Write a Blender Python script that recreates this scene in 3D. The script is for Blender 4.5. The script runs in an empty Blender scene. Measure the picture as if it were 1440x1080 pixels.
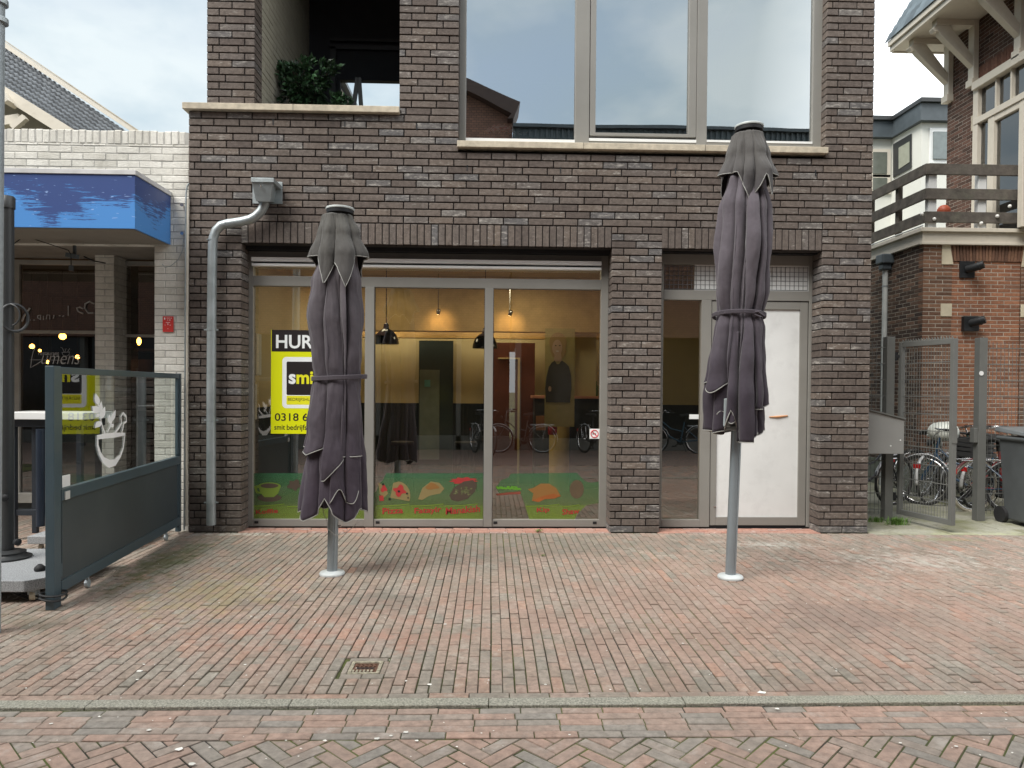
import bpy, math, random
from mathutils import Vector, Matrix, noise
random.seed(7)
R = random.random
def U(a, b): return a + (b - a) * R()
S = bpy.context.scene
COL = S.collection
# ---------------------------------------------------------------- camera
CAM = Vector((0, -7.8, 1.6)); FPX = 990.0; CX, CY = 720.0, 560.0
YAW, PIT, ROL = 0.030, -0.014, 0.0075
Fw = Vector((math.sin(YAW) * math.cos(PIT), math.cos(YAW) * math.cos(PIT), math.sin(PIT)))
R0 = Vector((math.cos(YAW), -math.sin(YAW), 0)); U0 = R0.cross(Fw)
Rt = R0 * math.cos(ROL) + U0 * math.sin(ROL); Up = U0 * math.cos(ROL) - R0 * math.sin(ROL)
cd = bpy.data.cameras.new('camera'); cam = bpy.data.objects.new('camera', cd); COL.objects.link(cam)
m3 = Matrix((Rt, Up, -Fw)).transposed()
cam.matrix_world = Matrix.Translation(CAM) @ m3.to_4x4()
cd.sensor_fit = 'HORIZONTAL'; cd.sensor_width = 36; cd.lens = FPX / 1440 * 36
cd.shift_y = (CY - 540) / 1440; cd.clip_start = 0.05; cd.clip_end = 600
S.camera = cam
def ray(px, py): return Fw + Rt * ((px - CX) / FPX) - Up * ((py - CY) / FPX)
def at(px, py, Y):
    d = ray(px, py); return CAM + d * ((Y - CAM.y) / d.y)
def atx(px, py, X):
    d = ray(px, py); return CAM + d * ((X - CAM.x) / d.x)
def atz(px, py, Z=0.0):
    d = ray(px, py); return CAM + d * ((Z - CAM.z) / d.z)
# ---------------------------------------------------------------- world and sun
SUN_EL, SUN_AZ = math.radians(53), math.radians(228)     # azimuth clockwise from +y
w = bpy.data.worlds.new('World'); S.world = w; w.use_nodes = True
nt = w.node_tree; N = nt.nodes; L = nt.links
bg = N['Background']; sky = N.new('ShaderNodeTexSky'); sky.sky_type = 'NISHITA'; sky.sun_disc = False
sky.sun_elevation = SUN_EL; sky.sun_rotation = SUN_AZ; sky.air_density = 1.0; sky.dust_density = 2.0
tc = N.new('ShaderNodeTexCoord'); mp = N.new('ShaderNodeMapping'); mp.inputs['Scale'].default_value = (1, 1, 1.9)
mp.inputs['Location'].default_value = (0.35, 0.1, 0.2)
n1 = N.new('ShaderNodeTexNoise'); n1.inputs['Scale'].default_value = 2.1; n1.inputs['Detail'].default_value = 7; n1.inputs['Roughness'].default_value = 0.52
n1.inputs['Distortion'].default_value = 0.35
cr = N.new('ShaderNodeValToRGB'); cr.color_ramp.elements[0].position = 0.30; cr.color_ramp.elements[1].position = 0.54
cr.color_ramp.elements[0].color = (0.55, 0.55, 0.55, 1)
n2 = N.new('ShaderNodeTexNoise'); n2.inputs['Scale'].default_value = 4.5; n2.inputs['Detail'].default_value = 6
cr2 = N.new('ShaderNodeValToRGB'); cr2.color_ramp.elements[0].position = 0.40; cr2.color_ramp.elements[1].position = 0.60
cr2.color_ramp.elements[0].color = (3.1, 3.85, 4.35, 1); cr2.color_ramp.elements[1].color = (4.6, 5.1, 5.3, 1)
# brighter overcast towards the east (right of the street)
sep = N.new('ShaderNodeSeparateXYZ'); mr = N.new('ShaderNodeMapRange')
mr.inputs['From Min'].default_value = 0.32; mr.inputs['From Max'].default_value = 0.55; mr.inputs['To Min'].default_value = 0.0; mr.inputs['To Max'].default_value = 1.0
mx = N.new('ShaderNodeMixRGB'); mx2 = N.new('ShaderNodeMixRGB'); mx2.inputs[2].default_value = (13.5, 13.8, 14.0, 1)
L.new(tc.outputs['Generated'], mp.inputs['Vector']); L.new(mp.outputs['Vector'], n1.inputs['Vector']); L.new(mp.outputs['Vector'], n2.inputs['Vector'])
L.new(n1.outputs['Fac'], cr.inputs['Fac']); L.new(n2.outputs['Fac'], cr2.inputs['Fac'])
L.new(cr.outputs['Color'], mx.inputs['Fac']); L.new(sky.outputs['Color'], mx.inputs[1]); L.new(cr2.outputs['Color'], mx.inputs[2])
L.new(tc.outputs['Generated'], sep.inputs[0]); L.new(sep.outputs['X'], mr.inputs['Value'])
L.new(mr.outputs['Result'], mx2.inputs['Fac']); L.new(mx.outputs['Color'], mx2.inputs[1]); L.new(mx2.outputs['Color'], bg.inputs['Color'])
bg.inputs['Strength'].default_value = 0.11
sl = bpy.data.lights.new('sun', 'SUN'); sl.energy = 3.3; sl.angle = math.radians(38); sl.color = (1.0, 0.965, 0.91)
so = bpy.data.objects.new('sun', sl); COL.objects.link(so)
sd = Vector((math.sin(SUN_AZ) * math.cos(SUN_EL), math.cos(SUN_AZ) * math.cos(SUN_EL), math.sin(SUN_EL)))
so.rotation_euler = sd.to_track_quat('Z', 'Y').to_euler(); so.location = sd * 30
S.view_settings.view_transform = 'Standard'; S.view_settings.look = 'None'; S.view_settings.exposure = 0.76; S.view_settings.gamma = 1
S.view_settings.use_curve_mapping = False
# ---------------------------------------------------------------- helpers
class MB:
    def __init__(s): s.v = []; s.f = []; s.uv = None
    def add(s, vs, fs):
        o = len(s.v); s.v += [tuple(p) for p in vs]; s.f += [tuple(i + o for i in f) for f in fs]
    def box(s, x0, x1, y0, y1, z0, z1, rot=0, piv=None):
        vs = [(x, y, z) for z in (z0, z1) for y in (y0, y1) for x in (x0, x1)]
        if rot:
            px, py = piv or ((x0 + x1) / 2, (y0 + y1) / 2); c, q = math.cos(rot), math.sin(rot)
            vs = [(px + (x - px) * c - (y - py) * q, py + (x - px) * q + (y - py) * c, z) for x, y, z in vs]
        s.add(vs, [(0, 2, 3, 1), (4, 5, 7, 6), (0, 1, 5, 4), (2, 6, 7, 3), (0, 4, 6, 2), (1, 3, 7, 5)]); return s
    def obox(s, c, a, b, d):   # centre, three half vectors
        c = Vector(c); a = Vector(a); b = Vector(b); d = Vector(d)
        vs = [c + a * i + b * j + d * k for k in (-1, 1) for j in (-1, 1) for i in (-1, 1)]
        s.add(vs, [(0, 2, 3, 1), (4, 5, 7, 6), (0, 1, 5, 4), (2, 6, 7, 3), (0, 4, 6, 2), (1, 3, 7, 5)]); return s
    def prism(s, pts, d):      # polygon of points (3D), extruded by vector d
        d = Vector(d); n = len(pts); P = [Vector(p) for p in pts]
        s.add(P + [p + d for p in P], [tuple(range(n - 1, -1, -1)), tuple(range(n, 2 * n))] + [(i, (i + 1) % n, (i + 1) % n + n, i + n) for i in range(n)]); return s
    def bar(s, a, b, w, h=None, up=(0, 0, 1)):
        a = Vector(a); b = Vector(b); h = h or w; d = (b - a); t = d.normalized()
        u = t.cross(Vector(up)); 
        if u.length < 1e-4: u = t.cross(Vector((1, 0, 0)))
        u.normalize(); v = u.cross(t).normalized()
        return s.obox((a + b) / 2, d / 2, u * w / 2, v * h / 2)
    def tube(s, pts, r, n=10, closed=False, cap=True, rr=None):
        P = [Vector(p) for p in pts]; m = len(P); rings = []
        u = None
        for i in range(m):
            if closed: t = (P[(i + 1) % m] - P[i - 1])
            else: t = P[min(i + 1, m - 1)] - P[max(i - 1, 0)]
            t.normalize()
            if u is None:
                u = t.cross(Vector((0, 0, 1)));
                if u.length < 1e-3: u = t.cross(Vector((1, 0, 0)))
            u = (u - t * u.dot(t)); u.normalize(); v = t.cross(u)
            q = rr[i] if rr else r
            rings.append([P[i] + (u * math.cos(a) + v * math.sin(a)) * q for a in [2 * math.pi * k / n for k in range(n)]])
        vs = [p for g in rings for p in g]; fs = []
        for i in range(m if closed else m - 1):
            j = (i + 1) % m
            for k in range(n): fs.append((i * n + k, i * n + (k + 1) % n, j * n + (k + 1) % n, j * n + k))
        if cap and not closed: fs += [tuple(range(n - 1, -1, -1)), tuple((m - 1) * n + k for k in range(n))]
        s.add(vs, fs); return s
    def lathe(s, prof, c=(0, 0, 0), n=32, axis=None):   # prof list of (r, z)
        c = Vector(c); q = Matrix.Identity(3) if axis is None else Vector(axis).to_track_quat('Z', 'Y').to_matrix()
        vs = [c + q @ Vector((r * math.cos(2 * math.pi * k / n), r * math.sin(2 * math.pi * k / n), z)) for r, z in prof for k in range(n)]
        fs = [(i * n + k, i * n + (k + 1) % n, (i + 1) * n + (k + 1) % n, (i + 1) * n + k) for i in range(len(prof) - 1) for k in range(n)]
        s.add(vs, fs + [tuple(range(n - 1, -1, -1)), tuple((len(prof) - 1) * n + k for k in range(n))]); return s
    def sheet(s, grid):
        h = len(grid); w_ = len(grid[0]); s.add([p for r in grid for p in r], [(i * w_ + j, i * w_ + j + 1, (i + 1) * w_ + j + 1, (i + 1) * w_ + j) for i in range(h - 1) for j in range(w_ - 1)]); return s
    def build(s, name, mat, parent=None, bevel=0, smooth=False, solid=0, sub=0):
        off = Vector((0, 0, 0)); p = parent
        while p is not None: off += p.location; p = p.parent
        me = bpy.data.meshes.new(name); me.from_pydata([(x - off.x, y - off.y, z - off.z) for x, y, z in s.v], [], s.f)
        if smooth: me.polygons.foreach_set('use_smooth', [True] * len(me.polygons))
        me.materials.append(mat); o = bpy.data.objects.new(name, me); COL.objects.link(o); o.parent = parent
        if solid: md = o.modifiers.new('solidify', 'SOLIDIFY'); md.thickness = solid; md.offset = 0
        if bevel: md = o.modifiers.new('bevel', 'BEVEL'); md.width = bevel; md.segments = 2; md.limit_method = 'ANGLE'; md.angle_limit = math.radians(40)
        if smooth and not solid:
            try: me.set_sharp_from_angle(angle=math.radians(50))
            except Exception: pass
        return o
def build_each(mb, name, m, parent=None, **kw):
    """every connected piece becomes an object of its own"""
    par = list(range(len(mb.v)))
    def find(i):
        while par[i] != i: par[i] = par[par[i]]; i = par[i]
        return i
    for f in mb.f:
        for j in f[1:]: par[find(j)] = find(f[0])
    groups = {}
    for f in mb.f: groups.setdefault(find(f[0]), []).append(f)
    out = []
    for fs in groups.values():
        idx = sorted({i for f in fs for i in f}); mp = {i: k for k, i in enumerate(idx)}; n = MB(); n.v = [mb.v[i] for i in idx]; n.f = [tuple(mp[i] for i in f) for f in fs]; out.append(n.build(name, m, parent, **kw))
    return out
def thing(name, label, cat, loc=(0, 0, 0), group=None):
    o = bpy.data.objects.new(name, None); COL.objects.link(o); o.location = loc; o.empty_display_size = 0.1
    o['label'] = label; o['category'] = cat
    if group: o['group'] = group
    return o
def tag(o, label, cat, group=None, kind=None):
    if label: o['label'] = label
    if cat: o['category'] = cat
    if group: o['group'] = group
    if kind: o['kind'] = kind
    return o
def struct(o): o['kind'] = 'structure'; return o
def recentre(o):
    me = o.data; c = Vector((0, 0, 0)); 
    xs = [v.co for v in me.vertices]; mn = Vector([min(p[i] for p in xs) for i in range(3)]); mxx = Vector([max(p[i] for p in xs) for i in range(3)])
    c = Vector(((mn.x + mxx.x) / 2, (mn.y + mxx.y) / 2, mn.z)); me.transform(Matrix.Translation(-c)); o.location = c; return o
def dup(root, loc, rotz=0, label=None, group=None):
    def cp(o, par):
        c = o.copy(); COL.objects.link(c); c.parent = par
        for ch in list(o.children): cp(ch, c)
        return c
    r = cp(root, None); r.location = loc; r.rotation_euler = (0, 0, rotz)
    if label: r['label'] = label
    if group: r['group'] = group
    return r
# ---------------------------------------------------------------- materials
def mat(name, col, rough=0.6, metal=0.0, var=0.12, vscale=6.0, bump=0.0, bscale=60.0, spec=0.5, island=0.0, dirt=None, dscale=3.0, damt=0.5, sheen=0.0, coat=0.0):
    m = bpy.data.materials.new(name); m.use_nodes = True; t = m.node_tree; n = t.nodes; l = t.links
    b = n['Principled BSDF']; b.inputs['Roughness'].default_value = rough; b.inputs['Metallic'].default_value = metal
    b.inputs['Specular IOR Level'].default_value = spec
    if sheen: b.inputs['Sheen Weight'].default_value = sheen
    if coat: b.inputs['Coat Weight'].default_value = coat
    c = tuple(col) + (1,)
    tcn = n.new('ShaderNodeTexCoord'); no = n.new('ShaderNodeTexNoise'); no.inputs['Scale'].default_value = vscale; no.inputs['Detail'].default_value = 6
    l.new(tcn.outputs['Object'], no.inputs['Vector'])
    hs = n.new('ShaderNodeHueSaturation'); hs.inputs['Color'].default_value = c
    ma = n.new('ShaderNodeMapRange'); ma.inputs['From Min'].default_value = 0.3; ma.inputs['From Max'].default_value = 0.7
    ma.inputs['To Min'].default_value = 1 - var; ma.inputs['To Max'].default_value = 1 + var
    l.new(no.outputs['Fac'], ma.inputs['Value'])
    if island:
        g = n.new('ShaderNodeNewGeometry'); mi = n.new('ShaderNodeMapRange'); mi.inputs['To Min'].default_value = 1 - island; mi.inputs['To Max'].default_value = 1 + island
        mu = n.new('ShaderNodeMath'); mu.operation = 'MULTIPLY'
        l.new(g.outputs['Random Per Island'], mi.inputs['Value']); l.new(mi.outputs['Result'], mu.inputs[0]); l.new(ma.outputs['Result'], mu.inputs[1]); l.new(mu.outputs[0], hs.inputs['Value'])
    else: l.new(ma.outputs['Result'], hs.inputs['Value'])
    out = hs.outputs['Color']
    if dirt:
        nd = n.new('ShaderNodeTexNoise'); nd.inputs['Scale'].default_value = dscale; nd.inputs['Detail'].default_value = 8; nd.inputs['Roughness'].default_value = 0.65
        l.new(tcn.outputs['Object'], nd.inputs['Vector'])
        rd = n.new('ShaderNodeMapRange'); rd.inputs['From Min'].default_value = 0.5; rd.inputs['From Max'].default_value = 0.72; rd.inputs['To Max'].default_value = damt
        l.new(nd.outputs['Fac'], rd.inputs['Value'])
        mm = n.new('ShaderNodeMixRGB'); mm.inputs[2].default_value = tuple(dirt) + (1,); l.new(rd.outputs['Result'], mm.inputs['Fac']); l.new(out, mm.inputs[1]); out = mm.outputs['Color']
    l.new(out, b.inputs['Base Color'])
    if bump:
        nb = n.new('ShaderNodeTexNoise'); nb.inputs['Scale'].default_value = bscale; nb.inputs['Detail'].default_value = 5; l.new(tcn.outputs['Object'], nb.inputs['Vector'])
        bp = n.new('ShaderNodeBump'); bp.inputs['Strength'].default_value = bump; bp.inputs['Distance'].default_value = 0.01
        l.new(nb.outputs['Fac'], bp.inputs['Height']); l.new(bp.outputs['Normal'], b.inputs['Normal'])
    return m
def brickmat(name, cols, rough=0.85, bump=0.5, white=0.0, whitecol=(0.55, 0.53, 0.5), dirtcol=None, dirtamt=0.0, dirtscale=1.2, nvar=0.28, wscale=(9, 9, 30), stain=None, streak=0.0):
    m = bpy.data.materials.new(name); m.use_nodes = True; t = m.node_tree; n = t.nodes; l = t.links
    b = n['Principled BSDF']; b.inputs['Roughness'].default_value = rough; b.inputs['Specular IOR Level'].default_value = 0.25
    g = n.new('ShaderNodeNewGeometry'); ramp = n.new('ShaderNodeValToRGB'); e = ramp.color_ramp.elements; ramp.color_ramp.interpolation = 'LINEAR'
    while len(e) < len(cols): e.new(0.5)
    for i, (p, c) in enumerate(cols): e[i].position = p; e[i].color = tuple(c) + (1,)
    l.new(g.outputs['Random Per Island'], ramp.inputs['Fac'])
    tcn = n.new('ShaderNodeTexCoord'); no = n.new('ShaderNodeTexNoise'); no.inputs['Scale'].default_value = 22; no.inputs['Detail'].default_value = 7; no.inputs['Roughness'].default_value = 0.7
    l.new(tcn.outputs['Object'], no.inputs['Vector'])
    ma = n.new('ShaderNodeMapRange'); ma.inputs['From Min'].default_value = 0.3; ma.inputs['From Max'].default_value = 0.7; ma.inputs['To Min'].default_value = 1 - nvar; ma.inputs['To Max'].default_value = 1 + nvar
    l.new(no.outputs['Fac'], ma.inputs['Value']); hs = n.new('ShaderNodeHueSaturation'); l.new(ramp.outputs['Color'], hs.inputs['Color']); l.new(ma.outputs['Result'], hs.inputs['Value'])
    out = hs.outputs['Color']
    if dirtcol:
        nd = n.new('ShaderNodeTexNoise'); nd.inputs['Scale'].default_value = dirtscale; nd.inputs['Detail'].default_value = 9; nd.inputs['Roughness'].default_value = 0.65; l.new(tcn.outputs['Object'], nd.inputs['Vector'])
        rd = n.new('ShaderNodeMapRange'); rd.inputs['From Min'].default_value = 0.45; rd.inputs['From Max'].default_value = 0.7; rd.inputs['To Max'].default_value = dirtamt; l.new(nd.outputs['Fac'], rd.inputs['Value'])
        mm = n.new('ShaderNodeMixRGB'); mm.inputs[2].default_value = tuple(dirtcol) + (1,); l.new(rd.outputs['Result'], mm.inputs['Fac']); l.new(out, mm.inputs[1]); out = mm.outputs['Color']
    if streak:
        mps = n.new('ShaderNodeMapping'); mps.inputs['Scale'].default_value = (3.2, 3.2, .35); l.new(tcn.outputs['Object'], mps.inputs['Vector'])
        ns = n.new('ShaderNodeTexNoise'); ns.inputs['Scale'].default_value = 1.0; ns.inputs['Detail'].default_value = 9; ns.inputs['Roughness'].default_value = .7; l.new(mps.outputs['Vector'], ns.inputs['Vector'])
        rs_ = n.new('ShaderNodeMapRange'); rs_.inputs['From Min'].default_value = .48; rs_.inputs['From Max'].default_value = .68; rs_.inputs['To Max'].default_value = streak; l.new(ns.outputs['Fac'], rs_.inputs['Value'])
        ms_ = n.new('ShaderNodeMixRGB'); ms_.blend_type = 'MULTIPLY'; ms_.inputs[2].default_value = (.45, .42, .38, 1); l.new(rs_.outputs['Result'], ms_.inputs['Fac']); l.new(out, ms_.inputs[1]); out = ms_.outputs['Color']
    if white:
        mpn = n.new('ShaderNodeMapping'); mpn.inputs['Scale'].default_value = wscale; l.new(tcn.outputs['Object'], mpn.inputs['Vector'])
        nw = n.new('ShaderNodeTexNoise'); nw.inputs['Scale'].default_value = 1.0; nw.inputs['Detail'].default_value = 8; nw.inputs['Roughness'].default_value = 0.75; l.new(mpn.outputs['Vector'], nw.inputs['Vector'])
        # only some bricks carry the pale bloom
        add = n.new('ShaderNodeMath'); add.operation = 'MULTIPLY_ADD'; add.inputs[1].default_value = 0.16; l.new(g.outputs['Random Per Island'], add.inputs[0]); l.new(nw.outputs['Fac'], add.inputs[2])
        rw = n.new('ShaderNodeMapRange'); rw.inputs['From Min'].default_value = 0.66; rw.inputs['From Max'].default_value = 0.80; rw.inputs['To Max'].default_value = white; l.new(add.outputs[0], rw.inputs['Value'])
        mw = n.new('ShaderNodeMixRGB'); mw.inputs[2].default_value = tuple(whitecol) + (1,); l.new(rw.outputs['Result'], mw.inputs['Fac']); l.new(out, mw.inputs[1]); out = mw.outputs['Color']
    for (cx, cy, sx, sy, sc, thr, col, amt) in (stain or []):   # worn patches with a place of their own: centre, radii
        mpn = n.new('ShaderNodeMapping'); mpn.vector_type = 'POINT'; mpn.inputs['Location'].default_value = (-cx / sx, -cy / sy, 0); mpn.inputs['Scale'].default_value = (1 / sx, 1 / sy, 0)
        l.new(tcn.outputs['Object'], mpn.inputs['Vector']); le = n.new('ShaderNodeVectorMath'); le.operation = 'LENGTH'; l.new(mpn.outputs['Vector'], le.inputs[0])
        nn = n.new('ShaderNodeTexNoise'); nn.inputs['Scale'].default_value = sc; nn.inputs['Detail'].default_value = 8; nn.inputs['Roughness'].default_value = 0.7; l.new(tcn.outputs['Object'], nn.inputs['Vector'])
        su = n.new('ShaderNodeMath'); su.operation = 'MULTIPLY_ADD'; su.inputs[1].default_value = -0.28; l.new(le.outputs['Value'], su.inputs[0]); l.new(nn.outputs['Fac'], su.inputs[2])
        rr = n.new('ShaderNodeMapRange'); rr.inputs['From Min'].default_value = thr; rr.inputs['From Max'].default_value = thr + 0.16; rr.inputs['To Max'].default_value = amt; l.new(su.outputs[0], rr.inputs['Value'])
        mw = n.new('ShaderNodeMixRGB'); mw.inputs[2].default_value = tuple(col) + (1,); l.new(rr.outputs['Result'], mw.inputs['Fac']); l.new(out, mw.inputs[1]); out = mw.outputs['Color']
    l.new(out, b.inputs['Base Color'])
    nb = n.new('ShaderNodeTexNoise'); nb.inputs['Scale'].default_value = 55; nb.inputs['Detail'].default_value = 6; nb.inputs['Roughness'].default_value = 0.7; l.new(tcn.outputs['Object'], nb.inputs['Vector'])
    bp = n.new('ShaderNodeBump'); bp.inputs['Strength'].default_value = bump; bp.inputs['Distance'].default_value = 0.012
    l.new(nb.outputs['Fac'], bp.inputs['Height']); l.new(bp.outputs['Normal'], b.inputs['Normal'])
    return m
def glassmat(name, fac, tint=(1, 1, 1), rough=0.0, gcol=(1, 1, 1), wave=0.0):
    m = bpy.data.materials.new(name); m.use_nodes = True; t = m.node_tree; n = t.nodes; l = t.links
    n.remove(n['Principled BSDF']); o = n['Material Output']; a = n.new('ShaderNodeBsdfTransparent'); a.inputs['Color'].default_value = tuple(tint) + (1,)
    g = n.new('ShaderNodeBsdfGlossy'); g.inputs['Roughness'].default_value = rough; g.inputs['Color'].default_value = tuple(gcol) + (1,)
    fr = n.new('ShaderNodeFresnel'); fr.inputs['IOR'].default_value = 1.5
    ad = n.new('ShaderNodeMath'); ad.operation = 'ADD'; ad.inputs[1].default_value = fac - 0.04; ad.use_clamp = True; l.new(fr.outputs[0], ad.inputs[0])
    mxn = n.new('ShaderNodeMixShader'); l.new(ad.outputs[0], mxn.inputs[0]); l.new(a.outputs[0], mxn.inputs[1]); l.new(g.outputs[0], mxn.inputs[2]); l.new(mxn.outputs[0], o.inputs['Surface'])
    if wave:
        tcn = n.new('ShaderNodeTexCoord'); no = n.new('ShaderNodeTexNoise'); no.inputs['Scale'].default_value = 1.3; no.inputs['Detail'].default_value = 1; l.new(tcn.outputs['Object'], no.inputs['Vector'])
        bp = n.new('ShaderNodeBump'); bp.inputs['Strength'].default_value = 1; bp.inputs['Distance'].default_value = wave; l.new(no.outputs['Fac'], bp.inputs['Height']); l.new(bp.outputs['Normal'], g.inputs['Normal'])
    return m
def emitmat(name, col, st):
    m = bpy.data.materials.new(name); m.use_nodes = True; b = m.node_tree.nodes['Principled BSDF']; b.inputs['Emission Color'].default_value = tuple(col) + (1,); b.inputs['Emission Strength'].default_value = st; b.inputs['Base Color'].default_value = tuple(col) + (1,)
    return m
def flat(name, col, rough=0.5, alpha=1.0):
    m = bpy.data.materials.new(name); m.use_nodes = True; b = m.node_tree.nodes['Principled BSDF']; b.inputs['Base Color'].default_value = tuple(col) + (1,); b.inputs['Roughness'].default_value = rough
    if alpha < 1: b.inputs['Alpha'].default_value = alpha
    return m
def textmesh(mb, s, x0, x1, z0, z1, y, fat=0.0, shear=0.0, up=0.0, mapf=None):
    """lettering fitted to the box x0..x1, z0..z1 on the plane y, rising by `up` from left to right"""
    c = bpy.data.curves.new('t', 'FONT'); c.body = s; c.size = 1; c.offset = fat; c.shear = shear; c.resolution_u = 4
    o = bpy.data.objects.new('t', c); COL.objects.link(o); bpy.context.view_layer.update()
    me = bpy.data.meshes.new_from_object(o); bpy.data.objects.remove(o)
    xs = [v.co.x for v in me.vertices]; ys = [v.co.y for v in me.vertices]; a, b_, p, q = min(xs), max(xs), min(ys), max(ys)
    vs = []
    for v in me.vertices:
        u = (v.co.x - a) / (b_ - a); t = (v.co.y - p) / (q - p); P = Vector((x0 + u * (x1 - x0), y, z0 + t * (z1 - z0) + u * up)); vs.append(mapf(P) if mapf else P)
    mb.add(vs, [tuple(pl.vertices) for pl in me.polygons]); bpy.data.meshes.remove(me)
def brick(mb, O, u, v, n, lu, lv, dep, ch=0.004, j=0.0012, jn=0.002, rj=True):
    """one brick: O its outer lower-left corner on the face plane, n pointing out"""
    q = U(-jn, jn); O = O + n * q
    a = [O + u * (s[0] * lu + (ch if s[0] == 0 else -ch) + U(-j, j)) + v * (s[1] * lv + (ch if s[1] == 0 else -ch) + U(-j, j)) for s in ((0, 0), (1, 0), (1, 1), (0, 1))]
    c = [O + u * (s[0] * lu) + v * (s[1] * lv) - n * ch for s in ((0, 0), (1, 0), (1, 1), (0, 1))]
    d = [p - n * dep for p in c]
    mb.add(a + c + d, [(0, 1, 2, 3), (4, 5, 1, 0), (5, 6, 2, 1), (6, 7, 3, 2), (7, 4, 0, 3), (8, 9, 5, 4), (9, 10, 6, 5), (10, 11, 7, 6), (11, 8, 4, 7)])
def brickwall(mb, mort, O, u, v, n, W, H, course=0.0793, blen=0.262, jt=0.013, dep=0.05, opens=(), deep=None, ch=0.004, j=0.0012, jn=0.002, mo=0.012, phase=0, edge=False, pat=None):
    """running bond on the rectangle O + u*W + v*H, around openings (u0,u1,v0,v1)"""
    rows = int(math.ceil(H / course - 1e-6)); deep = deep or dep
    for r in range(rows):
        v0 = r * course; v1 = min(v0 + course - jt, H)
        if v1 - v0 < 0.02: continue
        cuts = [(0, W)]
        for (a, b, c, d) in opens:
            if v0 + course * 0.5 > c and v0 + course * 0.5 < d:
                nx = []
                for (p, q) in cuts:
                    if b <= p or a >= q: nx.append((p, q)); continue
                    if a > p: nx.append((p, a))
                    if b < q: nx.append((b, q))
                cuts = nx
        for (p, q) in cuts:
            x = p; first = True; k = 0
            sh = ((r + phase) % 2) * (blen + jt) / 2
            if pat: sh = pat[(r + phase) % len(pat)] * (blen + jt)
            while x < q - 0.01:
                l = blen - sh if (first and sh) else blen
                if first and sh: l = sh - jt if sh > 0.05 else blen
                if q - (x + l) < 0.07: l = q - x
                l = min(l, q - x)
                isedge = (first or x + l >= q - 1e-6)
                brick(mb, O + u * x + v * v0, u, v, n, l, v1 - v0, (deep if isedge else dep), ch, j, jn)
                x += l + jt; first = False
    # mortar
    us = sorted({0.0, W} | {min(max(t, 0), W) for o in opens for t in o[:2]}); vs = sorted({0.0, H} | {min(max(t, 0), H) for o in opens for t in o[2:]})
    for i in range(len(us) - 1):
        for k in range(len(vs) - 1):
            cu, cv = (us[i] + us[i + 1]) / 2, (vs[k] + vs[k + 1]) / 2
            if any(a < cu < b and c < cv < d for a, b, c, d in opens): continue
            P = O - n * mo
            mort.add([P + u * us[i] + v * vs[k], P + u * us[i + 1] + v * vs[k], P + u * us[i + 1] + v * vs[k + 1], P + u * us[i] + v * vs[k + 1]], [(0, 1, 2, 3)])
    for (a, b, c, d) in opens:
        e = 0.008; P = O - n * mo
        if a < 0 or d > H: 
            if a < 0: mort.add([P + u * (b + e) + v * c, P + u * (b + e) + v * min(d, H), P + u * (b + e) + v * min(d, H) - n * deep, P + u * (b + e) + v * c - n * deep], [(0, 1, 2, 3)])
            continue
        c = max(c, 0)
        for (p0, p1) in (((a - e, c), (a - e, d)), ((b + e, c), (b + e, d)), ((a, d + e), (b, d + e)), ((a, c - e), (b, c - e))):
            A = P + u * p0[0] + v * p0[1]; B = P + u * p1[0] + v * p1[1]
            mort.add([A, B, B - n * deep, A - n * deep], [(0, 1, 2, 3)])
X, Y, Z = Vector((1, 0, 0)), Vector((0, 1, 0)), Vector((0, 0, 1))
# ---------------------------------------------------------------- materials in use
M = {}
M['dbrick'] = brickmat('dark_brown_brick', [(0, (.100, .080, .070)), (.18, (.128, .105, .092)), (.4, (.148, .121, .104)), (.6, (.134, .113, .101)), (.8, (.162, .130, .108)), (.93, (.122, .117, .117)), (1, (.175, .16, .147))], white=0.75, whitecol=(.46, .43, .39), dirtcol=(.075, .062, .055), dirtamt=.4, dirtscale=.8, nvar=.38, streak=.38)
M['dmortar'] = mat('dark_mortar', (.032, .027, .025), .95, bump=.5)
M['wbrick'] = brickmat('white_painted_brick', [(0, (.62, .60, .54)), (.5, (.70, .68, .62)), (1, (.77, .75, .69))], nvar=.10, bump=.7, dirtcol=(.36, .35, .30), dirtamt=.35, dirtscale=1.6, streak=.35)
M['wmortar'] = mat('white_painted_joint', (.42, .41, .38), .9, var=.2)
M['rbrick'] = brickmat('orange_red_brick', [(0, (.20, .085, .050)), (.4, (.27, .12, .068)), (.8, (.32, .145, .082)), (1, (.18, .095, .065))], nvar=.25, dirtcol=(.12, .075, .055), dirtamt=.4, dirtscale=1.3)
M['rbrick2'] = brickmat('brown_red_brick', [(0, (.11, .062, .042)), (.5, (.165, .088, .058)), (1, (.22, .12, .075))], nvar=.25)
M['lmortar'] = mat('pale_mortar', (.40, .36, .30), .95, var=.2)
M['stone'] = mat('pale_sandstone', (.50, .44, .34), .85, var=.18, vscale=14, bump=.4, bscale=90, dirt=(.24, .21, .16), dscale=5, damt=.5)
M['frame'] = mat('taupe_coated_aluminium', (.235, .228, .208), .42, var=.06, vscale=2, dirt=(.19, .18, .16), dscale=2.5, damt=.35)
M['black'] = mat('black_gap', (.008, .009, .011), .6)
M['white'] = mat('white_plastic', (.72, .73, .72), .45, var=.03)
M['zinc'] = mat('weathered_zinc', (.36, .40, .41), .45, metal=.55, var=.18, vscale=5, dirt=(.24, .28, .28), dscale=7, damt=.6, bump=.1)
M['glass_up'] = glassmat('mirror_window_glass', .60, (.95, .97, .97), gcol=(.95, .98, .98), wave=.0012)
M['glass_shop'] = glassmat('shop_window_glass', .30, (.86, .88, .80), gcol=(1, .97, .93), wave=.0006)
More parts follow.
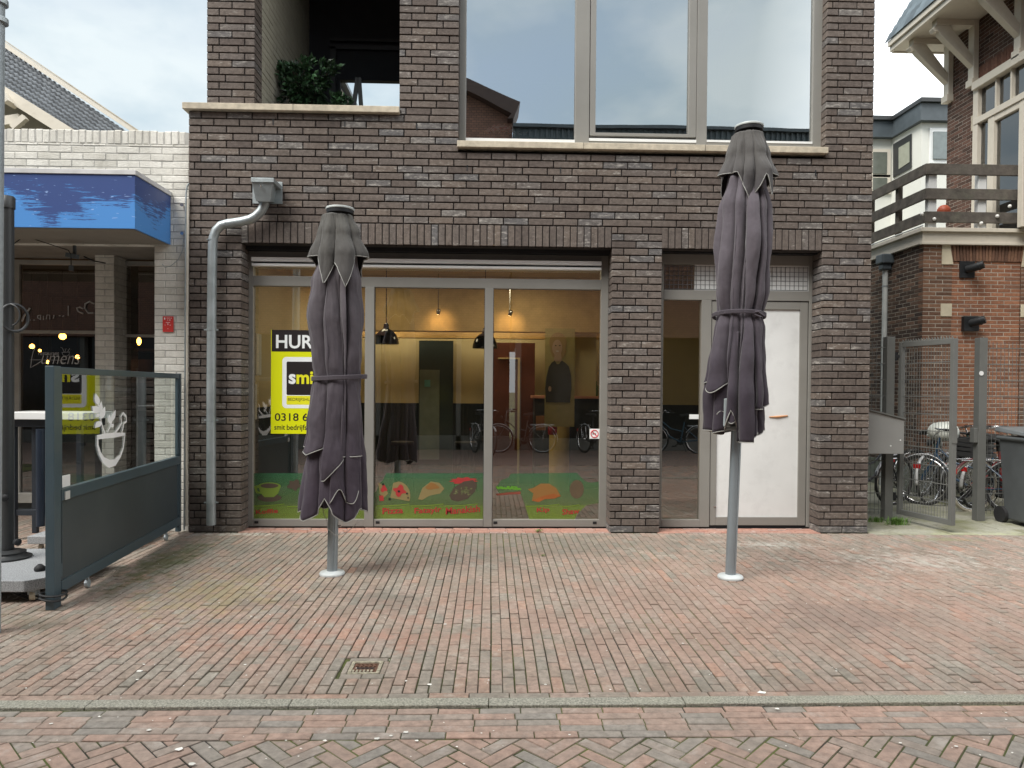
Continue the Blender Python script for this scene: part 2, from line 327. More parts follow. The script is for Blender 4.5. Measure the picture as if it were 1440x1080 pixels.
M['glass'] = glassmat('clear_screen_glass', .13, (.80, .86, .84))
M['glass_dark'] = glassmat('dark_window_glass', .15, (.5, .5, .5))
M['cream'] = mat('cream_wall_paint', (.56, .47, .27), .8, var=.06, vscale=1.2, bump=.1)
M['darkroom'] = mat('dark_room_shade', (.03, .034, .04), .8)  # near-black: shade of the deep loggia and unlit rooms put into the colour
M['ribs'] = mat('dark_panelling', (.012, .017, .02), .5)
M['olive'] = mat('beige_painted_loggia_brick', (.34, .32, .25), .85, var=.08)
M['slate'] = mat('slate_blue_grey_coating', (.055, .082, .098), .38, var=.08, vscale=2.5, dirt=(.085, .10, .105), dscale=3, damt=.4)
M['slatepanel'] = mat('slate_panel_coating', (.048, .060, .066), .45, var=.07, vscale=2, dirt=(.07, .08, .08), dscale=2, damt=.4)
M['anthracite'] = mat('anthracite_metal', (.03, .032, .033), .45, var=.1)
M['galv'] = mat('galvanised_steel', (.33, .37, .39), .5, metal=.4, var=.12, vscale=30)
M['granite'] = mat('grey_granite', (.30, .31, .32), .6, var=.55, vscale=160, bump=.1)
M['gategrey'] = mat('grey_coated_steel', (.125, .128, .12), .5, var=.07)
M['chrome'] = flat('chrome', (.6, .6, .6), .25); M['chrome'].node_tree.nodes['Principled BSDF'].inputs['Metallic'].default_value = 1
M['rubber'] = mat('black_rubber', (.015, .015, .016), .7)
M['creamwood'] = mat('cream_painted_wood', (.62, .57, .48), .55, var=.06, vscale=4, dirt=(.40, .36, .29), dscale=4, damt=.4)
M['tile'] = mat('grey_roof_tile', (.16, .17, .18), .6, var=.15, island=.2)
M['oldwood'] = mat('weathered_timber', (.095, .082, .070), .85, var=.35, vscale=7, bump=.5, bscale=30, dirt=(.15, .15, .11), dscale=5, damt=.5)
M['bluegrey'] = mat('dark_blue_grey_metal', (.07, .085, .095), .5)
M['render'] = mat('off_white_render', (.62, .62, .57), .85, var=.06, vscale=1)
M['redsign'] = flat('red_sign', (.55, .035, .03), .45)
M['signwhite'] = flat('sign_white', (.8, .8, .8), .5)
M['leaf'] = mat('evergreen_leaf', (.035, .085, .035), .42, var=.4, vscale=3, island=.5)
M['moss'] = mat('green_weed', (.10, .20, .03), .7, var=.3, island=.3)
# ================================================================ MAIN BUILDING
x_l = at(265, 560, 0).x; x_r = at(1222, 600, 0).x
gx = lambda px, py=560, Yp=0: at(px, py, Yp).x
gz = lambda py, px=690, Yp=0: at(px, py, Yp).z
bld = thing('shop_building', 'dark brown brick building with large upper window, loggia and empty ground floor shop', 'building', (0, 0, 0))
CO = 0.0793
wl, wm1, wm2, wr = gx(339), gx(859, 550), gx(929, 550), gx(1154, 550)
ulx = gx(291, 60); lgx0 = gx(358, 70); lgx1 = gx(562, 80); uwx0 = gx(645, 100); uwx1 = gx(1162.5, 100)
COPZ0, COPZ1 = 58 * CO - .005, gz(149, 410)
O = Vector((x_l, 0, 0)); u_ = lambda x: x - x_l
WT = 8.2
ops = [(u_(wl), u_(wm1), -1, 40 * CO), (u_(wm2), u_(wr), -1, 40 * CO), (u_(wl), u_(wm1), 40 * CO, 43 * CO), (u_(wm2), u_(wr), 40 * CO, 43 * CO),
       (-1, u_(ulx), COPZ0, 99), (-1, u_(lgx1) + .01, 58 * CO, 59.5 * CO), (u_(lgx0), u_(lgx1), 59 * CO, 7.3),
       (u_(uwx0), u_(uwx1), 53 * CO, 7.45)]
wb, wmor = MB(), MB()
brickwall(wb, wmor, O, X, Z, -Y, x_r - x_l, WT, opens=ops, dep=.06, deep=.24, pat=[0, .5, .25, .5, 0, .5, .75, .5], mo=.018)
for (a, b) in ((wl, wm1), (wm2, wr)):            # upright bricks over the openings
    n_ = round((b - a) / .0765); pw = (b - a) / n_
    for i in range(n_):
        brick(wb, Vector((a + i * pw, 0, 40 * CO + U(-.003, .001))), X, Z, -Y, pw - .011, 3 * CO - .013, .23, .004, .0012, .002)
    wmor.add([(a, .012, 40 * CO + .012), (b, .012, 40 * CO + .012), (b, .012, 43 * CO), (a, .012, 43 * CO)], [(0, 1, 2, 3)])
# returns: sides of the building
for (xx, yy) in ((x_r, 0),):
    brickwall(wb, wmor, Vector((xx, .245, 0)), Y, Z, X, 3.2, WT, dep=.05, phase=1)
wall = wb.build('wall', M['dbrick'], bld)
wmor.build('mortar', M['dmortar'], wall)
b = MB(); b.box(x_l + .02, x_l + .25, .26, 6, 0, COPZ0); b.box(x_r - .25, x_r - .02, .26, 6, 0, WT); b.box(x_l + .25, x_r - .25, 5.8, 6, 0, 4.4); b.box(lgx1 + .3, x_r - .25, 3.9, 4.1, 4.4, WT)
b.box(x_l + .02, x_r - .02, .0, 6, WT, WT + .2)
b.box(ulx + .012, lgx0 - .012, .013, 2.45, COPZ1, WT); b.box(lgx1 + .012, lgx1 + .25, .26, 4.1, COPZ0, WT)
b.build('side_wall', M['dmortar'], bld)
b = MB(); b.box(x_l - .05, lgx1 + .005, -.055, .30, COPZ0, COPZ1); c = b.build('coping_stone', M['stone'], bld, bevel=.006)
b = MB(); b.box(gx(414, 150) - .002, gx(414, 150) + .002, -.0565, -.05, COPZ0, COPZ1); b.build('joint', M['dmortar'], c)
sz1 = gz(204, 900); sz0 = gz(213.5, 900)
b = MB(); b.box(uwx0 - .01, uwx1 + .01, -.05, .20, sz0 + .005, sz1); c = b.build('window_sill', M['stone'], bld, bevel=.005)
b = MB()
for q in (820, 990): b.box(gx(q, 205) - .002, gx(q, 205) + .002, -.0515, -.04, sz0 + .005, sz1)
build_each(b, 'joint', M['dmortar'], c)
# weep slots and fixings
b = MB()
for px, py in ((384, 171), (485, 174), (586, 178), (657, 236), (788, 239), (950, 240), (1147, 243)):
    p = at(px, py, 0); b.box(p.x - .006, p.x + .006, -.0035, .004, p.z - .035, p.z + .03)
build_each(b, 'weep_slot', M['black'], bld)
# loggia
b = MB(); Yb = 2.3
brl, brm = MB(), MB(); brickwall(brl, brm, Vector((lgx0, .25, COPZ1)), Y, Z, X, Yb - .25, 3.4, course=.079, ch=.003, jt=.007, mo=.004)
lg = brl.build('loggia_side_wall', M['olive'], bld); brm.build('mortar', M['olive'], lg)
zop = gz(113, 520, Yb)
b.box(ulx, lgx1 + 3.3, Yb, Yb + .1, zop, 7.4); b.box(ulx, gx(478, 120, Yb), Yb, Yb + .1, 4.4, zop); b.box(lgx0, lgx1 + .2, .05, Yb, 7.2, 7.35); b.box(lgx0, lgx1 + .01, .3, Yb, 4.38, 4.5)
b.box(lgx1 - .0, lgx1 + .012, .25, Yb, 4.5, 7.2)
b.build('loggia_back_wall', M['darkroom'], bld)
b = MB(); zb = gz(68, 480, Yb); b.box(lgx0 + .3, lgx1 + .3, Yb - .05, Yb - .003, zb - .03, zb + .03); b.box(lgx0 + .3, lgx1 + .3, Yb - .06, Yb - .003, gz(58, 480, Yb) - .02, gz(58, 480, Yb) + .02)
b.box(lgx0 + .3, lgx0 + .38, Yb - .05, Yb - .003, 4.5, zb); b.build('loggia_frame', M['anthracite'], bld)
# upper window
YW = .12
up = MB(); X_ = lambda px: gx(px, 100, YW)
zt = 7.45; zs = gz(203.5, 690, YW)
up.box(X_(646), X_(655.5), YW, YW + .12, zs, zt); up.box(X_(1143.5), X_(1160), YW, YW + .12, zs, zt)
up.box(X_(809), X_(829), YW - .01, YW + .12, zs, zt); up.box(X_(980), X_(994.5), YW - .01, YW + .12, zs, zt)
zf = gz(196.5, 690, YW); up.box(X_(655.5), X_(809), YW, YW + .12, zs, zf - .02)
up.box(X_(829), X_(980), YW, YW + .12, zs, gz(199.5, 900, YW)); up.box(X_(994.5), X_(1143.5), YW, YW + .12, zs, gz(201, 1060, YW))
up.box(X_(646), X_(1160), YW + .003, YW + .117, zt - .08, zt + .02)
upw = up.build('upper_window', M['frame'], bld, bevel=.004)
b = MB(); zc = gz(192, 900, YW)
b.box(X_(830), X_(838), YW - .005, YW + .07, zc, zt - .1); b.box(X_(969), X_(979.5), YW - .005, YW + .07, zc, zt - .1); b.box(X_(838), X_(969), YW - .005, YW + .07, zc, gz(187.5, 900, YW))
b.build('opening_sash', M['frame'], upw, bevel=.003)
b = MB()
b.box(X_(655.5), X_(809), YW - .006, YW + .05, zf - .02, zf + .015)
b.box(X_(829), X_(980), YW - .006, YW + .05, gz(199.5, 900, YW), gz(195.5, 900, YW)); b.box(X_(994.5), X_(1143.5), YW - .006, YW + .05, gz(201, 1060, YW), gz(198, 1060, YW))
b.build('drip_rail', M['white'], upw)
for (a, c_, zz) in ((655, 809.5, zf), (837.5, 969.5, gz(188, 900, YW)), (994, 1144, gz(198, 1060, YW))):
    b = MB(); b.add([(X_(a), YW + .04, zz), (X_(c_), YW + .04, zz), (X_(c_), YW + .04, zt), (X_(a), YW + .04, zt)], [(0, 1, 2, 3)]); b.build('pane', M['glass_up'], upw)
b = MB(); b.box(uwx0 - .3, uwx1 + .3, 3.8, 3.9, 4.3, 7.5); b.box(uwx0 - .3, uwx0 - .1, .3, 3.8, 4.3, 7.5); b.box(uwx1 - .1 + .12, uwx1 + .3, .3, 3.8, 4.3, 7.5); b.box(uwx0 - .1, uwx1, .3, 3.8, 7.5, 7.6)
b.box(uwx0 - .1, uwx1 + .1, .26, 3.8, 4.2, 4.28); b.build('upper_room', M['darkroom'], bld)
# shop front, left unit
YF = .25
fx = lambda px: gx(px, 550, YF)
fz = lambda py, px=600: gz(py, px, YF)
def pane(px0, px1, pz0, pz1, y, m, par, name='pane'):
    b = MB(); b.add([(px0, y, pz0), (px1, y, pz0), (px1, y, pz1), (px0, y, pz1)], [(0, 1, 2, 3)]); return b.build(name, m, par)
lint = 40 * CO
b = MB(); b.box(wl - .01, wm1 + .01, .10, YF + .1, lint - .002, lint + .012); b.box(wm2 - .01, wr + .01, .10, YF + .1, lint - .002, lint + .012)
b.box(wl + .003, wm1 - .003, .12, YF - .03, fz(361) + .03, lint - .003); b.box(wm2 + .003, wr - .003, .12, YF - .03, fz(363, 1040) + .03, lint - .003)
b.build('lintel_steel', M['black'], bld)
zb0 = .012
f = MB(); zt = lint - .003
f.box(wl - .03, fx(355.5), YF, YF + .09, zb0, zt); f.box(fx(844), wm1 + .03, YF, YF + .09, zb0, zt)
f.box(fx(355.5), fx(844), YF, YF + .09, fz(365.5), zt)
f.box(fx(355.5), fx(844), YF, YF + .09, fz(404.5), fz(390.5)); f.box(fx(355.5), fx(844), YF, YF + .09, zb0, fz(730.5))
f.box(fx(513), fx(526), YF - .012, YF + .09, zb0, fz(404.5)); f.box(fx(681), fx(693), YF - .012, YF + .09, zb0, fz(404.5))
sw = f.build('shop_window', M['frame'], bld, bevel=.004)
b = MB(); b.box(fx(356), fx(843), YF - .075, YF + .02, fz(371.5), fz(366)); b.box(fx(356), fx(843), YF - .065, YF + .02, fz(378), fz(374.5)); b.build('ventilation_grille', flat('bright_white_louvre', (.88, .89, .88), .3), sw, bevel=.003)
b = MB(); b.box(fx(356), fx(843.5), YF - .01, YF + .03, fz(374.5), fz(371.5)); b.build('grille_slot', M['black'], sw)
pane(fx(355), fx(844.5), fz(391), fz(377), YF + .045, M['glass_shop'], sw)
for a, c_ in ((355, 513.5), (525.5, 681.5), (692.5, 844.5)): pane(fx(a), fx(c_), fz(731), fz(404), YF + .045, M['glass_shop'], sw)
b = MB()
for px in (361, 532, 698, 838): b.box(fx(px) - .022, fx(px) + .022, YF - .004, YF + .01, fz(736.5), fz(733))
build_each(b, 'drain_cap', M['black'], sw, bevel=.002)
b = MB()
for px in (513.4, 526.2, 680.8, 693.2): b.box(fx(px) - .003, fx(px) + .003, YF - .001, YF + .01, zb0 + .01, fz(404.5))
build_each(b, 'seal', M['black'], sw)
# right unit
g = lambda py: fz(py, 1040)
f = MB()
f.box(wm2 - .03, fx(932), YF, YF + .09, zb0, zt); f.box(fx(1136.5), wr + .03, YF, YF + .09, zb0, zt); f.box(fx(932), fx(1136.5), YF, YF + .09, g(372.5), zt)
f.box(fx(932), fx(1136.5), YF, YF + .09, g(422.5), g(408.5)); f.box(fx(932), fx(985.5), YF, YF + .09, zb0, g(731)); f.box(fx(985.5), fx(999.5), YF, YF + .09, zb0, g(422.5))
rw = f.build('door_surround', M['frame'], bld, bevel=.004)
pane(fx(931.5), fx(1137), g(409), g(372), YF + .045, M['glass_shop'], rw); pane(fx(931.5), fx(986), g(731.5), g(422), YF + .045, M['glass_shop'], rw)
f = MB(); d0, d1 = fx(1000.5), fx(1135.5); dz0, dz1 = .03, g(423.5)
f.box(d0, fx(1009), YF + .012, YF + .08, dz0, dz1); f.box(fx(1124.5), d1, YF + .012, YF + .08, dz0, dz1); f.box(fx(1009), fx(1124.5), YF + .012, YF + .08, g(434.5), dz1); f.box(fx(1009), fx(1124.5), YF + .012, YF + .08, dz0, g(727.5))
door = f.build('door', M['frame'], bld, bevel=.004)
mw = mat('scuffed_white_board', (.70, .71, .70), .5, var=.04, vscale=3, dirt=(.50, .50, .49), dscale=5, damt=.35)
b = MB(); b.box(fx(1008.5), fx(1125), YF + .03, YF + .05, g(728), g(434)); b.build('board_panel', mw, door)
b = MB(); p0 = at(1083, 586.5, YF); p1 = at(1109, 585.5, YF); b.tube([(p0.x, YF + .026, p0.z), (p0.x + .1, YF + .024, p0.z + .002), (p1.x, YF + .027, p1.z + .006)], .011, 8, rr=[.006, .013, .008]); b.build('tape_mark', mat('orange_brown_smear', (.50, .25, .12), .6), door, smooth=True)
b = MB(); b.box(fx(1001), fx(1134), YF + .02, YF + .085, .0, .03); b.box(d0 - .012, d0, YF + .03, YF + .08, dz0, dz1); b.box(d1, d1 + .012, YF + .03, YF + .08, dz0, dz1); b.box(d0, d1, YF + .03, YF + .08, dz1, dz1 + .012); b.build('door_gap', M['black'], door)
b = MB(); p = at(1001 + 2, 712, YF); b.lathe([(.011, 0), (.011, .012), (.006, .014)], (p.x + .02, YF + .012, p.z), 12, axis=(0, -1, 0)); b.build('door_stop', M['chrome'], door)
# wired glass: white board with a fine dark grid behind the fanlight
b = MB(); b.box(fx(976), fx(1137), YF + .025, YF + .044, g(409), g(372)); wg = b.build('fanlight_backing', mw, rw)
b = MB(); x0, x1, z0, z1 = fx(934), fx(1135), g(407), g(374)
xx = x0
while xx < x1: b.box(xx - .0022, xx + .0022, YF + .018, YF + .021, z0, z1); xx += .052
zz = z0
while zz < z1: b.box(x0, x1, YF + .0215, YF + .0245, zz - .0022, zz + .0022); zz += .052
b.build('wire_mesh', flat('mesh_wire', (.12, .12, .12), .5), rw)
b = MB(); b.box(fx(931), fx(976), YF + .06, YF + .068, g(409), g(372)); b.build('roller_blind', mat('olive_blind', (.075, .068, .03), .8), rw)
# interior
b = MB(); XI0, XI1, YI = wl - .25, wr + .12, 4.6; DW = (wm1 + wm2) / 2
b.box(XI0 - .1, XI1 + .1, YI, YI + .1, 1.33, 3.3); b.box(XI0 - .1, XI0, .35, YI, 1.33, 3.3); b.box(XI1, XI1 + .1, .35, YI, 1.33, 3.3)
b.box(wm1 + .01, wm2 - .01, .26, .40, 0, 3.3); b.box(DW + .3, DW + .4, 1.9, YI, 1.33, 3.3)
iw = b.build('interior_wall', M['cream'], bld)
b = MB(); b.box(XI0, XI1, .33, YI, 3.3, 3.36); b.build('ceiling', M['cream'], bld)
b = MB()
b.box(XI0 - .1, XI1 + .1, YI - .02, YI + .1, 0, 1.33); b.box(XI0 - .1, XI0, .35, YI, 0, 1.33); b.box(XI1, XI1 + .1, .35, YI, 0, 1.33); b.box(DW + .28, DW + .42, 1.9, YI, 0, 1.33)
q = XI0
while q < DW + .2: b.box(q, q + .035, YI - .05, YI - .02, 0, 1.33); q += .075
b.build('wainscot', M['ribs'], bld)
b = MB(); b.box(XI0, XI1, .28, YI, -.02, .012); b.build('shop_floor', mat('dark_tiled_floor', (.05, .045, .04), .35), bld)
b = MB()   # downstand beams of the ceiling
Y2 = 3.0
b.box(gx(470, 450, Y2), gx(880, 450, Y2), Y2, Y2 + .25, gz(465, 600, Y2), 3.3)
b.box(gx(470, 450, 4.0), gx(880, 450, 4.0), 4.0, 4.2, gz(475, 600, 4.0), gz(463, 600, 4.0))
b.build('ceiling_beam', mat('ochre_beam_paint', (.58, .40, .17), .7), bld)
b = MB(); b.box(gx(690, 550, 3.9), gx(752, 550, 3.9), 3.9, 4.0, 0, gz(482, 720, 3.9)); dr = b.build('interior_door', mat('red_brown_door', (.12, .035, .022), .5), bld)
b = MB(); b.box(gx(728, 550, 3.88), gx(731, 550, 3.88), 3.87, 3.9, 0, gz(505, 720, 3.9)); b.box(gx(700, 550, 3.88), gx(731, 550, 3.88), 3.87, 3.9, gz(505, 720, 3.9), gz(503, 720, 3.9)); b.build('trim', M['cream'], dr)
b = MB(); b.box(gx(589, 550, 4.5), gx(637, 550, 4.5), 4.5, 4.56, 0, gz(479, 610, 4.5)); dr = b.build('interior_door', mat('dark_green_door', (.02, .032, .03), .5), bld)
b = MB(); b.box(gx(590, 550, 4.48), gx(618, 550, 4.48), 4.48, 4.5, .35, gz(520, 610, 4.5)); b.build('notice_board', mat('grey_green_board', (.14, .17, .15), .6), dr)
b = MB(); p = at(601, 539, 4.47); b.box(p.x - .05, p.x + .05, 4.46, 4.478, p.z - .06, p.z + .06); b.build('notice', mat('teal_notice', (.10, .28, .30), .5), dr)
b = MB(); b.lathe([(.16, 0), (.16, 3.3)], (gx(787, 550, 3.2), 3.2, .0), 24); b.build('column', mat('yellow_column_paint', (.62, .45, .13), .35), bld, smooth=True)
b = MB(); b.box(gx(806, 550, 3.4), gx(838, 550, 3.4), 3.4, 3.5, 1.0, 3.3); b.build('partition', M['cream'], bld)
b = MB(); b.box(gx(754, 590, 3.0), gx(768, 590, 3.0), 3.0, 3.05, gz(605, 760, 3), gz(585, 760, 3)); b.box(gx(440, 460, 4.5), gx(456, 460, 4.5), 4.45, 4.5, gz(535, 450, 4.5), gz(440, 450, 4.5)); build_each(b, 'wall_panel', mat('brown_wall_panel', (.28, .13, .05), .6), bld)
b = MB(); b.box(gx(357, 500, 1.2), gx(368, 500, 1.2), 1.0, 1.2, gz(528, 360, 1.2), gz(470, 360, 1.2)); b.box(gx(356, 500, .8), gx(362, 500, .8), .7, .8, gz(590, 360, .8), gz(540, 360, .8)); build_each(b, 'wall_box', M['white'], bld, bevel=.01)
# big printed curtain folds in the left pane
g_ = [[(gx(356 + 30 * t / 24, 470, .62), .62 + .02 * math.sin(t * 1.4), z) for t in range(25)] for z in (gz(470, 360, .62), 2.95)]
for (pxs, pys, n_) in (((543, 472), 0, 0), ((682, 478), 0, 0)):
    Yp = 1.6; p = at(pxs[0], pxs[1] + 12, Yp)
    t = thing('pendant_lamp', 'black domed pendant lamp hanging behind the ' + ('middle' if pxs[0] < 600 else 'right-hand') + ' shop window, ' + ('left' if pxs[0] < 600 else 'right') + ' one of the pair', 'pendant lamp', (p.x, Yp, p.z), 'black pendant lamps in the shop')
    b = MB(); b.lathe([(.165, .0), (.17, .004), (.162, .06), (.135, .13), (.085, .18), (.04, .205), (.034, .26), (.012, .28)], (p.x, Yp, p.z), 28); b.build('lamp_shade', flat('gloss_black', (.012, .016, .02), .12), t, smooth=True)
    b = MB(); b.tube([(p.x, Yp, p.z + .27), (p.x, Yp, 3.3)], .006, 6); b.build('cord', M['black'], t)
for i, (px, py) in enumerate(((616, 441), (717, 443))):
    p = at(px, py, 2.7); t = thing('ceiling_spotlight', ('left' if i == 0 else 'right') + ' one of two small lit spotlights under the yellow shop ceiling', 'spotlight', (p.x, 2.7, p.z), 'lit ceiling spotlights')
    b = MB(); b.lathe([(.03, 0), (.035, .06), (.02, .075)], (p.x, 2.7, p.z), 16, axis=(.2, -.5, .8)); b.tube([(p.x, 2.72, p.z + .05), (p.x, 2.74, 3.3)], .008, 6); b.build('housing', M['chrome'], t, smooth=True)
    b = MB(); b.lathe([(.024, -.004), (.024, .002)], (p.x, 2.7, p.z), 16, axis=(.2, -.5, .8)); b.build('bulb', emitmat('lit_bulb', (1, .72, .35), 14), t)
    ld = bpy.data.lights.new('spot_glow', 'SPOT'); ld.energy = 3; ld.color = (1, .62, .28); ld.spot_size = 1.9; ld.spot_blend = .9; ld.shadow_soft_size = .03
    lo = bpy.data.objects.new('spot_glow', ld); COL.objects.link(lo); lo.parent = t; lo.location = (0, .03, -.04); lo.rotation_euler = Vector((0, -.8, .25)).to_track_quat('Z', 'Y').to_euler()
for (xx, yy, e) in ((-1.6, 2.0, 8), (.4, 2.0, 9), (-1.7, 3.75, 13), (.1, 3.75, 13), (3.0, 1.6, 8)):  # added fill lights without fixtures, brightening the shop walls
    ld = bpy.data.lights.new('shop_fill_light', 'AREA'); ld.energy = e; ld.size = .6; ld.color = (1, .85, .60); lo = bpy.data.objects.new('shop_fill_light', ld); COL.objects.link(lo); lo.location = (xx, yy, 3.2); lo.parent = bld
# counter and stools
Yc = 3.3; cx0, cx1 = gx(752, 550, Yc), gx(846, 550, Yc); cz = gz(557, 800, Yc)
t = thing('counter', 'snack counter with salmon pink top and dark front at the back right of the shop', 'counter', ((cx0 + cx1) / 2, Yc, 0))
b = MB(); b.box(cx0 - .04, cx1 + .04, Yc - .05, Yc + .5, cz - .04, cz); b.build('top', mat('salmon_laminate', (.50, .22, .15), .4), t, bevel=.005)
b = MB(); b.box(cx0, cx1, Yc, Yc + .45, .02, cz - .04); b.build('front', mat('dark_counter_front', (.03, .03, .03), .5), t)
for i, (px, hh, cl) in enumerate(((806, .20, (.45, .45, .40)), (838, .24, (.10, .20, .06)), (829, .18, (.4, .1, .05)))):
    p = at(px, 557, Yc + .2); b = MB(); b.lathe([(.035, 0), (.036, hh * .6), (.013, hh * .8), (.013, hh)], (p.x, Yc + .2, cz + .001), 16); o = b.build('bottle', flat('bottle_colour', cl, .2), smooth=True); recentre(o); tag(o, ('pale bottle', 'tall green bottle', 'short red bottle')[i] + ' standing on the salmon pink counter inside the shop', 'bottle', 'bottles on the counter')
for i, px in enumerate((566, 655)):
    p = at(px, 600, 2.9); t = thing('bar_stool', ('left', 'right')[i] + ' one of two dark bar stools inside the middle shop pane', 'bar stool', (p.x, 2.9, .012), 'bar stools in the shop')
    b = MB(); b.lathe([(.17, .72), (.18, .74), (.17, .77), (.02, .78)], (p.x, 2.9, .012), 24); b.build('seat', mat('dark_vinyl', (.03, .03, .035), .4), t, smooth=True)
    for a in range(4): b = MB(); c_, s_ = math.cos(a * 1.57 + .5), math.sin(a * 1.57 + .5); b.tube([(p.x + .1 * c_, 2.9 + .1 * s_, .73), (p.x + .2 * c_, 2.9 + .2 * s_, .012)], .012, 8); b.build('leg', M['anthracite'], t)
# fire extinguisher
p = at(777, 600, 2.7); zf_ = p.z - .12
t = thing('fire_extinguisher', 'red fire extinguisher hanging on the yellow column inside the shop', 'fire extinguisher', (p.x, 2.7, zf_))
b = MB(); b.lathe([(.06, 0), (.07, .02), (.07, .33), (.045, .39), (.02, .41)], (p.x, 2.7, zf_), 20); b.build('cylinder', flat('extinguisher_red', (.45, .02, .02), .3), t, smooth=True)
b = MB(); b.box(p.x - .02, p.x + .02, 2.68, 2.72, zf_ + .41, zf_ + .45); b.box(p.x - .03, p.x + .06, 2.69, 2.71, zf_ + .45, zf_ + .465); b.tube([(p.x + .03, 2.68, zf_ + .42), (p.x + .09, 2.66, zf_ + .36), (p.x + .09, 2.66, zf_ + .15)], .009, 6); b.build('valve_and_hose', M['black'], t)
# photo poster of a smiling woman on the partition (printed, flat)
p = at(787, 560, 2.3); bx0, bx1, bz0, bz1 = gx(766, 550, 2.3), gx(808, 550, 2.3), gz(600, 787, 2.3), gz(462, 787, 2.3)
po = thing('poster_banner', 'tall yellow banner showing a smiling woman with light brown hair in a dark top', 'banner', ((bx0 + bx1) / 2, 2.3, bz0))
b = MB(); b.box(bx0, bx1, 2.3, 2.306, bz0, bz1); b.build('sheet', mat('banner_yellow', (.42, .34, .14), .5), po)
PX = lambda px: gx(px, 500, 2.295); PZ = lambda py: gz(py, 787, 2.295)
def disc(mb, cx, cz, rx, rz, y, n=20, a0=0, a1=2 * math.pi): mb.add([(cx, y, cz)] + [(cx + rx * math.cos(a0 + (a1 - a0) * i / n), y, cz + rz * math.sin(a0 + (a1 - a0) * i / n)) for i in range(n + 1)], [(0, i + 1, i + 2) for i in range(n)])
b = MB(); disc(b, PX(784.5), PZ(482), .125, .15, 2.296); b.add([(PX(776), 2.2955, PZ(481)), (PX(794), 2.2955, PZ(480)), (PX(796), 2.2955, PZ(496)), (PX(792), 2.2955, PZ(503)), (PX(777), 2.2955, PZ(502)), (PX(774), 2.2955, PZ(494))], [tuple(range(6))]); b.build('hair', flat('hair_print', (.40, .26, .12), .6), po)
b = MB(); disc(b, PX(783.5), PZ(489), .072, .115, 2.293); b.add([(PX(780), 2.2935, PZ(497)), (PX(789), 2.2935, PZ(497)), (PX(790), 2.2935, PZ(508)), (PX(779), 2.2935, PZ(508))], [(0, 1, 2, 3)]); disc(b, PX(773.5), PZ(547), .022, .04, 2.291); b.build('face', flat('skin_print', (.52, .35, .25), .6), po)
b = MB(); b.add([(PX(a_), 2.2925, PZ(c_)) for a_, c_ in ((768, 566), (767, 545), (769, 528), (772, 516), (776, 510), (780, 507), (783, 512), (786, 512), (790, 507), (795, 510), (800, 515), (803, 527), (804, 545), (802, 566))], [tuple(range(14))]); disc(b, PX(781.3), PZ(486), .012, .007, 2.291); disc(b, PX(787), PZ(486), .012, .007, 2.291); b.build('top', flat('black_top_print', (.06, .05, .035), .6), po)
b = MB(); disc(b, PX(783.7), PZ(493.8), .026, .008, 2.2905); b.build('smile', flat('smile_print', (.68, .60, .55), .5), po)
# ---- letting board stuck inside the left pane
YP = YF + .035
qx = lambda px: gx(px, 540, YP); qz = lambda py: gz(py, 410, YP)
lb = thing('letting_board', 'yellow and black to-let board with HUREN and a phone number inside the left shop pane', 'sign', (qx(430), YP, qz(610)))
b = MB(); b.box(qx(381), qx(478), YP, YP + .006, qz(610), qz(464)); b.build('board', flat('acid_yellow', (.72, .76, .0), .45), lb)
blk = flat('print_black', (.02, .015, .016), .4); wht = flat('print_white', (.85, .88, .88), .4); yel = flat('print_yellow', (.80, .78, .02), .4)
b = MB(); b.add([(qx(382), YP - .001, qz(494.5)), (qx(478), YP - .001, qz(494.5)), (qx(478), YP - .001, qz(464)), (qx(382), YP - .001, qz(464))], [(0, 1, 2, 3)])
def rrect(mb, x0, x1, z0, z1, r, y):
    pts = []
    for (cx, cz, a0) in ((x1 - r, z1 - r, 0), (x0 + r, z1 - r, 90), (x0 + r, z0 + r, 180), (x1 - r, z0 + r, 270)):
        for k in range(7): a = math.radians(a0 + 15 * k); pts.append((cx + r * math.cos(a), y, cz + r * math.sin(a)))
    mb.add(pts, [tuple(range(len(pts)))])
w1 = MB(); rrect(w1, qx(397), qx(470), qz(574), qz(502), .045, YP - .001); textmesh(w1, 'HUREN', qx(388), qx(470), qz(490), qz(471), YP - .002, fat=.022)
textmesh(w1, 's', qx(406), qx(416), qz(540), qz(526), YP - .003, fat=.03); w1.build('white_print', wht, lb)
rrect(b, qx(403), qx(464), qz(555.5), qz(508.5), .015, YP - .0015)
textmesh(b, 'BEDRIJFSHUISVESTING', qx(405), qx(465), qz(565), qz(559.5), YP - .0022, fat=.0)
textmesh(b, '0318 612 345'[:7], qx(386.5), qx(439), qz(592), qz(581), YP - .001, fat=.012); textmesh(b, 'smit', qx(386), qx(401), qz(604.5), qz(597.5), YP - .001, fat=.012); textmesh(b, 'bedrijfshuisv', qx(403.5), qx(452), qz(607), qz(597), YP - .001, fat=.012)
b.build('black_print', blk, lb)
b = MB(); rrect(b, qx(403), qx(464), qz(569), qz(556.5), .012, YP - .0016); textmesh(b, 'mit', qx(417), qx(450), qz(540), qz(522), YP - .003, fat=.03); b.build('yellow_print', yel, lb)
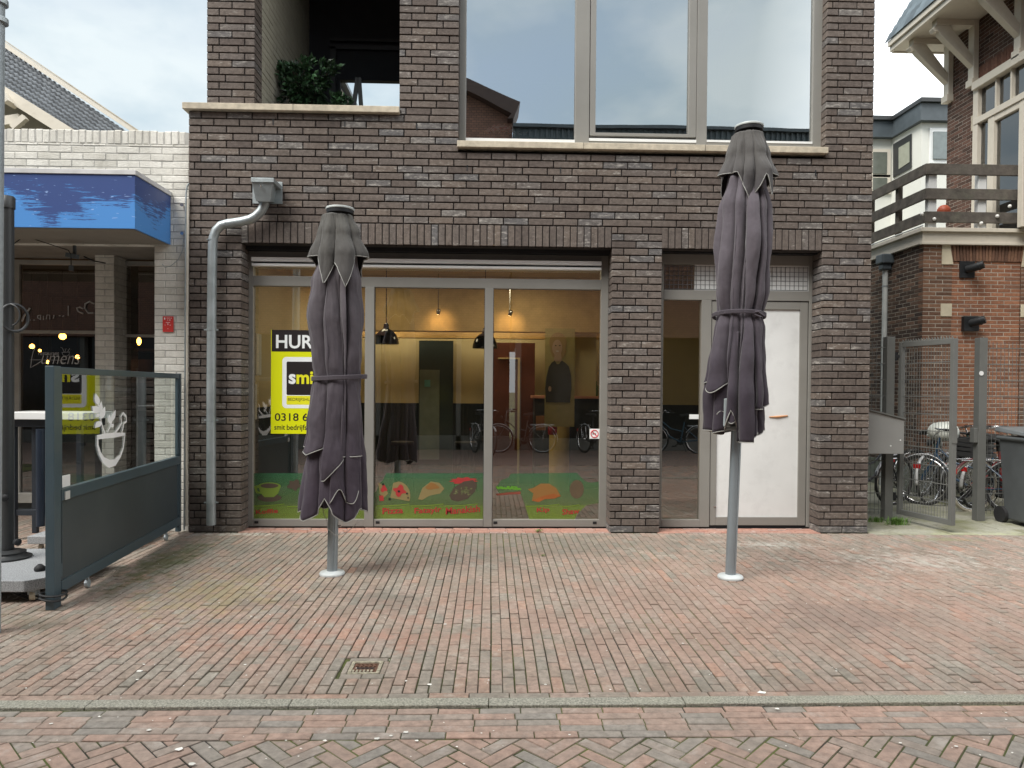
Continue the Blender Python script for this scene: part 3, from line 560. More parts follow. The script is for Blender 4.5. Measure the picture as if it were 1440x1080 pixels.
# ---- no smoking sticker
p = at(836, 610, YP); ns = thing('no_smoking_sticker', 'small square white sticker with a red crossed-out circle on the right shop pane', 'sticker', (p.x, YP, p.z))
b = MB(); b.box(p.x - .057, p.x + .057, YP + .0, YP + .002, p.z - .057, p.z + .057); b.build('backing', wht, ns)
b = MB(); b.tube([(p.x + .042 * math.cos(a), YP - .002, p.z + .042 * math.sin(a)) for a in [2 * math.pi * i / 30 for i in range(30)]], .005, 6, closed=True); b.obox((p.x, YP - .0032, p.z), (.030, 0, -.030), (.003, 0, .003), (0, .0005, 0)); b.build('red_ring', flat('sticker_red', (.62, .02, .04), .4), ns)
b = MB(); b.box(p.x - .024, p.x + .018, YP - .0015, YP - .0008, p.z - .006, p.z + .004); b.build('cigarette', blk, ns)
# ---- printed green film along the bottom of the three panes
fm = bpy.data.materials.new('green_film'); fm.use_nodes = True; t_ = fm.node_tree; bs = t_.nodes['Principled BSDF']; bs.inputs['Roughness'].default_value = .35; bs.inputs['Alpha'].default_value = .56
tcn = t_.nodes.new('ShaderNodeTexCoord'); sp = t_.nodes.new('ShaderNodeSeparateXYZ'); rp = t_.nodes.new('ShaderNodeValToRGB'); t_.links.new(tcn.outputs['Generated'], sp.inputs[0]); t_.links.new(sp.outputs['Z'], rp.inputs['Fac']); t_.links.new(rp.outputs['Color'], bs.inputs['Base Color'])
e = rp.color_ramp.elements; e[0].color = (.20, .30, .03, 1); e[1].color = (.045, .17, .08, 1); k = e.new(.3); k.color = (.17, .27, .04, 1); k = e.new(.33); k.color = (.11, .18, .06, 1); k = e.new(.75); k.color = (.07, .18, .07, 1)
ora = flat('print_orange', (.24, .115, .03), .5); tan = flat('print_tan', (.22, .17, .07), .5); red = flat('print_red', (.36, .03, .03), .5); brn = flat('print_brown', (.07, .05, .035), .5); grn = flat('print_green', (.10, .28, .02), .5); lim = flat('print_lime', (.15, .22, .03), .5); blkp = flat('print_dark', (.01, .012, .01), .5)
YG = YF + .038
fX = lambda px: gx(px, 690, YG); fZ = lambda py, px=600: gz(py, px, YG)
def pol(mb, pts, y): mb.add([(fX(a), y, fZ(c, a)) for a, c in pts], [tuple(range(len(pts)))])
def film(pts, label):
    t = thing('window_film', label, 'window film', (fX(pts[0][0]), YG, fZ(730)), 'green printed films on the shop windows'); b = MB(); pol(b, pts, YG); b.build('sheet', fm, t); return t
F1 = film([(355, 731), (513.5, 731), (513.5, 665.5), (355, 665.5)], 'green translucent film with a coffee cup print along the bottom of the left pane')
def text(par, s, px0, px1, py0, py1, upx, m=None):
    b = MB(); textmesh(b, s, fX(px0), fX(px1), fZ(py0, px0), fZ(py1, px0), YG - .003, fat=.02, up=upx * .0079); b.build('lettering', m or red, par)
def swoosh(par, px0, px1, py):
    b = MB(); n_ = 12; top = [(px0 + (px1 - px0) * i / n_, py - 3 * (i / n_) ** 2) for i in range(n_ + 1)]; pol(b, top + [(a, c + 1.2) for a, c in reversed(top)], YG - .002); b.build('swoosh', lim, par)
def lobes(cx, cy, rx, ry, n_=26, k=0, a=0, ph=0): return [(cx + rx * (1 + a * math.sin(k * t + ph)) * math.cos(t), cy + ry * (1 + a * math.sin(k * t + ph + 1)) * math.sin(t)) for t in [2 * math.pi * i / n_ for i in range(n_)]]
b = MB(); pol(b, lobes(379, 700, 17, 5.5), YG - .001); pol(b, lobes(379, 683, 12.5, 3.4), YG - .0035); b.build('saucer_and_coffee', brn, F1)
b = MB(); pol(b, lobes(379, 683.5, 16, 5), YG - .0028); pol(b, [(363.5, 685), (394.5, 685), (391, 694), (385, 699), (372, 699), (367, 694)], YG - .0022); pol(b, [(357, 684), (364, 682), (366, 685), (361, 687), (363, 691), (368, 692), (368, 694.5), (360, 693)], YG - .0018); b.build('cup', lim, F1)
text(F1, 'Koffie', 360, 391, 723, 717, 2); swoosh(F1, 356, 400, 711); swoosh(F1, 404, 440, 712)
b = MB(); pol(b, lobes(414, 682, 9, 7, k=5, a=.25), YG - .002); b.build('cupcake', brn, F1)
F2 = film([(525.5, 731), (681.5, 731), (681.5, 665.5), (543, 665.5), (538, 676), (533, 680), (530, 690), (525.5, 694)], 'green translucent film with pizza, fatayir and manakish prints across the middle pane')
b = MB(); pol(b, [(553, 679)] + [(559 + 18 * math.cos(t), 697 + 20 * math.sin(t)) for t in [-1.5 + 1.9 * i / 12 for i in range(13)]] + [(549, 700)], YG - .001); pol(b, [(532, 679), (540, 682), (546, 694), (540, 700), (534, 695)], YG - .0012); b.build('pizza', tan, F2)
b = MB(); pol(b, lobes(562, 690, 8, 7, k=4, a=.3), YG - .002); pol(b, lobes(540, 687, 4, 5, k=3, a=.3), YG - .002); pol(b, [(533, 697), (539, 696.5), (540, 704), (534, 704.5)], YG - .002); build_each(b, 'tomato', red, F2)
b = MB(); [pol(b, lobes(a, c, r_, r_ * .9), YG - .003) for a, c, r_ in ((538.5, 681, 1.7), (561, 691, 1.8), (572.5, 694, 1.5), (548, 702, 1.9), (574, 700, 1.2))]; build_each(b, 'olive', blkp, F2)
b = MB(); pol(b, [(588, 702), (594, 686), (606, 677), (618, 679), (625, 687), (619, 694), (604, 697), (594, 703)], YG - .001); b.build('pastry', tan, F2)
b = MB(); pol(b, lobes(608, 684, 9, 4.5, k=3, a=.2), YG - .002); b.build('filling', ora, F2)
b = MB(); pol(b, [(632 + a, 694 + c) for a, c in ((0, 3), (6, -8), (20, -17), (33, -19), (39, -13), (36, -3), (26, 7), (12, 11), (3, 9))], YG - .002); b.build('flatbread', brn, F2)
b = MB(); pol(b, lobes(652, 676, 18, 4.5, n_=40, k=9, a=.18), YG - .001); b.build('tomato_topping', red, F2)
b = MB(); 
for i in range(60): a = U(0, 6.28); r_ = U(0, .85); pol(b, lobes(652 + 16 * r_ * math.cos(a), 691 + 9 * r_ * math.sin(a) - .2 * 16 * r_ * math.cos(a), U(.8, 2), U(.6, 1.4), n_=6), YG - .0025 - i * 1e-5)
b.build('herbs', mat('herb_print', (.11, .12, .05), .5, island=.5), F2)
text(F2, 'Pizza', 538, 567, 723, 714.5, 1.5); text(F2, 'Fatayir', 583, 621, 724.5, 714.5, 2.5); text(F2, 'Manakish', 627, 675, 723.5, 714, 4)
for a in (530, 578, 626): swoosh(F2, a, a + 46, 711)
F3 = film([(745, 731), (735, 700), (732, 695), (702, 694), (697, 686), (705, 675), (715, 672), (718, 666), (811, 665), (822, 676), (830, 679), (844, 677), (844, 707), (824, 711), (812, 723), (808, 731)], 'torn green translucent film with chicken print across the right pane, its left half peeled away')
b = MB(); pol(b, [(742, 688), (750, 686), (760, 680), (772, 680), (782, 686), (789, 698), (778, 701), (765, 702), (757, 706), (748, 704), (750, 694)], YG - .001); b.build('chicken', ora, F3)
b = MB(); pol(b, [(748, 704), (762, 698), (778, 694), (789, 697), (780, 701), (766, 702), (758, 706)], YG - .002); b.build('drumstick', mat('print_dark_orange', (.30, .09, .02), .5), F3)
b = MB(); 
for i in range(26): pol(b, lobes(699 + i * 1.3, 685.5 + U(-1, 2.5), U(1.2, 2.4), U(1, 1.9), n_=7), YG - .002 - i * 1e-5)
b.build('salad', grn, F3)
b = MB(); pol(b, [(697, 694.5), (712, 692.5), (732, 691), (732, 695), (714, 695.5), (699, 697)], YG - .003); b.build('bread', mat('print_red_brown', (.2, .05, .03), .5), F3)
b = MB(); pol(b, lobes(811, 688, 10, 13), YG - .001); b.build('shawarma_skewer', mat('skewer_print', (.10, .07, .04), .5), F3)
text(F3, 'Kip', 755, 773, 722, 714, 1); text(F3, 'Shawarma'[:4], 791, 815, 724, 716, 2); swoosh(F3, 740, 787, 711.5); swoosh(F3, 790, 815, 712)
# small white strip tag on the side light
b = MB(); p = at(976, 586, YG); b.box(p.x - .055, p.x + .055, YG, YG + .003, p.z - .027, p.z + .027); o = b.build('paper_sticker', wht); recentre(o); tag(o, 'small white paper label stuck on the narrow glass beside the boarded door', 'sticker')
# curtain cloth lying on the upper sill
g_ = [[(gx(681 + 60 * i / 30, 190, .30), 0.172 + .012 * j, gz(194, 690, .30) + .02 + max(0, (.10 * math.sin(math.pi * min(1, i / 22)) ** .6 * (1 - abs(j - 3) / 4.2)) + .012 * math.sin(i * 1.7 + j))) for i in range(31)] for j in range(7)]
cm = bpy.data.materials.new('pink_red_cloth'); cm.use_nodes = True; t_ = cm.node_tree; no = t_.nodes.new('ShaderNodeTexNoise'); no.inputs['Scale'].default_value = 9; rp = t_.nodes.new('ShaderNodeValToRGB'); rp.color_ramp.interpolation = 'CONSTANT'; rp.color_ramp.elements[0].color = (.95, .8, .82, 1); rp.color_ramp.elements[1].position = .55; rp.color_ramp.elements[1].color = (.7, .03, .07, 1); t_.links.new(no.outputs['Fac'], rp.inputs['Fac']); t_.links.new(rp.outputs['Color'], t_.nodes['Principled BSDF'].inputs['Base Color'])
b = MB(); b.sheet(g_); o = b.build('blanket', cm, smooth=True); recentre(o); tag(o, 'pink and red patterned blanket lying inside on the sill of the large upper window', 'blanket')
# ================================================================ GROUND
pcols = [(0, (.25, .225, .19)), (.12, (.29, .25, .21)), (.32, (.305, .235, .19)), (.5, (.33, .24, .195)), (.7, (.315, .245, .205)), (.88, (.29, .26, .22)), (1, (.36, .225, .17))]
stains = [(4.0, -1.3, 1.6, .8, 9, .36, (.50, .46, .41), .55), (2.9, -.6, 1.0, .35, 12, .36, (.54, .51, .46), .7), (2.45, -2.9, .6, .4, 4, .22, (.14, .13, .115), .6), (-2.1, -2.3, 1.0, 1.1, 7, .33, (.30, .245, .12), .5),
          (-2.95, -1.3, .35, 1.3, 7, .28, (.09, .10, .04), .75), (-.75, -2.5, .6, .6, 5, .30, (.14, .14, .12), .55), (-.3, -.6, 2.8, .6, 3, .16, (.16, .15, .125), .5), (4.9, -.35, .6, .15, 8, .30, (.22, .23, .12), .55), (-3.3, -3.0, 1.2, .5, 6, .34, (.17, .15, .10), .5), (-2.7, -.12, .8, .13, 14, .34, (.6, .57, .5), .7), (.2, -1.9, 2.2, 1.0, 5, .38, (.20, .19, .155), .45), (2.2, -2.7, 3.2, 1.6, 2.5, .22, (.35, .22, .175), .35), (-1.3, -3.2, 2.6, .9, 5, .38, (.36, .20, .15), .5)]
M['paver'] = brickmat('clay_paver', pcols, bump=.6, white=.5, whitecol=(.46, .42, .36), wscale=(9, 9, 9), dirtcol=(.165, .145, .115), dirtamt=.65, dirtscale=2.6, nvar=.34, stain=stains)
M['paver_street'] = brickmat('street_paver', [(0, (.245, .225, .20)), (.2, (.285, .25, .215)), (.4, (.33, .235, .19)), (.7, (.36, .245, .195)), (1, (.28, .24, .205))], bump=.45, white=.35, whitecol=(.5, .47, .43), wscale=(7, 7, 7), dirtcol=(.19, .165, .14), dirtamt=.5, dirtscale=2.2, nvar=.3)
M['pinkpaver'] = brickmat('pink_threshold_brick', [(0, (.34, .17, .13)), (.5, (.40, .23, .18)), (1, (.30, .20, .17))], white=.5, bump=.4)
# ground sheet
gm = bpy.data.materials.new('joint_sand'); gm.use_nodes = True; t_ = gm.node_tree; tcn = t_.nodes.new('ShaderNodeTexCoord'); no = t_.nodes.new('ShaderNodeTexNoise'); no.inputs['Scale'].default_value = .9; no.inputs['Detail'].default_value = 8; no.inputs['Roughness'].default_value = .75
rp = t_.nodes.new('ShaderNodeValToRGB'); e = rp.color_ramp.elements; e[0].position = .42; e[0].color = (.022, .020, .016, 1); e[1].position = .62; e[1].color = (.11, .13, .03, 1); t_.links.new(tcn.outputs['Object'], no.inputs['Vector']); t_.links.new(no.outputs['Fac'], rp.inputs['Fac']); t_.links.new(rp.outputs['Color'], t_.nodes['Principled BSDF'].inputs['Base Color']); t_.nodes['Principled BSDF'].inputs['Roughness'].default_value = 1
b = MB(); b.add([(-250, -250, -.011), (250, -250, -.011), (250, 250, -.011), (-250, 250, -.011)], [(0, 1, 2, 3)]); o = b.build('ground', gm); struct(o)
def paver(mb, x, y, lx, ly, z=0, ch=.0035, jz=.0022, dep=.03, rot=0):
    q = z + U(-jz, jz); tx, ty = U(-.012, .012), U(-.012, .012); c, s = math.cos(rot), math.sin(rot)
    def P(a, b_, dz): 
        a0, b0 = a, b_
        X0 = x + a0 * c - b0 * s; Y0 = y + a0 * s + b0 * c
        return (X0, Y0, q + tx * (a - lx / 2) + ty * (b_ - ly / 2) + dz)
    a = [P(i, k, 0) for i, k in ((ch, ch), (lx - ch, ch), (lx - ch, ly - ch), (ch, ly - ch))]
    d = [P(i, k, -ch) for i, k in ((0, 0), (lx, 0), (lx, ly), (0, ly))]
    e_ = [(p[0], p[1], p[2] - dep) for p in d]
    mb.add(a + d + e_, [(0, 1, 2, 3), (4, 5, 1, 0), (5, 6, 2, 1), (6, 7, 3, 2), (7, 4, 0, 3), (8, 9, 5, 4), (9, 10, 6, 5), (10, 11, 7, 6), (11, 8, 4, 7)])
YK = -4.185; PW, PL = .066, .2
drain = at(514, 938, 0); drain = atz(514, 938); dx0, dx1, dy0, dy1 = drain.x - .09, drain.x + .09, drain.y - .09, drain.y + .09
b = MB(); x = -8.5; k = 0
while x < 9.5:
    y0 = YK + .066; y = y0; first = True; xx = x + U(-.0015, .0015)
    seed = (k % 2)
    while y < 1.2:
        l = PL * .5 if (first and seed) else PL
        if abs(y - y0) > .1 and U(0, 1) < .006: l = PL * .5
        yend = -.03 if (x_l - .0 < x < 4.25) else (-.10 if x >= 4.25 else 1.1)
        if y + l > yend:
            l = yend - y
            if l < .03: break
        cx, cy = x + PW / 2, y + l / 2
        segs = [(y, y + l)]
        if dx0 - .04 < cx < dx1 + .04:
            segs = [q_ for q_ in ((y, min(y + l, dy0 - .068)), (max(y, dy1 + .052), y + l)) if q_[1] - q_[0] > .02]
        wv = .010 * noise.noise(Vector((x * .6, y * .8, 0)))
        for (s0_, s1_) in segs: paver(b, xx + wv, s0_ + .003, PW - .0065, s1_ - s0_ - .010, z=.008 * noise.noise(Vector((x * .7, y * .7, 3))) + .003 * noise.noise(Vector((x * 3, y * 3, 7))))
        y += l; first = False
    x += PW; k += 1
x = -8.5
while x < 9.5: paver(b, x, YK + .003, PL - .005 + .01, PW - .006); x += PL + .01
# bricks around the drain
paver(b, dx0 - .03, dy0 - .064, .118, .058); paver(b, dx0 + .092, dy0 - .064, .118, .058)
paver(b, dx0 - .02, dy1 + .004, .22, .045); paver(b, dx0 - .034, dy0, .03, .18); paver(b, dx1 + .004, dy0, .03, .18)
b.build('pavement', M['paver'])['kind'] = 'structure'
b = MB(); 
for (a0, a1) in ((wl - .02, wm1 + .02), (wm2 - .02, wr + .02)):
    for r_ in range(4):
        x = a0 - U(0, .1)
        while x < a1: l = min(.2, a1 - x); paver(b, max(x, a0), -.026 + r_ * .066, l - .005, .061, z=.002 - .0005 * r_); x += .2
b.build('threshold_paving', M['pinkpaver'])['kind'] = 'structure'
# concrete kerb strip
M['kerb'] = mat('exposed_aggregate_concrete', (.27, .26, .215), .85, var=.5, vscale=110, bump=.6, bscale=120, dirt=(.33, .33, .24), dscale=2, damt=.4)
b = MB(); x = -9.0
while x < 10: b.box(x + .002, x + .998, YK - .092, YK - .006, -.06, .006 + U(-.002, .002)); x += 1.0
b.build('kerb', M['kerb'], bevel=.004)['kind'] = 'structure'
# gutter rows and herringbone street
b = MB(); yk = YK - .100
for r_ in range(5):
    x = -9 + U(0, .2)
    while x < 10: paver(b, x, yk - (r_ + 1) * .0615 + .003, .2, .0565, z=-.006 + .0005 * r_); x += .205
b.build('gutter_paving', M['paver_street'])['kind'] = 'structure'
YH = yk - 5 * .0615 - .003
def clip(poly, yy):
    out = []
    for i in range(len(poly)):
        p, q = poly[i], poly[(i + 1) % len(poly)]
        if p[1] <= yy: out.append(p)
        if (p[1] <= yy) != (q[1] <= yy): t = (yy - p[1]) / (q[1] - p[1]); out.append((p[0] + t * (q[0] - p[0]), yy))
    return out
def polybrick(mb, P, z=0, ch=.0035, dep=.03):
    n_ = len(P); cx = sum(p[0] for p in P) / n_; cy = sum(p[1] for p in P) / n_; tx, ty = U(-.012, .012), U(-.012, .012); q = z + U(-.002, .002)
    zz = lambda p: q + tx * (p[0] - cx) + ty * (p[1] - cy)
    def ins(p): d = math.hypot(p[0] - cx, p[1] - cy) + 1e-6; k_ = (d - ch * 1.3) / d; return (cx + (p[0] - cx) * k_, cy + (p[1] - cy) * k_)
    T = [ins(p) for p in P]; vs = [(p[0], p[1], zz(p)) for p in T] + [(p[0], p[1], zz(p) - ch) for p in P] + [(p[0], p[1], zz(p) - dep) for p in P]
    mb.add(vs, [tuple(range(n_))] + [(n_ + i, n_ + (i + 1) % n_, (i + 1) % n_, i) for i in range(n_)] + [(2 * n_ + i, 2 * n_ + (i + 1) % n_, n_ + (i + 1) % n_, n_ + i) for i in range(n_)])
b = MB(); Wd = .068; c45 = math.sqrt(.5)
for i in range(-130, 130):
    for k in range(-130, 130):
        # herringbone with 3:1 bricks, in the rotated frame
        m_ = (i - k) % 6
        if m_ == 0: a, c_, la, lc = i, k, 3, 1
        elif m_ == 3: a, c_, la, lc = i, k - 2 + 0, 1, 3
        else: continue
        if m_ == 3: a, c_ = i, k - 0; c_ = k - 2
        g_ = .0035; cs = [(a * Wd + g_, c_ * Wd + g_), ((a + la) * Wd - g_, c_ * Wd + g_), ((a + la) * Wd - g_, (c_ + lc) * Wd - g_), (a * Wd + g_, (c_ + lc) * Wd - g_)]
        P = [((p - q) * c45 + .3, (p + q) * c45 - 5.6) for p, q in cs]
        if min(p[1] for p in P) < -6.4 or min(p[0] for p in P) < -4.2 or max(p[0] for p in P) > 4.4: continue
        P = clip(P, YH)
        if len(P) < 3: continue
        ar = abs(sum(P[j][0] * P[(j + 1) % len(P)][1] - P[(j + 1) % len(P)][0] * P[j][1] for j in range(len(P)))) / 2
        if ar < .0006: continue
        polybrick(b, P, z=-.007)
b.build('street', M['paver_street'])['kind'] = 'structure'
# the rest of the street behind the camera, only seen in the window glass
sm = bpy.data.materials.new('street_brick_far'); sm.use_nodes = True; t_ = sm.node_tree; bt = t_.nodes.new('ShaderNodeTexBrick'); bt.inputs['Scale'].default_value = 4.8; bt.inputs['Color1'].default_value = (.30, .19, .155, 1); bt.inputs['Color2'].default_value = (.22, .19, .165, 1); bt.inputs['Mortar'].default_value = (.05, .045, .04, 1); bt.inputs['Mortar Size'].default_value = .02
tcn = t_.nodes.new('ShaderNodeTexCoord'); t_.links.new(tcn.outputs['Object'], bt.inputs['Vector']); t_.links.new(bt.outputs['Color'], t_.nodes['Principled BSDF'].inputs['Base Color']); t_.nodes['Principled BSDF'].inputs['Roughness'].default_value = .85
b = MB()
for q in ((-40, 40, -13, -6.33), (-40, -4.1, -6.33, YH), (4.3, 40, -6.33, YH)): b.add([(q[0], q[2], -.0075), (q[1], q[2], -.0075), (q[1], q[3], -.0075), (q[0], q[3], -.0075)], [(0, 1, 2, 3)])
b.build('far_street', sm)['kind'] = 'structure'
# drain cover
o = thing('drain_cover', 'small square rusty cast iron drain cover set in the brick pavement', 'drain cover', (drain.x, drain.y, 0))
b = MB(); b.box(dx0, dx1, dy0, dy0 + .02, -.03, .0); b.box(dx0, dx1, dy1 - .02, dy1, -.03, .0); b.box(dx0, dx0 + .02, dy0 + .02, dy1 - .02, -.03, .0); b.box(dx1 - .02, dx1, dy0 + .02, dy1 - .02, -.03, 0)
for i in range(6): b.box(dx0 + .024 + i * .0205, dx0 + .036 + i * .0205, dy0 + .022, dy0 + .05, -.004, .002)
b.build('rim', mat('worn_iron_rim', (.30, .27, .20), .7, var=.5, vscale=50), o, bevel=.002)
b = MB(); b.box(dx0 + .02, dx1 - .02, dy0 + .02, dy1 - .02, -.03, -.008)
for i in range(5):
    for k in range(5):
        if k in (2,): continue
        b.box(dx0 + .035 + i * .025, dx0 + .047 + i * .025, dy0 + .032 + k * .025, dy0 + .044 + k * .025, -.008, -.001)
b.build('lid', mat('rusty_iron', (.13, .065, .04), .75, var=.4, vscale=40, dirt=(.05, .045, .04), dscale=30, damt=.8), o)
b = MB(); b.box(drain.x - .05, drain.x + .05, drain.y - .008, drain.y + .008, -.0075, -.0055); b.build('slot', M['black'], o)
# alley tiles
b = MB(); random.seed(11)
M['tiles'] = brickmat('mossy_concrete_tile', [(0, (.24, .23, .18)), (.5, (.29, .28, .225)), (1, (.33, .325, .26))], bump=.4, nvar=.2, dirtcol=(.15, .155, .06), dirtamt=.8, dirtscale=2.2, stain=[(5.6, -.1, 1.5, .2, 6, .3, (.42, .43, .27), .6)])
y = -.095; k = 0
while y < 3.0:
    x = x_r + .02 - (.15 if k % 2 else 0)
    while x < 11: 
        a = max(x, x_r + .02); l = x + .3 - a
        if l > .04: paver(b, a, y, l - .006, .294, z=.002, jz=.003)
        x += .3
    y += .3; k += 1
while y < 14:
    paver(b, x_r + .02, y, .294, .294); [paver(b, x_r + .02 + .3 * i, y, .294, .294) for i in range(1, 8)]; y += .3
b.build('alley_tiles', M['tiles'])['kind'] = 'structure'
# weeds and litter
def weed(name, label, cx, cy, r_, n_, h, long=False, cat='weed'):
    b = MB()
    for i in range(n_):
        a = U(0, 6.28); d = U(0, r_); p = Vector((cx + d * math.cos(a), cy + d * .5 * math.sin(a), 0)); hd = U(0, 6.28)
        if long:
            q = p + Vector((math.cos(hd) * h * .6, math.sin(hd) * h * .6, h * U(.5, 1))); m_ = (p + q) / 2 + Vector((0, 0, h * .25)); s_ = Vector((-math.sin(hd), math.cos(hd), 0)) * .003
            b.add([p - s_, p + s_, m_ + s_, m_ - s_, q], [(0, 1, 2, 3), (3, 2, 4)])
        else:
            z = U(.2, 1) * h; c_ = p + Vector((0, 0, z)); e1 = Vector((math.cos(hd), math.sin(hd), U(-.2, .6))) * .016; e2 = Vector((-math.sin(hd), math.cos(hd), U(-.3, .3))) * .007
            b.add([c_ - e1 * .2, c_ + e1 * .5 + e2, c_ + e1, c_ + e1 * .5 - e2], [(0, 1, 2, 3)])
    o = b.build(name, M['moss']); recentre(o); tag(o, label, cat); return o
p = atz(758, 749); weed('weed', 'small bright green weed sprouting below the right shop pane', p.x, p.y + .02, .045, 60, .03)
p = atz(1262, 738); weed('grass_tuft', 'tuft of long grass growing at the hinge side of the open mesh gate', p.x, p.y, .14, 170, .10, True, 'grass tuft')
p = atz(1232, 734); weed('weed', 'low weed growing in the corner between brick wall and fence post', p.x, p.y, .10, 90, .07, True)
p = atz(763, 783); weed('weed', 'tiny green weed in a paving joint in front of the right shop pane', p.x, p.y, .02, 16, .02)
# scattered gum spots and droppings (a great many small pale specks)
b = MB(); random.seed(5)
for (px, py, r_) in [(196, 944, 11), (193, 956, 5), (246, 820, 8), (380, 865, 6), (353, 867, 5), (209, 1027, 9), (252, 1054, 13), (270, 1075, 14), (571, 1030, 10), (604, 963, 9), (626, 878, 9), (571, 958, 6), (550, 1035, 6), (767, 963, 5), (858, 970, 5), (1071, 974, 13), (1093, 997, 9), (1200, 772, 7), (1152, 791, 6), (982, 824, 7), (1373, 771, 5), (530, 1039, 7), (586, 1042, 7), (662, 835, 6), (805, 840, 5), (457, 1042, 6), (140, 1008, 5), (72, 1018, 7), (960, 905, 5), (1345, 1050, 6), (1266, 1045, 5), (345, 935, 5), (308, 848, 5)] + [(U(0, 1440), 765 + 310 * R() ** 1.3, U(1.5, 4)) for _ in range(230)]:
    p = atz(px, py, 0)
    if p.y > -.1: continue
    q = r_ * .0017 * U(.8, 1.2); n_ = 9; z = .0045; a0 = U(0, 6)
    ring = [(p.x + q * U(.6, 1.1) * math.cos(a0 + 6.28 * i / n_), p.y + q * U(.5, .9) * math.sin(a0 + 6.28 * i / n_), z - .002) for i in range(n_)]
    b.add([(p.x, p.y, z)] + ring, [(0, i + 1, (i + 1) % n_ + 1) for i in range(n_)])
o = b.build('gum_spots', mat('pale_gum', (.74, .72, .66), .8, var=.1, island=.2)); tag(o, 'pale chewing gum spots and droppings scattered over the brick paving', 'litter', kind='stuff')
# ================================================================ PARASOLS
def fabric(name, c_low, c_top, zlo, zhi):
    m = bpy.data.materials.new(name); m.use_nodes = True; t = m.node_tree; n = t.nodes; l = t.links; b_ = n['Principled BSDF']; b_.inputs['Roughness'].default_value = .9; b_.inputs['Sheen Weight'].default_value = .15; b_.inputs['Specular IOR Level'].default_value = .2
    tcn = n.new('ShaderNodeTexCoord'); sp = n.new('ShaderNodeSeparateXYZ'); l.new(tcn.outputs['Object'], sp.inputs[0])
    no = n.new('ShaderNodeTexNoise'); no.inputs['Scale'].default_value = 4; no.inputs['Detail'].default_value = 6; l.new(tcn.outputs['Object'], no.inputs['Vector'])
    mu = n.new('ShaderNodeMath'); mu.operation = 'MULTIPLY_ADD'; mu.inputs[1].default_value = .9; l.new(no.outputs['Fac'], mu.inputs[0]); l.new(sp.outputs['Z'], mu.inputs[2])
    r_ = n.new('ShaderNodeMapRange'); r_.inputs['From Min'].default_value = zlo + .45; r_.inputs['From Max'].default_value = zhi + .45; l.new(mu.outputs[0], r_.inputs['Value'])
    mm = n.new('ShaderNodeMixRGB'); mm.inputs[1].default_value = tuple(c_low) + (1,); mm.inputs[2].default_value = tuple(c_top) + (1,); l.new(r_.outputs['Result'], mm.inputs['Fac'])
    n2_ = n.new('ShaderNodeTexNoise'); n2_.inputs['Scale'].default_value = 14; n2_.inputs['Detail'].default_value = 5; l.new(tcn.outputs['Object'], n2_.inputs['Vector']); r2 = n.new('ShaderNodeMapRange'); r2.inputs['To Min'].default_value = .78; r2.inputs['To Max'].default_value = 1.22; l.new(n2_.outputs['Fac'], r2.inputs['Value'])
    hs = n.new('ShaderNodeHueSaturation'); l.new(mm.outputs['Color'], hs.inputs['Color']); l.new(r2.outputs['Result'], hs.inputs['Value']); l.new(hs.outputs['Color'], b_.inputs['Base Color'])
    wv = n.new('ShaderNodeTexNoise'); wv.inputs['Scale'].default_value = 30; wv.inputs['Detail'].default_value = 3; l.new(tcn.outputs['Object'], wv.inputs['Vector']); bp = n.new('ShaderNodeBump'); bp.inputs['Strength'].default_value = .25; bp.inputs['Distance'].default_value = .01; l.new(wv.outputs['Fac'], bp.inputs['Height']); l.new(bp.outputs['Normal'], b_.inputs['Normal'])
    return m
M['piping'] = mat('grey_piping', (.32, .32, .30), .7)
def interp(tab, z):
    if z >= tab[0][0]: return tab[0][1]
    for (z0, v0), (z1, v1) in zip(tab, tab[1:]):
        if z >= z1: t = (z - z1) / (z0 - z1); return v1 + (v0 - v1) * (t * t * (3 - 2 * t))
    return tab[-1][1]
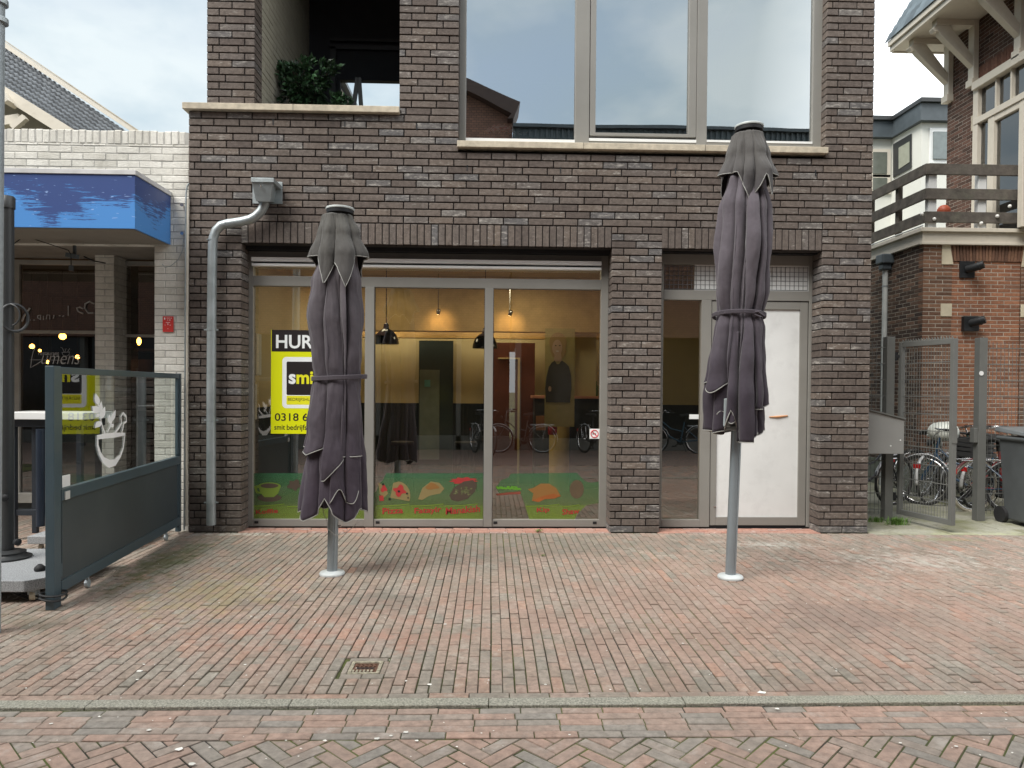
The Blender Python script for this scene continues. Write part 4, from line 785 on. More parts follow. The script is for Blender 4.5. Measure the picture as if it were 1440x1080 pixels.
def cloth(c0, lean, rows, pleats, hem, seed, amp, NT=300, NZ=80, sharp=.5, th0=0, th1=2 * math.pi, dr=0, top=None, squash=.92, wob=.012, warp=.5, twist=0, skew=.45, pinch=None, ramp=.5, shape=None):
    """a hanging pleated cloth: rows = [(z, radius, sideways shift)], high to low; hem(theta)->z of the lower edge; theta 0 = +x, -pi/2 faces the street"""
    zt_ = top if top is not None else rows[0][0]; grid = []; closed = abs(th1 - th0 - 2 * math.pi) < 1e-6
    rt = [(z, r_) for z, r_, s_ in rows]; st = [(z, s_) for z, r_, s_ in rows]
    rnd = random.Random(int(seed * 10)); hgt = [rnd.uniform(.45, 1) for _ in range(pleats)]; nar = [rnd.uniform(.7, 1.4) for _ in range(pleats)]; tot = sum(nar)
    cum = [0]
    for q in nar: cum.append(cum[-1] + q / tot)
    def pt(th, z):
        w_ = th + .10 * noise.noise(Vector((math.cos(th) * 1.5, math.sin(th) * 1.5, seed + z * 1.1))) + twist * (zt_ - z) + .05 * math.sin(z * 5 + seed)
        t = (w_ / (2 * math.pi)) % 1.0; i = 0
        while i < pleats - 1 and t >= cum[i + 1]: i += 1
        f_ = (t - cum[i]) / (cum[i + 1] - cum[i]); f_ = min(max(f_, 0), 1)
        p_ = (max(0, 1 - (2 * f_ - 1) ** 2) ** sharp) * hgt[i] * (1 - skew * .5) + skew * hgt[i] * (1 - f_)
        p_ *= .85 + .3 * noise.noise(Vector((i * 3.1, seed, z * 2.5)))
        A = amp(z); r_ = interp(rt, z); d_ = dr * min(1, max(0, (zt_ - z) / ramp))
        if pinch is not None: d_ *= 1 - .65 * math.exp(-((z - pinch) / .09) ** 2)
        if shape: r_ *= shape(th, z)
        q = (r_ + d_) * (1 - A + A * p_ * 1.05) + wob * noise.noise(Vector((math.cos(th) * 2.2, math.sin(th) * 2.2, z * 2.2 + seed))) + .35 * wob * noise.noise(Vector((math.cos(th) * 5, math.sin(th) * 5, z * 6 + seed)))
        q += .010 * (.5 - abs(noise.noise(Vector((th * 2.4 + z * 3.0, z * 2.6 - th * 1.2, seed + 5))))) + .004 * noise.noise(Vector((th * 9, z * 14 + th * 5, seed)))
        s_ = interp(st, z); cx = c0.x + lean * z + s_
        return Vector((cx + q * math.cos(th), c0.y + q * math.sin(th) * squash, z))
    for i in range(NZ + 1):
        row = []
        for k in range(NT + (0 if closed else 1)):
            th = th0 + (th1 - th0) * k / NT; zh = hem(th); t = i / NZ; row.append(pt(th, zt_ + (zh - zt_) * t))
        if closed: row.append(row[0])
        grid.append(row)
    if not closed:
        for r_ in grid:       # turn the side edges inward so that the fold reads as a lap of cloth
            c = Vector((c0.x + lean * r_[0].z, c0.y, r_[0].z))
            for j, k in ((0, .16), (1, .07), (2, .02)):
                for idx in (j, len(r_) - 1 - j): r_[idx] = r_[idx] + (Vector((c0.x + lean * r_[idx].z, c0.y, r_[idx].z)) - r_[idx]) * k
    return grid
def shell(grid, name, m, par, closed=True, pipe=.0044, both=False):
    b = MB(); h = len(grid); w_ = len(grid[0]); nn = w_ - 1 if closed else w_
    b.add([p for r_ in grid for p in r_[:nn]], [(i * nn + j, i * nn + (j + 1) % nn, (i + 1) * nn + (j + 1) % nn, (i + 1) * nn + j) for i in range(h - 1) for j in range(nn if closed else nn - 1)])
    o = b.build(name, m, par, smooth=True, solid=.004)
    pts = grid[-1][:nn][::2]
    b = MB(); b.tube(pts, pipe, 6, closed=closed); b.build('piping', M['piping'], o, smooth=True)
    return o
def tri(th, c, w_):   # a tent-shaped bump centred on c
    d = abs((th - c + math.pi) % (2 * math.pi) - math.pi); return max(0, 1 - d / w_)
def parasol(px_base, py_base, lean, ztop, label, build, group='closed parasols in front of the shop'):
    g0 = atz(px_base, py_base - 4); t = thing('closed_parasol', label, 'parasol', (g0.x, g0.y, 0), group)
    cx = lambda z: g0.x + lean * z
    b = MB(); b.lathe([(.105, 0), (.108, .012), (.10, .024), (.05, .034), (.0, .035)], (g0.x, g0.y, .002), 40); b.build('base_plate', mat('pale_grey_coating', (.50, .53, .53), .45), t, smooth=True)
    b = MB(); r_ = .044; prof = []
    for k in range(48):
        a = 2 * math.pi * k / 48; prof.append(r_ * (1 - .10 * (abs(math.sin(a * 2)) < .16)))
    n_ = 48; vs = [(cx(z) + prof[k] * math.cos(2 * math.pi * k / n_ + .4), g0.y + prof[k] * math.sin(2 * math.pi * k / n_ + .4), z) for z in (.02, ztop - .04) for k in range(n_)]
    b.add(vs, [(k, (k + 1) % n_, n_ + (k + 1) % n_, n_ + k) for k in range(n_)]); b.build('pole', mat('blue_grey_aluminium', (.30, .345, .375), .38, metal=.55, var=.05), t)
    b = MB(); b.lathe([(.116, -.004), (.120, .004), (.116, .014), (.07, .024), (.001, .028)], (cx(ztop), g0.y, ztop + .012), 40); c_ = b.build('cap', mat('cap_pale', (.50, .54, .53), .4), t, smooth=True)
    b = MB(); b.lathe([(.04, -.06), (.06, -.035), (.112, -.022), (.114, .004), (.1, .007)], (cx(ztop), g0.y, ztop), 40); b.build('cap_underside', M['black'], c_, smooth=True)
    build(t, g0, cx); return t
FR = -math.pi / 2
# ---- left parasol
zL = lambda py: at(478, py, -1.8).z
def left_build(t, g0, cx):
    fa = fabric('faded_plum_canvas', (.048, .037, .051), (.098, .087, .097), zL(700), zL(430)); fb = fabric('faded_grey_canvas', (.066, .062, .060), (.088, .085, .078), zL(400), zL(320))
    lean = (cx(1) - cx(0)); s = 5.98 / 990
    rows = [(zL(303), .10, -.02), (zL(330), .11, 0), (zL(360), .165, 0), (zL(400), .235, -.01), (zL(440), .262, -.012), (zL(500), .228, .01), (zL(530), .208, .015), (zL(545), .215, .015), (zL(600), .255, .012), (zL(660), .315, .0), (zL(735), .36, .0)]
    am = lambda z: interp([(zL(310), .12), (zL(420), .46), (zL(500), .40), (zL(530), .24), (zL(600), .38), (zL(740), .46)], z)
    pz = zL(531); kw = dict(squash=.85, pinch=pz)
    hem = lambda th: zL(714) - .085 * (tri(th, FR - .75, .42) ** .6) - .10 * (tri(th, FR + .62, .5) ** .6) + .11 * tri(th, FR - .1, .25) - .05 * tri(th, 2, .6) - .05 * tri(th, .25, .5) - .04 * tri(th, math.pi + .1, .4)
    shell(cloth(g0, lean, rows, 8, hem, 1.3, am, twist=.05, **kw), 'canopy', fa, t)
    shell(cloth(g0, lean, rows, 7, lambda th: zL(628) - .06 * tri(th, FR - .75, .5), 4.1, am, th0=FR - 1.35, th1=FR - .16, dr=.034, top=zL(366), NT=110, **kw), 'canopy_fold', fa, t, closed=False)
    shell(cloth(g0, lean, rows, 7, lambda th: zL(640), 6.1, am, th0=FR + .34, th1=FR + 1.2, dr=.026, top=zL(366), NT=90, **kw), 'canopy_fold', fa, t, closed=False)
    shell(cloth(g0, lean, rows, 6, lambda th: zL(672) + .30 * max(0, th - FR + .1), 7.7, am, th0=FR - .20, th1=FR + .50, dr=.052, top=zL(366), NT=70, twist=-.08, **kw), 'canopy_fold', fa, t, closed=False)
    shell(cloth(g0, lean, rows, 6, lambda th: zL(694) + .06 * math.sin(th * 9), 8.7, am, th0=FR + .05, th1=FR + 1.0, dr=.014, top=zL(540), NT=70, **kw), 'canopy_fold', fa, t, closed=False)
    rc = [(zL(302), .106, -.02), (zL(330), .165, -.01), (zL(362), .245, .0), (zL(405), .28, .0)]
    hc = lambda th: zL(362) - .25 * tri(th, FR - .34, .50) ** 1.05 - .28 * tri(th, FR + .40, .44) ** 1.05 + .03 * tri(th, FR + .03, .16) - .2 * tri(th, FR + 2.4, .5) - .2 * tri(th, FR - 2.4, .5) - .1 * tri(th, FR + 3.14, .6)
    shell(cloth(g0, lean, rc, 9, hc, 9.0, lambda z: interp([(zL(303), .10), (zL(330), .22), (zL(362), .34), (zL(400), .45)], z), dr=.014, squash=.95, skew=.2, wob=.02, ramp=.01, shape=lambda th, z: 1 + min(1, (zL(303) - z) / .38) * (.24 * tri(th, 0.0, .4) + .24 * tri(th, math.pi, .4) - .10 * tri(th, FR, .9))), 'cape', fb, t, pipe=.004)
    b = MB(); pts = []
    for k in range(80):
        th = 2 * math.pi * k / 80; z = zL(531) + .012 * math.cos(th - .3); q = .226 + .006 * noise.noise(Vector((math.cos(th) * 3, math.sin(th) * 3, 1))); pts.append((cx(z) + .025 + q * math.cos(th), g0.y + q * .87 * math.sin(th), z))
    for dz in (-.012, -.004, .004, .012): b.tube([(p[0], p[1], p[2] + dz) for p in pts], .0085, 6, closed=True)
    b.build('tie_strap', fa, t, smooth=True)
    b = MB(); zz = zL(712); b.tube([(g0.x - .05 + .0 * i, g0.y - .12, zz - .02 * i) for i in range(2)] + [(g0.x - .04 + .03 * math.sin(i / 2), g0.y - .13, zz - .05 - i * .03) for i in range(5)] + [(g0.x + .05 + .05 * i, g0.y - .11, zz - .2 + .008 * i * i - .03) for i in range(5)], .003, 6); b.build('crank_cord', M['piping'], t, smooth=True)
    b = MB(); b.lathe([(.006, 0), (.006, .02), (.01, .022), (.01, .03)], (cx(.42) + .04, g0.y - .01, .42), 10, axis=(1, -.2, 0)); b.build('bolt', M['chrome'], t)
parasol(467, 812, .018, at(479, 296, -1.8).z, 'closed plum grey parasol with a low-hanging canopy in front of the left shop window', left_build)
# ---- right parasol
zR = lambda py: at(1045, py, -1.8).z
def right_build(t, g0, cx):
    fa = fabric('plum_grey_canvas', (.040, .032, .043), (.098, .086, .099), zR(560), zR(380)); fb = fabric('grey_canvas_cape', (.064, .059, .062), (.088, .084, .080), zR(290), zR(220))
    lean = (cx(1) - cx(0))
    rows = [(zR(196), .09, -.01), (zR(230), .11, -.005), (zR(262), .172, -.01), (zR(300), .240, -.015), (zR(360), .256, -.015), (zR(410), .236, -.02), (zR(447), .20, -.022), (zR(465), .215, -.02), (zR(520), .272, -.03), (zR(560), .315, -.035), (zR(640), .33, -.02)]
    am = lambda z: interp([(zR(200), .10), (zR(300), .42), (zR(420), .44), (zR(447), .26), (zR(520), .48), (zR(640), .56)], z)
    pz = zR(447); kw = dict(squash=.85, pinch=pz)
    hem = lambda th: zR(604) - .09 * tri(th, FR + .25, .35) ** .7 - .04 * tri(th, FR + .85, .3) + .18 * tri(th, FR - .35, .24) - .02 * tri(th, FR - 1.0, .3) - .05 * tri(th, 1.8, .9)
    shell(cloth(g0, lean, rows, 11, hem, 2.9, am, **kw), 'canopy', fa, t)
    shell(cloth(g0, lean, rows, 10, lambda th: zR(545) - .045 * math.sin(th * 7), 3.3, am, th0=FR - 1.5, th1=FR - .5, dr=.030, top=zR(256), NT=100, **kw), 'canopy_fold', fa, t, closed=False)
    shell(cloth(g0, lean, rows, 10, lambda th: zR(618) + .0 * th, 5.3, am, th0=FR - .18, th1=FR + .26, dr=.048, top=zR(256), NT=60, **kw), 'canopy_fold', fa, t, closed=False)
    shell(cloth(g0, lean, rows, 10, lambda th: zR(574) + .12 * max(0, th - FR - .7), 6.6, am, th0=FR + .42, th1=FR + 1.3, dr=.026, top=zR(256), NT=90, **kw), 'canopy_fold', fa, t, closed=False)
    shell(cloth(g0, lean, rows, 9, lambda th: zR(585) - .05 * math.sin(th * 9), 7.2, am, th0=FR - .85, th1=FR - .25, dr=.012, top=zR(470), NT=60, **kw), 'canopy_fold', fa, t, closed=False)
    rc = [(zR(194), .106, -.01), (zR(225), .16, -.005), (zR(254), .225, .0), (zR(296), .25, .0)]
    hc = lambda th: zR(253) - .26 * tri(th, FR - .12, .62) - .21 * tri(th, FR + .66, .28) ** .8 + .03 * tri(th, FR + .34, .14) - .2 * tri(th, FR + 2.3, .5) - .2 * tri(th, FR - 2.2, .5) - .1 * tri(th, FR + 3.14, .6)
    shell(cloth(g0, lean, rc, 10, hc, 12.4, lambda z: interp([(zR(196), .10), (zR(225), .24), (zR(250), .34), (zR(290), .45)], z), dr=.014, squash=.95, skew=.2, wob=.02, ramp=.01, shape=lambda th, z: 1 + min(1, (zR(196) - z) / .35) * (.24 * tri(th, 0.0, .4) + .24 * tri(th, math.pi, .4) - .08 * tri(th, FR, .9))), 'cape', fb, t, pipe=.004)
    b = MB(); pts = []
    for k in range(80):
        th = 2 * math.pi * k / 80; z = zR(446) + .02 * math.cos(th + 1.9); q = .218 + .008 * noise.noise(Vector((math.cos(th) * 4, math.sin(th) * 4, 5))); pts.append((cx(z) - .02 + q * math.cos(th), g0.y + q * .87 * math.sin(th), z))
    for dz in (-.010, -.003, .004, .011): b.tube([(p[0], p[1], p[2] + dz) for p in pts], .0075, 6, closed=True)
    zz = zR(444); b.tube([(cx(zz) + .02, g0.y - .17, zz), (cx(zz) + .07, g0.y - .19, zz + .005), (cx(zz) + .13, g0.y - .17, zz - .03), (cx(zz) + .09, g0.y - .18, zz - .035), (cx(zz) + .03, g0.y - .175, zz - .01)], .009, 6)
    b.build('tie_strap', fa, t, smooth=True)
    p0 = at(1021, 560, -2.02); p1 = at(1021, 600, -2.02)
    b = MB(); b.box(p0.x - .03, p0.x + .03, -2.06, -2.0, p1.z, p0.z); b.box(p0.x - .05, p0.x + .09, -2.04, -1.78, p1.z - .03, p1.z + .01); b.build('runner_bracket', mat('grey_plastic_bracket', (.30, .34, .35), .4), t, bevel=.01)
    b = MB(); b.bar((p0.x + .10, -2.0, p0.z + .2), (p0.x + .07, -1.93, p1.z + .01), .02); b.build('rib_end', M['white'], t)
parasol(1027, 817, .030, at(1050, 187, -1.8).z, 'taller closed plum grey parasol in front of the boarded white door', right_build)
# ================================================================ LEFT NEIGHBOUR
random.seed(21)
YL = .035
lb2 = thing('restaurant_building', 'low white painted brick restaurant with dark glazed front and blue fascia', 'building', (x_l - 2, 0, 0))
XL0 = gx(-350, 300, YL); ztop = gz(183, 150, YL)
pier0 = gx(217, 560, YL); zsof = 3.14
wb, wm = MB(), MB(); sc = .0765
ww = x_l - .012 - XL0; o0 = Vector((XL0, YL, 0))
brickwall(wb, wm, o0, X, Z, -Y, ww, ztop - .15, course=sc, blen=.235, jt=.007, dep=.10, opens=[(-1, pier0 - XL0, -1, 41 * sc)], deep=.30, mo=.0045, j=.002, jn=.003, ch=.005)
q = XL0
while q < x_l - .08: l = .071 + U(-.003, .003); brick(wb, Vector((q, YL, ztop - .148)), X, Z, -Y, l, .148 + U(-.006, .006), .12, .009, .003, .004); q += l + .006
wm.add([(XL0, YL + .005, ztop - .16), (x_l, YL + .005, ztop - .16), (x_l, YL + .005, ztop - .01), (XL0, YL + .005, ztop - .01)], [(0, 1, 2, 3)])
wall2 = wb.build('wall', M['wbrick'], lb2); wb = MB()
yp0, yp1 = .80, 1.12
pl0, pl1 = gx(133.5, 560, yp0), gx(160.5, 560, yp0)
brickwall(wb, wm, Vector((pl0, yp0, 0)), X, Z, -Y, pl1 - pl0, zsof + .05, course=sc, blen=.235, jt=.007, dep=.1, mo=.0045, j=.002, jn=.003, ch=.005)
brickwall(wb, wm, Vector((pl1, yp0 + .1, 0)), Y, Z, X, .30, zsof + .05, course=sc, blen=.2, jt=.007, dep=.03, mo=.0045)
wo = wall2; wb.build('pillar', M['wbrick'], lb2); wm.build('mortar', M['wmortar'], wo)
b = MB(); b.box(XL0, x_l - .015, YL + .25, 6, zsof + .2, ztop - .02); b.box(pier0 + .012, x_l - .015, YL + .12, 1.5, 0, zsof + .2); b.box(XL0 - .2, XL0, YL, 6, 0, ztop); b.box(XL0, x_l, 5.9, 6, 0, ztop)
b.box(XL0, x_l - .02, YL + .2, 1.2, zsof + .02, zsof + .2)
b.build('building_core', mat('taupe_soffit', (.20, .18, .155), .8), lb2)
YS = 1.06
sx = lambda px: gx(px, 550, YS); sz = lambda py, px=80: gz(py, px, YS)
fr = mat('grey_white_window_frame', (.33, .32, .29), .5)
b = MB(); zsl = sz(704)
b.box(sx(-250), sx(134), YS - .08, YS + .1, sz(706), sz(693)); b.box(sx(20), sx(27), YS, YS + .08, zsl, zsof); b.box(sx(-250), sx(134), YS, YS + .06, sz(469), sz(464.5)); b.box(sx(-250), sx(216), YS + .001, YS + .08, sz(372), zsof)
b.box(sx(170), sx(174.5), YS - .05, YS + .08, 0, zsof); b.box(sx(174), sx(222), YS, YS + .06, sz(474, 190), sz(470, 190))
wf = b.build('shop_window', fr, lb2, bevel=.004)
b = MB(); b.box(sx(-250), sx(134), YS - .02, YS + .1, 0, sz(706)); b.build('plinth', M['slatepanel'], lb2)
for i, (a, c_) in enumerate(((-250, 134), (174, 224))): pane(sx(a), sx(c_), .0, zsof, YS + .03, M['glass_dark'], wf)
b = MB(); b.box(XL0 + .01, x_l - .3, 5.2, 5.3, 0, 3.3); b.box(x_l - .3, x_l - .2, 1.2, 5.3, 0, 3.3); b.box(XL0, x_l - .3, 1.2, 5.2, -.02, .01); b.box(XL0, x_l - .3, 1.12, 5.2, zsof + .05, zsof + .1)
b.build('dark_interior', M['darkroom'], lb2)
b = MB(); p = at(198, 492, 2.6); b.box(p.x - .1, p.x + .35, 2.6, 2.9, p.z - .02, p.z + .02); p = at(186, 510, 2.9); b.box(p.x - .2, p.x + .3, 2.9, 3.0, p.z - .3, p.z + .05); b.build('shelf', mat('dim_shelf', (.12, .07, .05), .6), lb2)
# lettering on the window
b = MB(); ys = YS + .012
b.add([], [])
def poly(mb, pts, r_, Yp, n=5): mb.tube([tuple(at(a, c_, Yp)) for a, c_ in pts], r_, n)
poly(b, [(49, 489), (46, 497), (44, 507), (43, 517), (50, 513), (58, 508)], .004, ys); poly(b, [(42, 506), (60, 506), (87, 506.5)], .0025, ys)
textmesh(b, 'umens', gx(58, 505, ys), gx(113, 505, ys), gz(512, 85, ys), gz(500, 85, ys), ys, fat=-.01, shear=.35)
textmesh(b, 'restaurant', gx(54, 497, ys), gx(83, 497, ys), gz(499.5, 70, ys), gz(495, 70, ys), ys)
poly(b, [(87, 495.5), (98, 495), (97, 499), (93, 501), (89, 500), (87, 495.5)], .0022, ys); poly(b, [(90, 495), (88, 490), (85, 488)], .0022, ys); poly(b, [(95, 495), (98, 490)], .0022, ys); poly(b, [(91, 495), (93, 490)], .002, ys)
b.build('lettering', flat('window_lettering', (.5, .5, .5), .5), wf)
b = MB()   # reflection of reversed cursive signage, modelled as tubes on the fanlight
poly(b, [(31, 452), (34, 444), (39, 438), (42, 433)], .012, ys); poly(b, [(117, 441), (110, 438), (108, 433), (112, 432), (117, 434)], .009, ys); poly(b, [(131, 440), (124, 440), (119, 433), (120, 427), (126, 424), (132, 427)], .010, ys)
for a, c_ in ((41, 450), (47, 450)): poly(b, [(a, c_), (a + 2, c_)], .006, ys)
poly(b, [(56, 449), (53, 447), (53, 444), (57, 443), (57, 450)], .006, ys); poly(b, [(61, 450), (61, 444)], .006, ys); poly(b, [(65, 449), (66, 443), (70, 443), (70, 449)], .006, ys); poly(b, [(75, 448), (76, 443)], .006, ys); poly(b, [(96, 444), (96, 430)], .005, ys); poly(b, [(83, 444), (85, 444)], .006, ys); poly(b, [(88, 445), (90, 444)], .006, ys)
build_each(b, 'mirrored_script', flat('mirrored_script_grey', (.42, .42, .42), .5), wf)
# lit bulbs
bm_ = emitmat('warm_filament', (1, .42, .06), 16)
for i, (px, py, r_, e_) in enumerate(((88, 473, .045, 'largest, round bulb'), (45, 487, .033, 'squat bulb nearest the dark pole'), (56, 493, .02, 'tiny round bulb right of the squat one'), (109, 502, .028, 'bulb nearest the white pillar'), (67, 509, .024, 'lowest, orange bulb'), (195.5, 480, .03, 'long tubular bulb in the narrow right window'))):
    Yp = 2.2 + .3 * (i % 3); p = at(px, py, Yp)
    t = thing('pendant_bulb', 'glowing amber pendant, ' + e_ + ' of the restaurant', 'pendant bulb', tuple(p), 'lit amber pendants in the restaurant')
    b = MB(); pr = [(r_ * math.sin(math.pi * k / 8), -r_ * math.cos(math.pi * k / 8) * (1.9 if i == 5 else 1.0)) for k in range(9)]; b.lathe([(max(.001, a), c_) for a, c_ in pr], tuple(p), 14); b.build('bulb', bm_, t, smooth=True)
    b = MB(); b.tube([tuple(p + Vector((0, 0, r_))), (p.x, p.y, 3.19)], .005, 5); b.build('cord', M['black'], t)
# blue fascia canopy
aw = thing('fascia_canopy', 'boxy canopy with dark and bright blue brushed print over the restaurant front', 'canopy', (gx(191, 300, -.73), -.4, zsof))
ax1 = at(240, 340, YL).x; ay0 = -.74
azt = at(191, 241, ay0).z; azb = zsof + .005; ax0 = XL0 - .3
bm = bpy.data.materials.new('blue_brushed_print'); bm.use_nodes = True; t_ = bm.node_tree; n = t_.nodes; l = t_.links
tcn = n.new('ShaderNodeTexCoord'); mp_ = n.new('ShaderNodeMapping'); mp_.inputs['Scale'].default_value = (2.6, 2.6, 34); no = n.new('ShaderNodeTexNoise'); no.inputs['Scale'].default_value = 1.6; no.inputs['Detail'].default_value = 9; no.inputs['Roughness'].default_value = .72; no.inputs['Distortion'].default_value = .5
n2_ = n.new('ShaderNodeTexNoise'); n2_.inputs['Scale'].default_value = 1.6; n2_.inputs['Detail'].default_value = 5; sp = n.new('ShaderNodeSeparateXYZ')
l.new(tcn.outputs['Object'], mp_.inputs[0]); l.new(mp_.outputs[0], no.inputs['Vector']); l.new(tcn.outputs['Object'], n2_.inputs['Vector']); l.new(tcn.outputs['Object'], sp.inputs[0])
a1 = n.new('ShaderNodeMath'); a1.operation = 'MULTIPLY_ADD'; a1.inputs[1].default_value = -.95; l.new(sp.outputs['Z'], a1.inputs[0]); l.new(no.outputs['Fac'], a1.inputs[2])
a2 = n.new('ShaderNodeMath'); a2.operation = 'MULTIPLY_ADD'; a2.inputs[1].default_value = 1.25; l.new(n2_.outputs['Fac'], a2.inputs[0]); l.new(a1.outputs[0], a2.inputs[2])
rp = n.new('ShaderNodeValToRGB'); e = rp.color_ramp.elements; e[0].position = .825; e[0].color = (.035, .07, .22, 1); e[1].position = .86; e[1].color = (.07, .25, .60, 1); l.new(a2.outputs[0], rp.inputs['Fac'])
n3 = n.new('ShaderNodeTexNoise'); n3.inputs['Scale'].default_value = 1.0; n3.inputs['Detail'].default_value = 3; mp3 = n.new('ShaderNodeMapping'); mp3.inputs['Scale'].default_value = (11, 11, 70); l.new(tcn.outputs['Object'], mp3.inputs[0]); l.new(mp3.outputs[0], n3.inputs['Vector']); r3 = n.new('ShaderNodeMapRange'); r3.inputs['From Min'].default_value = .69; r3.inputs['From Max'].default_value = .71; l.new(n3.outputs['Fac'], r3.inputs['Value'])
m3_ = n.new('ShaderNodeMixRGB'); m3_.inputs[2].default_value = (.28, .42, .72, 1); l.new(r3.outputs[0], m3_.inputs[0]); l.new(rp.outputs['Color'], m3_.inputs[1]); l.new(m3_.outputs[0], n['Principled BSDF'].inputs['Base Color']); n['Principled BSDF'].inputs['Roughness'].default_value = .4
b = MB(); b.box(ax0, ax1, ay0, ay0 + .02, azb, azt - .035); b.box(ax1 - .02, ax1, ay0 + .021, YL - .001, azb, azt - .035); b.build('fascia_panel', bm, aw)
b = MB(); b.box(ax0, ax1 + .012, ay0 - .012, ay0 + .05, azt - .035, azt + .012); b.box(ax1 - .05, ax1 + .012, ay0 + .051, YL - .001, azt - .035, azt + .012); b.build('top_trim', mat('pale_aluminium', (.55, .55, .55), .4), aw, bevel=.003)
b = MB(); b.box(ax0, ax1 - .021, ay0 + .021, YL + .22, azb - .004, azb + .012); b.build('soffit', mat('taupe_soffit_board', (.22, .20, .17), .8, var=.05), aw)
b = MB(); b.box(ax0, ax1 - .03, ay0 + .06, YL - .002, azt - .06, azt - .04); b.build('roof_sheet', M['bluegrey'], aw)
cc = thing('security_camera', 'small grey camera with dangling cable under the blue canopy', 'camera', tuple(at(100, 357, -.1)))
b = MB(); p = at(105, 361, -.1); b.bar(p + Vector((-.08, 0, .02)), p + Vector((.06, -.05, -.01)), .05, .05); b.bar(p + Vector((.0, 0, .02)), p + Vector((.0, 0, .12)), .03); b.build('housing', M['bluegrey'], cc, bevel=.006)
b = MB(); b.tube([tuple(at(a, c_, -.15)) for a, c_ in ((18, 344), (26, 338), (34, 333), (50, 337), (75, 345), (96, 352), (100, 358), (100, 374))], .005, 6); b.tube([tuple(at(a, c_, -.1)) for a, c_ in ((118, 361), (132, 367), (148, 370))], .008, 6); b.build('cable', M['black'], cc)
b = MB(); p = at(100, 377, -.15); b.box(p.x - .018, p.x + .018, -.165, -.135, p.z - .03, p.z + .03); b.build('plug', M['bluegrey'], cc)
# small red notice on the pier, cables
p = at(237, 456, YL); rs = thing('red_notice', 'small red notice plate with white pictograms on the white pier', 'sign', (p.x, YL - .01, p.z)); 
b = MB(); b.box(p.x - .058, p.x + .058, YL - .014, YL - .004, p.z - .085, p.z + .085); b.build('plate', M['redsign'], rs, bevel=.003)
b = MB()
for (a, c_, w_, h_) in ((-.035, .06, .012, .022), (-.008, .066, .01, .006), (.012, .066, .012, .006), (.035, .066, .012, .006), (-.005, .045, .01, .006), (.02, .045, .02, .006), (0, .018, .045, .004), (0, .0, .006, .018), (-.03, -.01, .01, .004), (.025, -.01, .014, .004), (0, -.05, .012, .003)): b.box(p.x + a - w_ / 2, p.x + a + w_ / 2, YL - .016, YL - .0145, p.z + c_ - h_ / 2, p.z + c_ + h_ / 2)
b.build('pictograms', M['signwhite'], rs)
pc = thing('cable_conduit', 'pale cable conduits running up the corner between white pier and brown brick', 'conduit', (gx(261, 500, -.02), -.02, 0))
b = MB(); b.tube([tuple(at(a, c_, -.02)) for a, c_ in ((262, 740), (262.5, 600), (263, 440), (264, 300), (264.5, 280))], .016, 8); b.build('white_conduit', M['creamwood'], pc, smooth=True)
b = MB(); b.tube([tuple(at(a, c_, -.035)) for a, c_ in ((259, 745), (260, 560), (260.5, 420), (261, 330), (261.5, 275), (263, 262), (266, 258))], .009, 8); b.tube([tuple(at(a, c_, -.01)) for a, c_ in ((258, 336), (257, 352), (250, 366), (240, 374), (232, 376), (228, 371))], .004, 6); b.build('grey_cable', M['zinc'], pc, smooth=True)
b = MB()
for q in (288, 328): p = at(256, q, 0); b.lathe([(.012, 0), (.012, .03), (.02, .035)], (p.x, .03, p.z), 10, axis=(0, -1, 0))
build_each(b, 'clip', M['chrome'], pc)
# roof behind
rf = thing('tiled_roof_house', 'house roof with dark grey tiles and cream barge boards behind the white wall', 'building', tuple(at(60, 183, 6)))
def AT(px, py, Yp): return at(px, py, Yp)
A, B_, C_, D_ = AT(-300, -144, 7.6), AT(182, 190, 7.6), AT(97, 187, 5.6), AT(-300, -67, 5.6)
b = MB(); random.seed(3); eu = (B_ - A).normalized(); 
nu, nv = 70, 9
def RP(s_, t_): return (A * (1 - t_) + D_ * t_) * (1 - s_) + (B_ * (1 - t_) + C_ * t_) * s_
nrm = (B_ - A).cross(D_ - A).normalized()
if nrm.y > 0: nrm = -nrm
for i in range(nu):
    for k in range(nv * 1):
        s0, s1, t0, t1 = i / nu, (i + .98) / nu, k / nv, (k + .92) / nv; rows_ = []
        for t_ in (t0, t1):
            rows_.append([RP(s0 + (s1 - s0) * m_ / 6, t_) + nrm * (.03 * math.sin(m_ / 6 * math.pi) + .045 * (m_ == 0) * 0 + (.05 if t_ == t1 else .012)) for m_ in range(7)])
        b.sheet(rows_)
        b.add([rows_[1][m_] for m_ in range(7)] + [rows_[1][m_] - nrm * .05 for m_ in range(7)], [(m_, m_ + 1, m_ + 8, m_ + 7) for m_ in range(6)])
b.build('roof', M['tile'], rf)
b = MB(); b.prism([A, B_, C_, D_], -nrm * .06); b.build('roof_deck', M['black'], rf)
b = MB(); b.bar(AT(-300, -140, 7.5), AT(198, 190, 7.5), .10, .10); b.bar(AT(-300, -120, 7.6), AT(178, 192, 7.6), .12, .17); b.build('barge_board', M['creamwood'], rf)
b = MB(); b.bar(AT(-300, -149, 7.5), AT(204, 190, 7.5), .12, .02); b.build('barge_trim', M['stone'], rf)
b = MB(); b.bar(AT(-300, -61, 5.4), AT(105, 192, 5.4), .15, .2); b.bar(AT(-20, 176, 5.4), AT(30, 168, 5.4), .15, .16); b.bar(AT(18, 180, 5.3), AT(36, 165, 5.3), .1, .1); b.bar(AT(8, 142, 5.3), AT(14, 138, 5.3), .3, .22); b.build('lower_barge_board', M['creamwood'], rf)
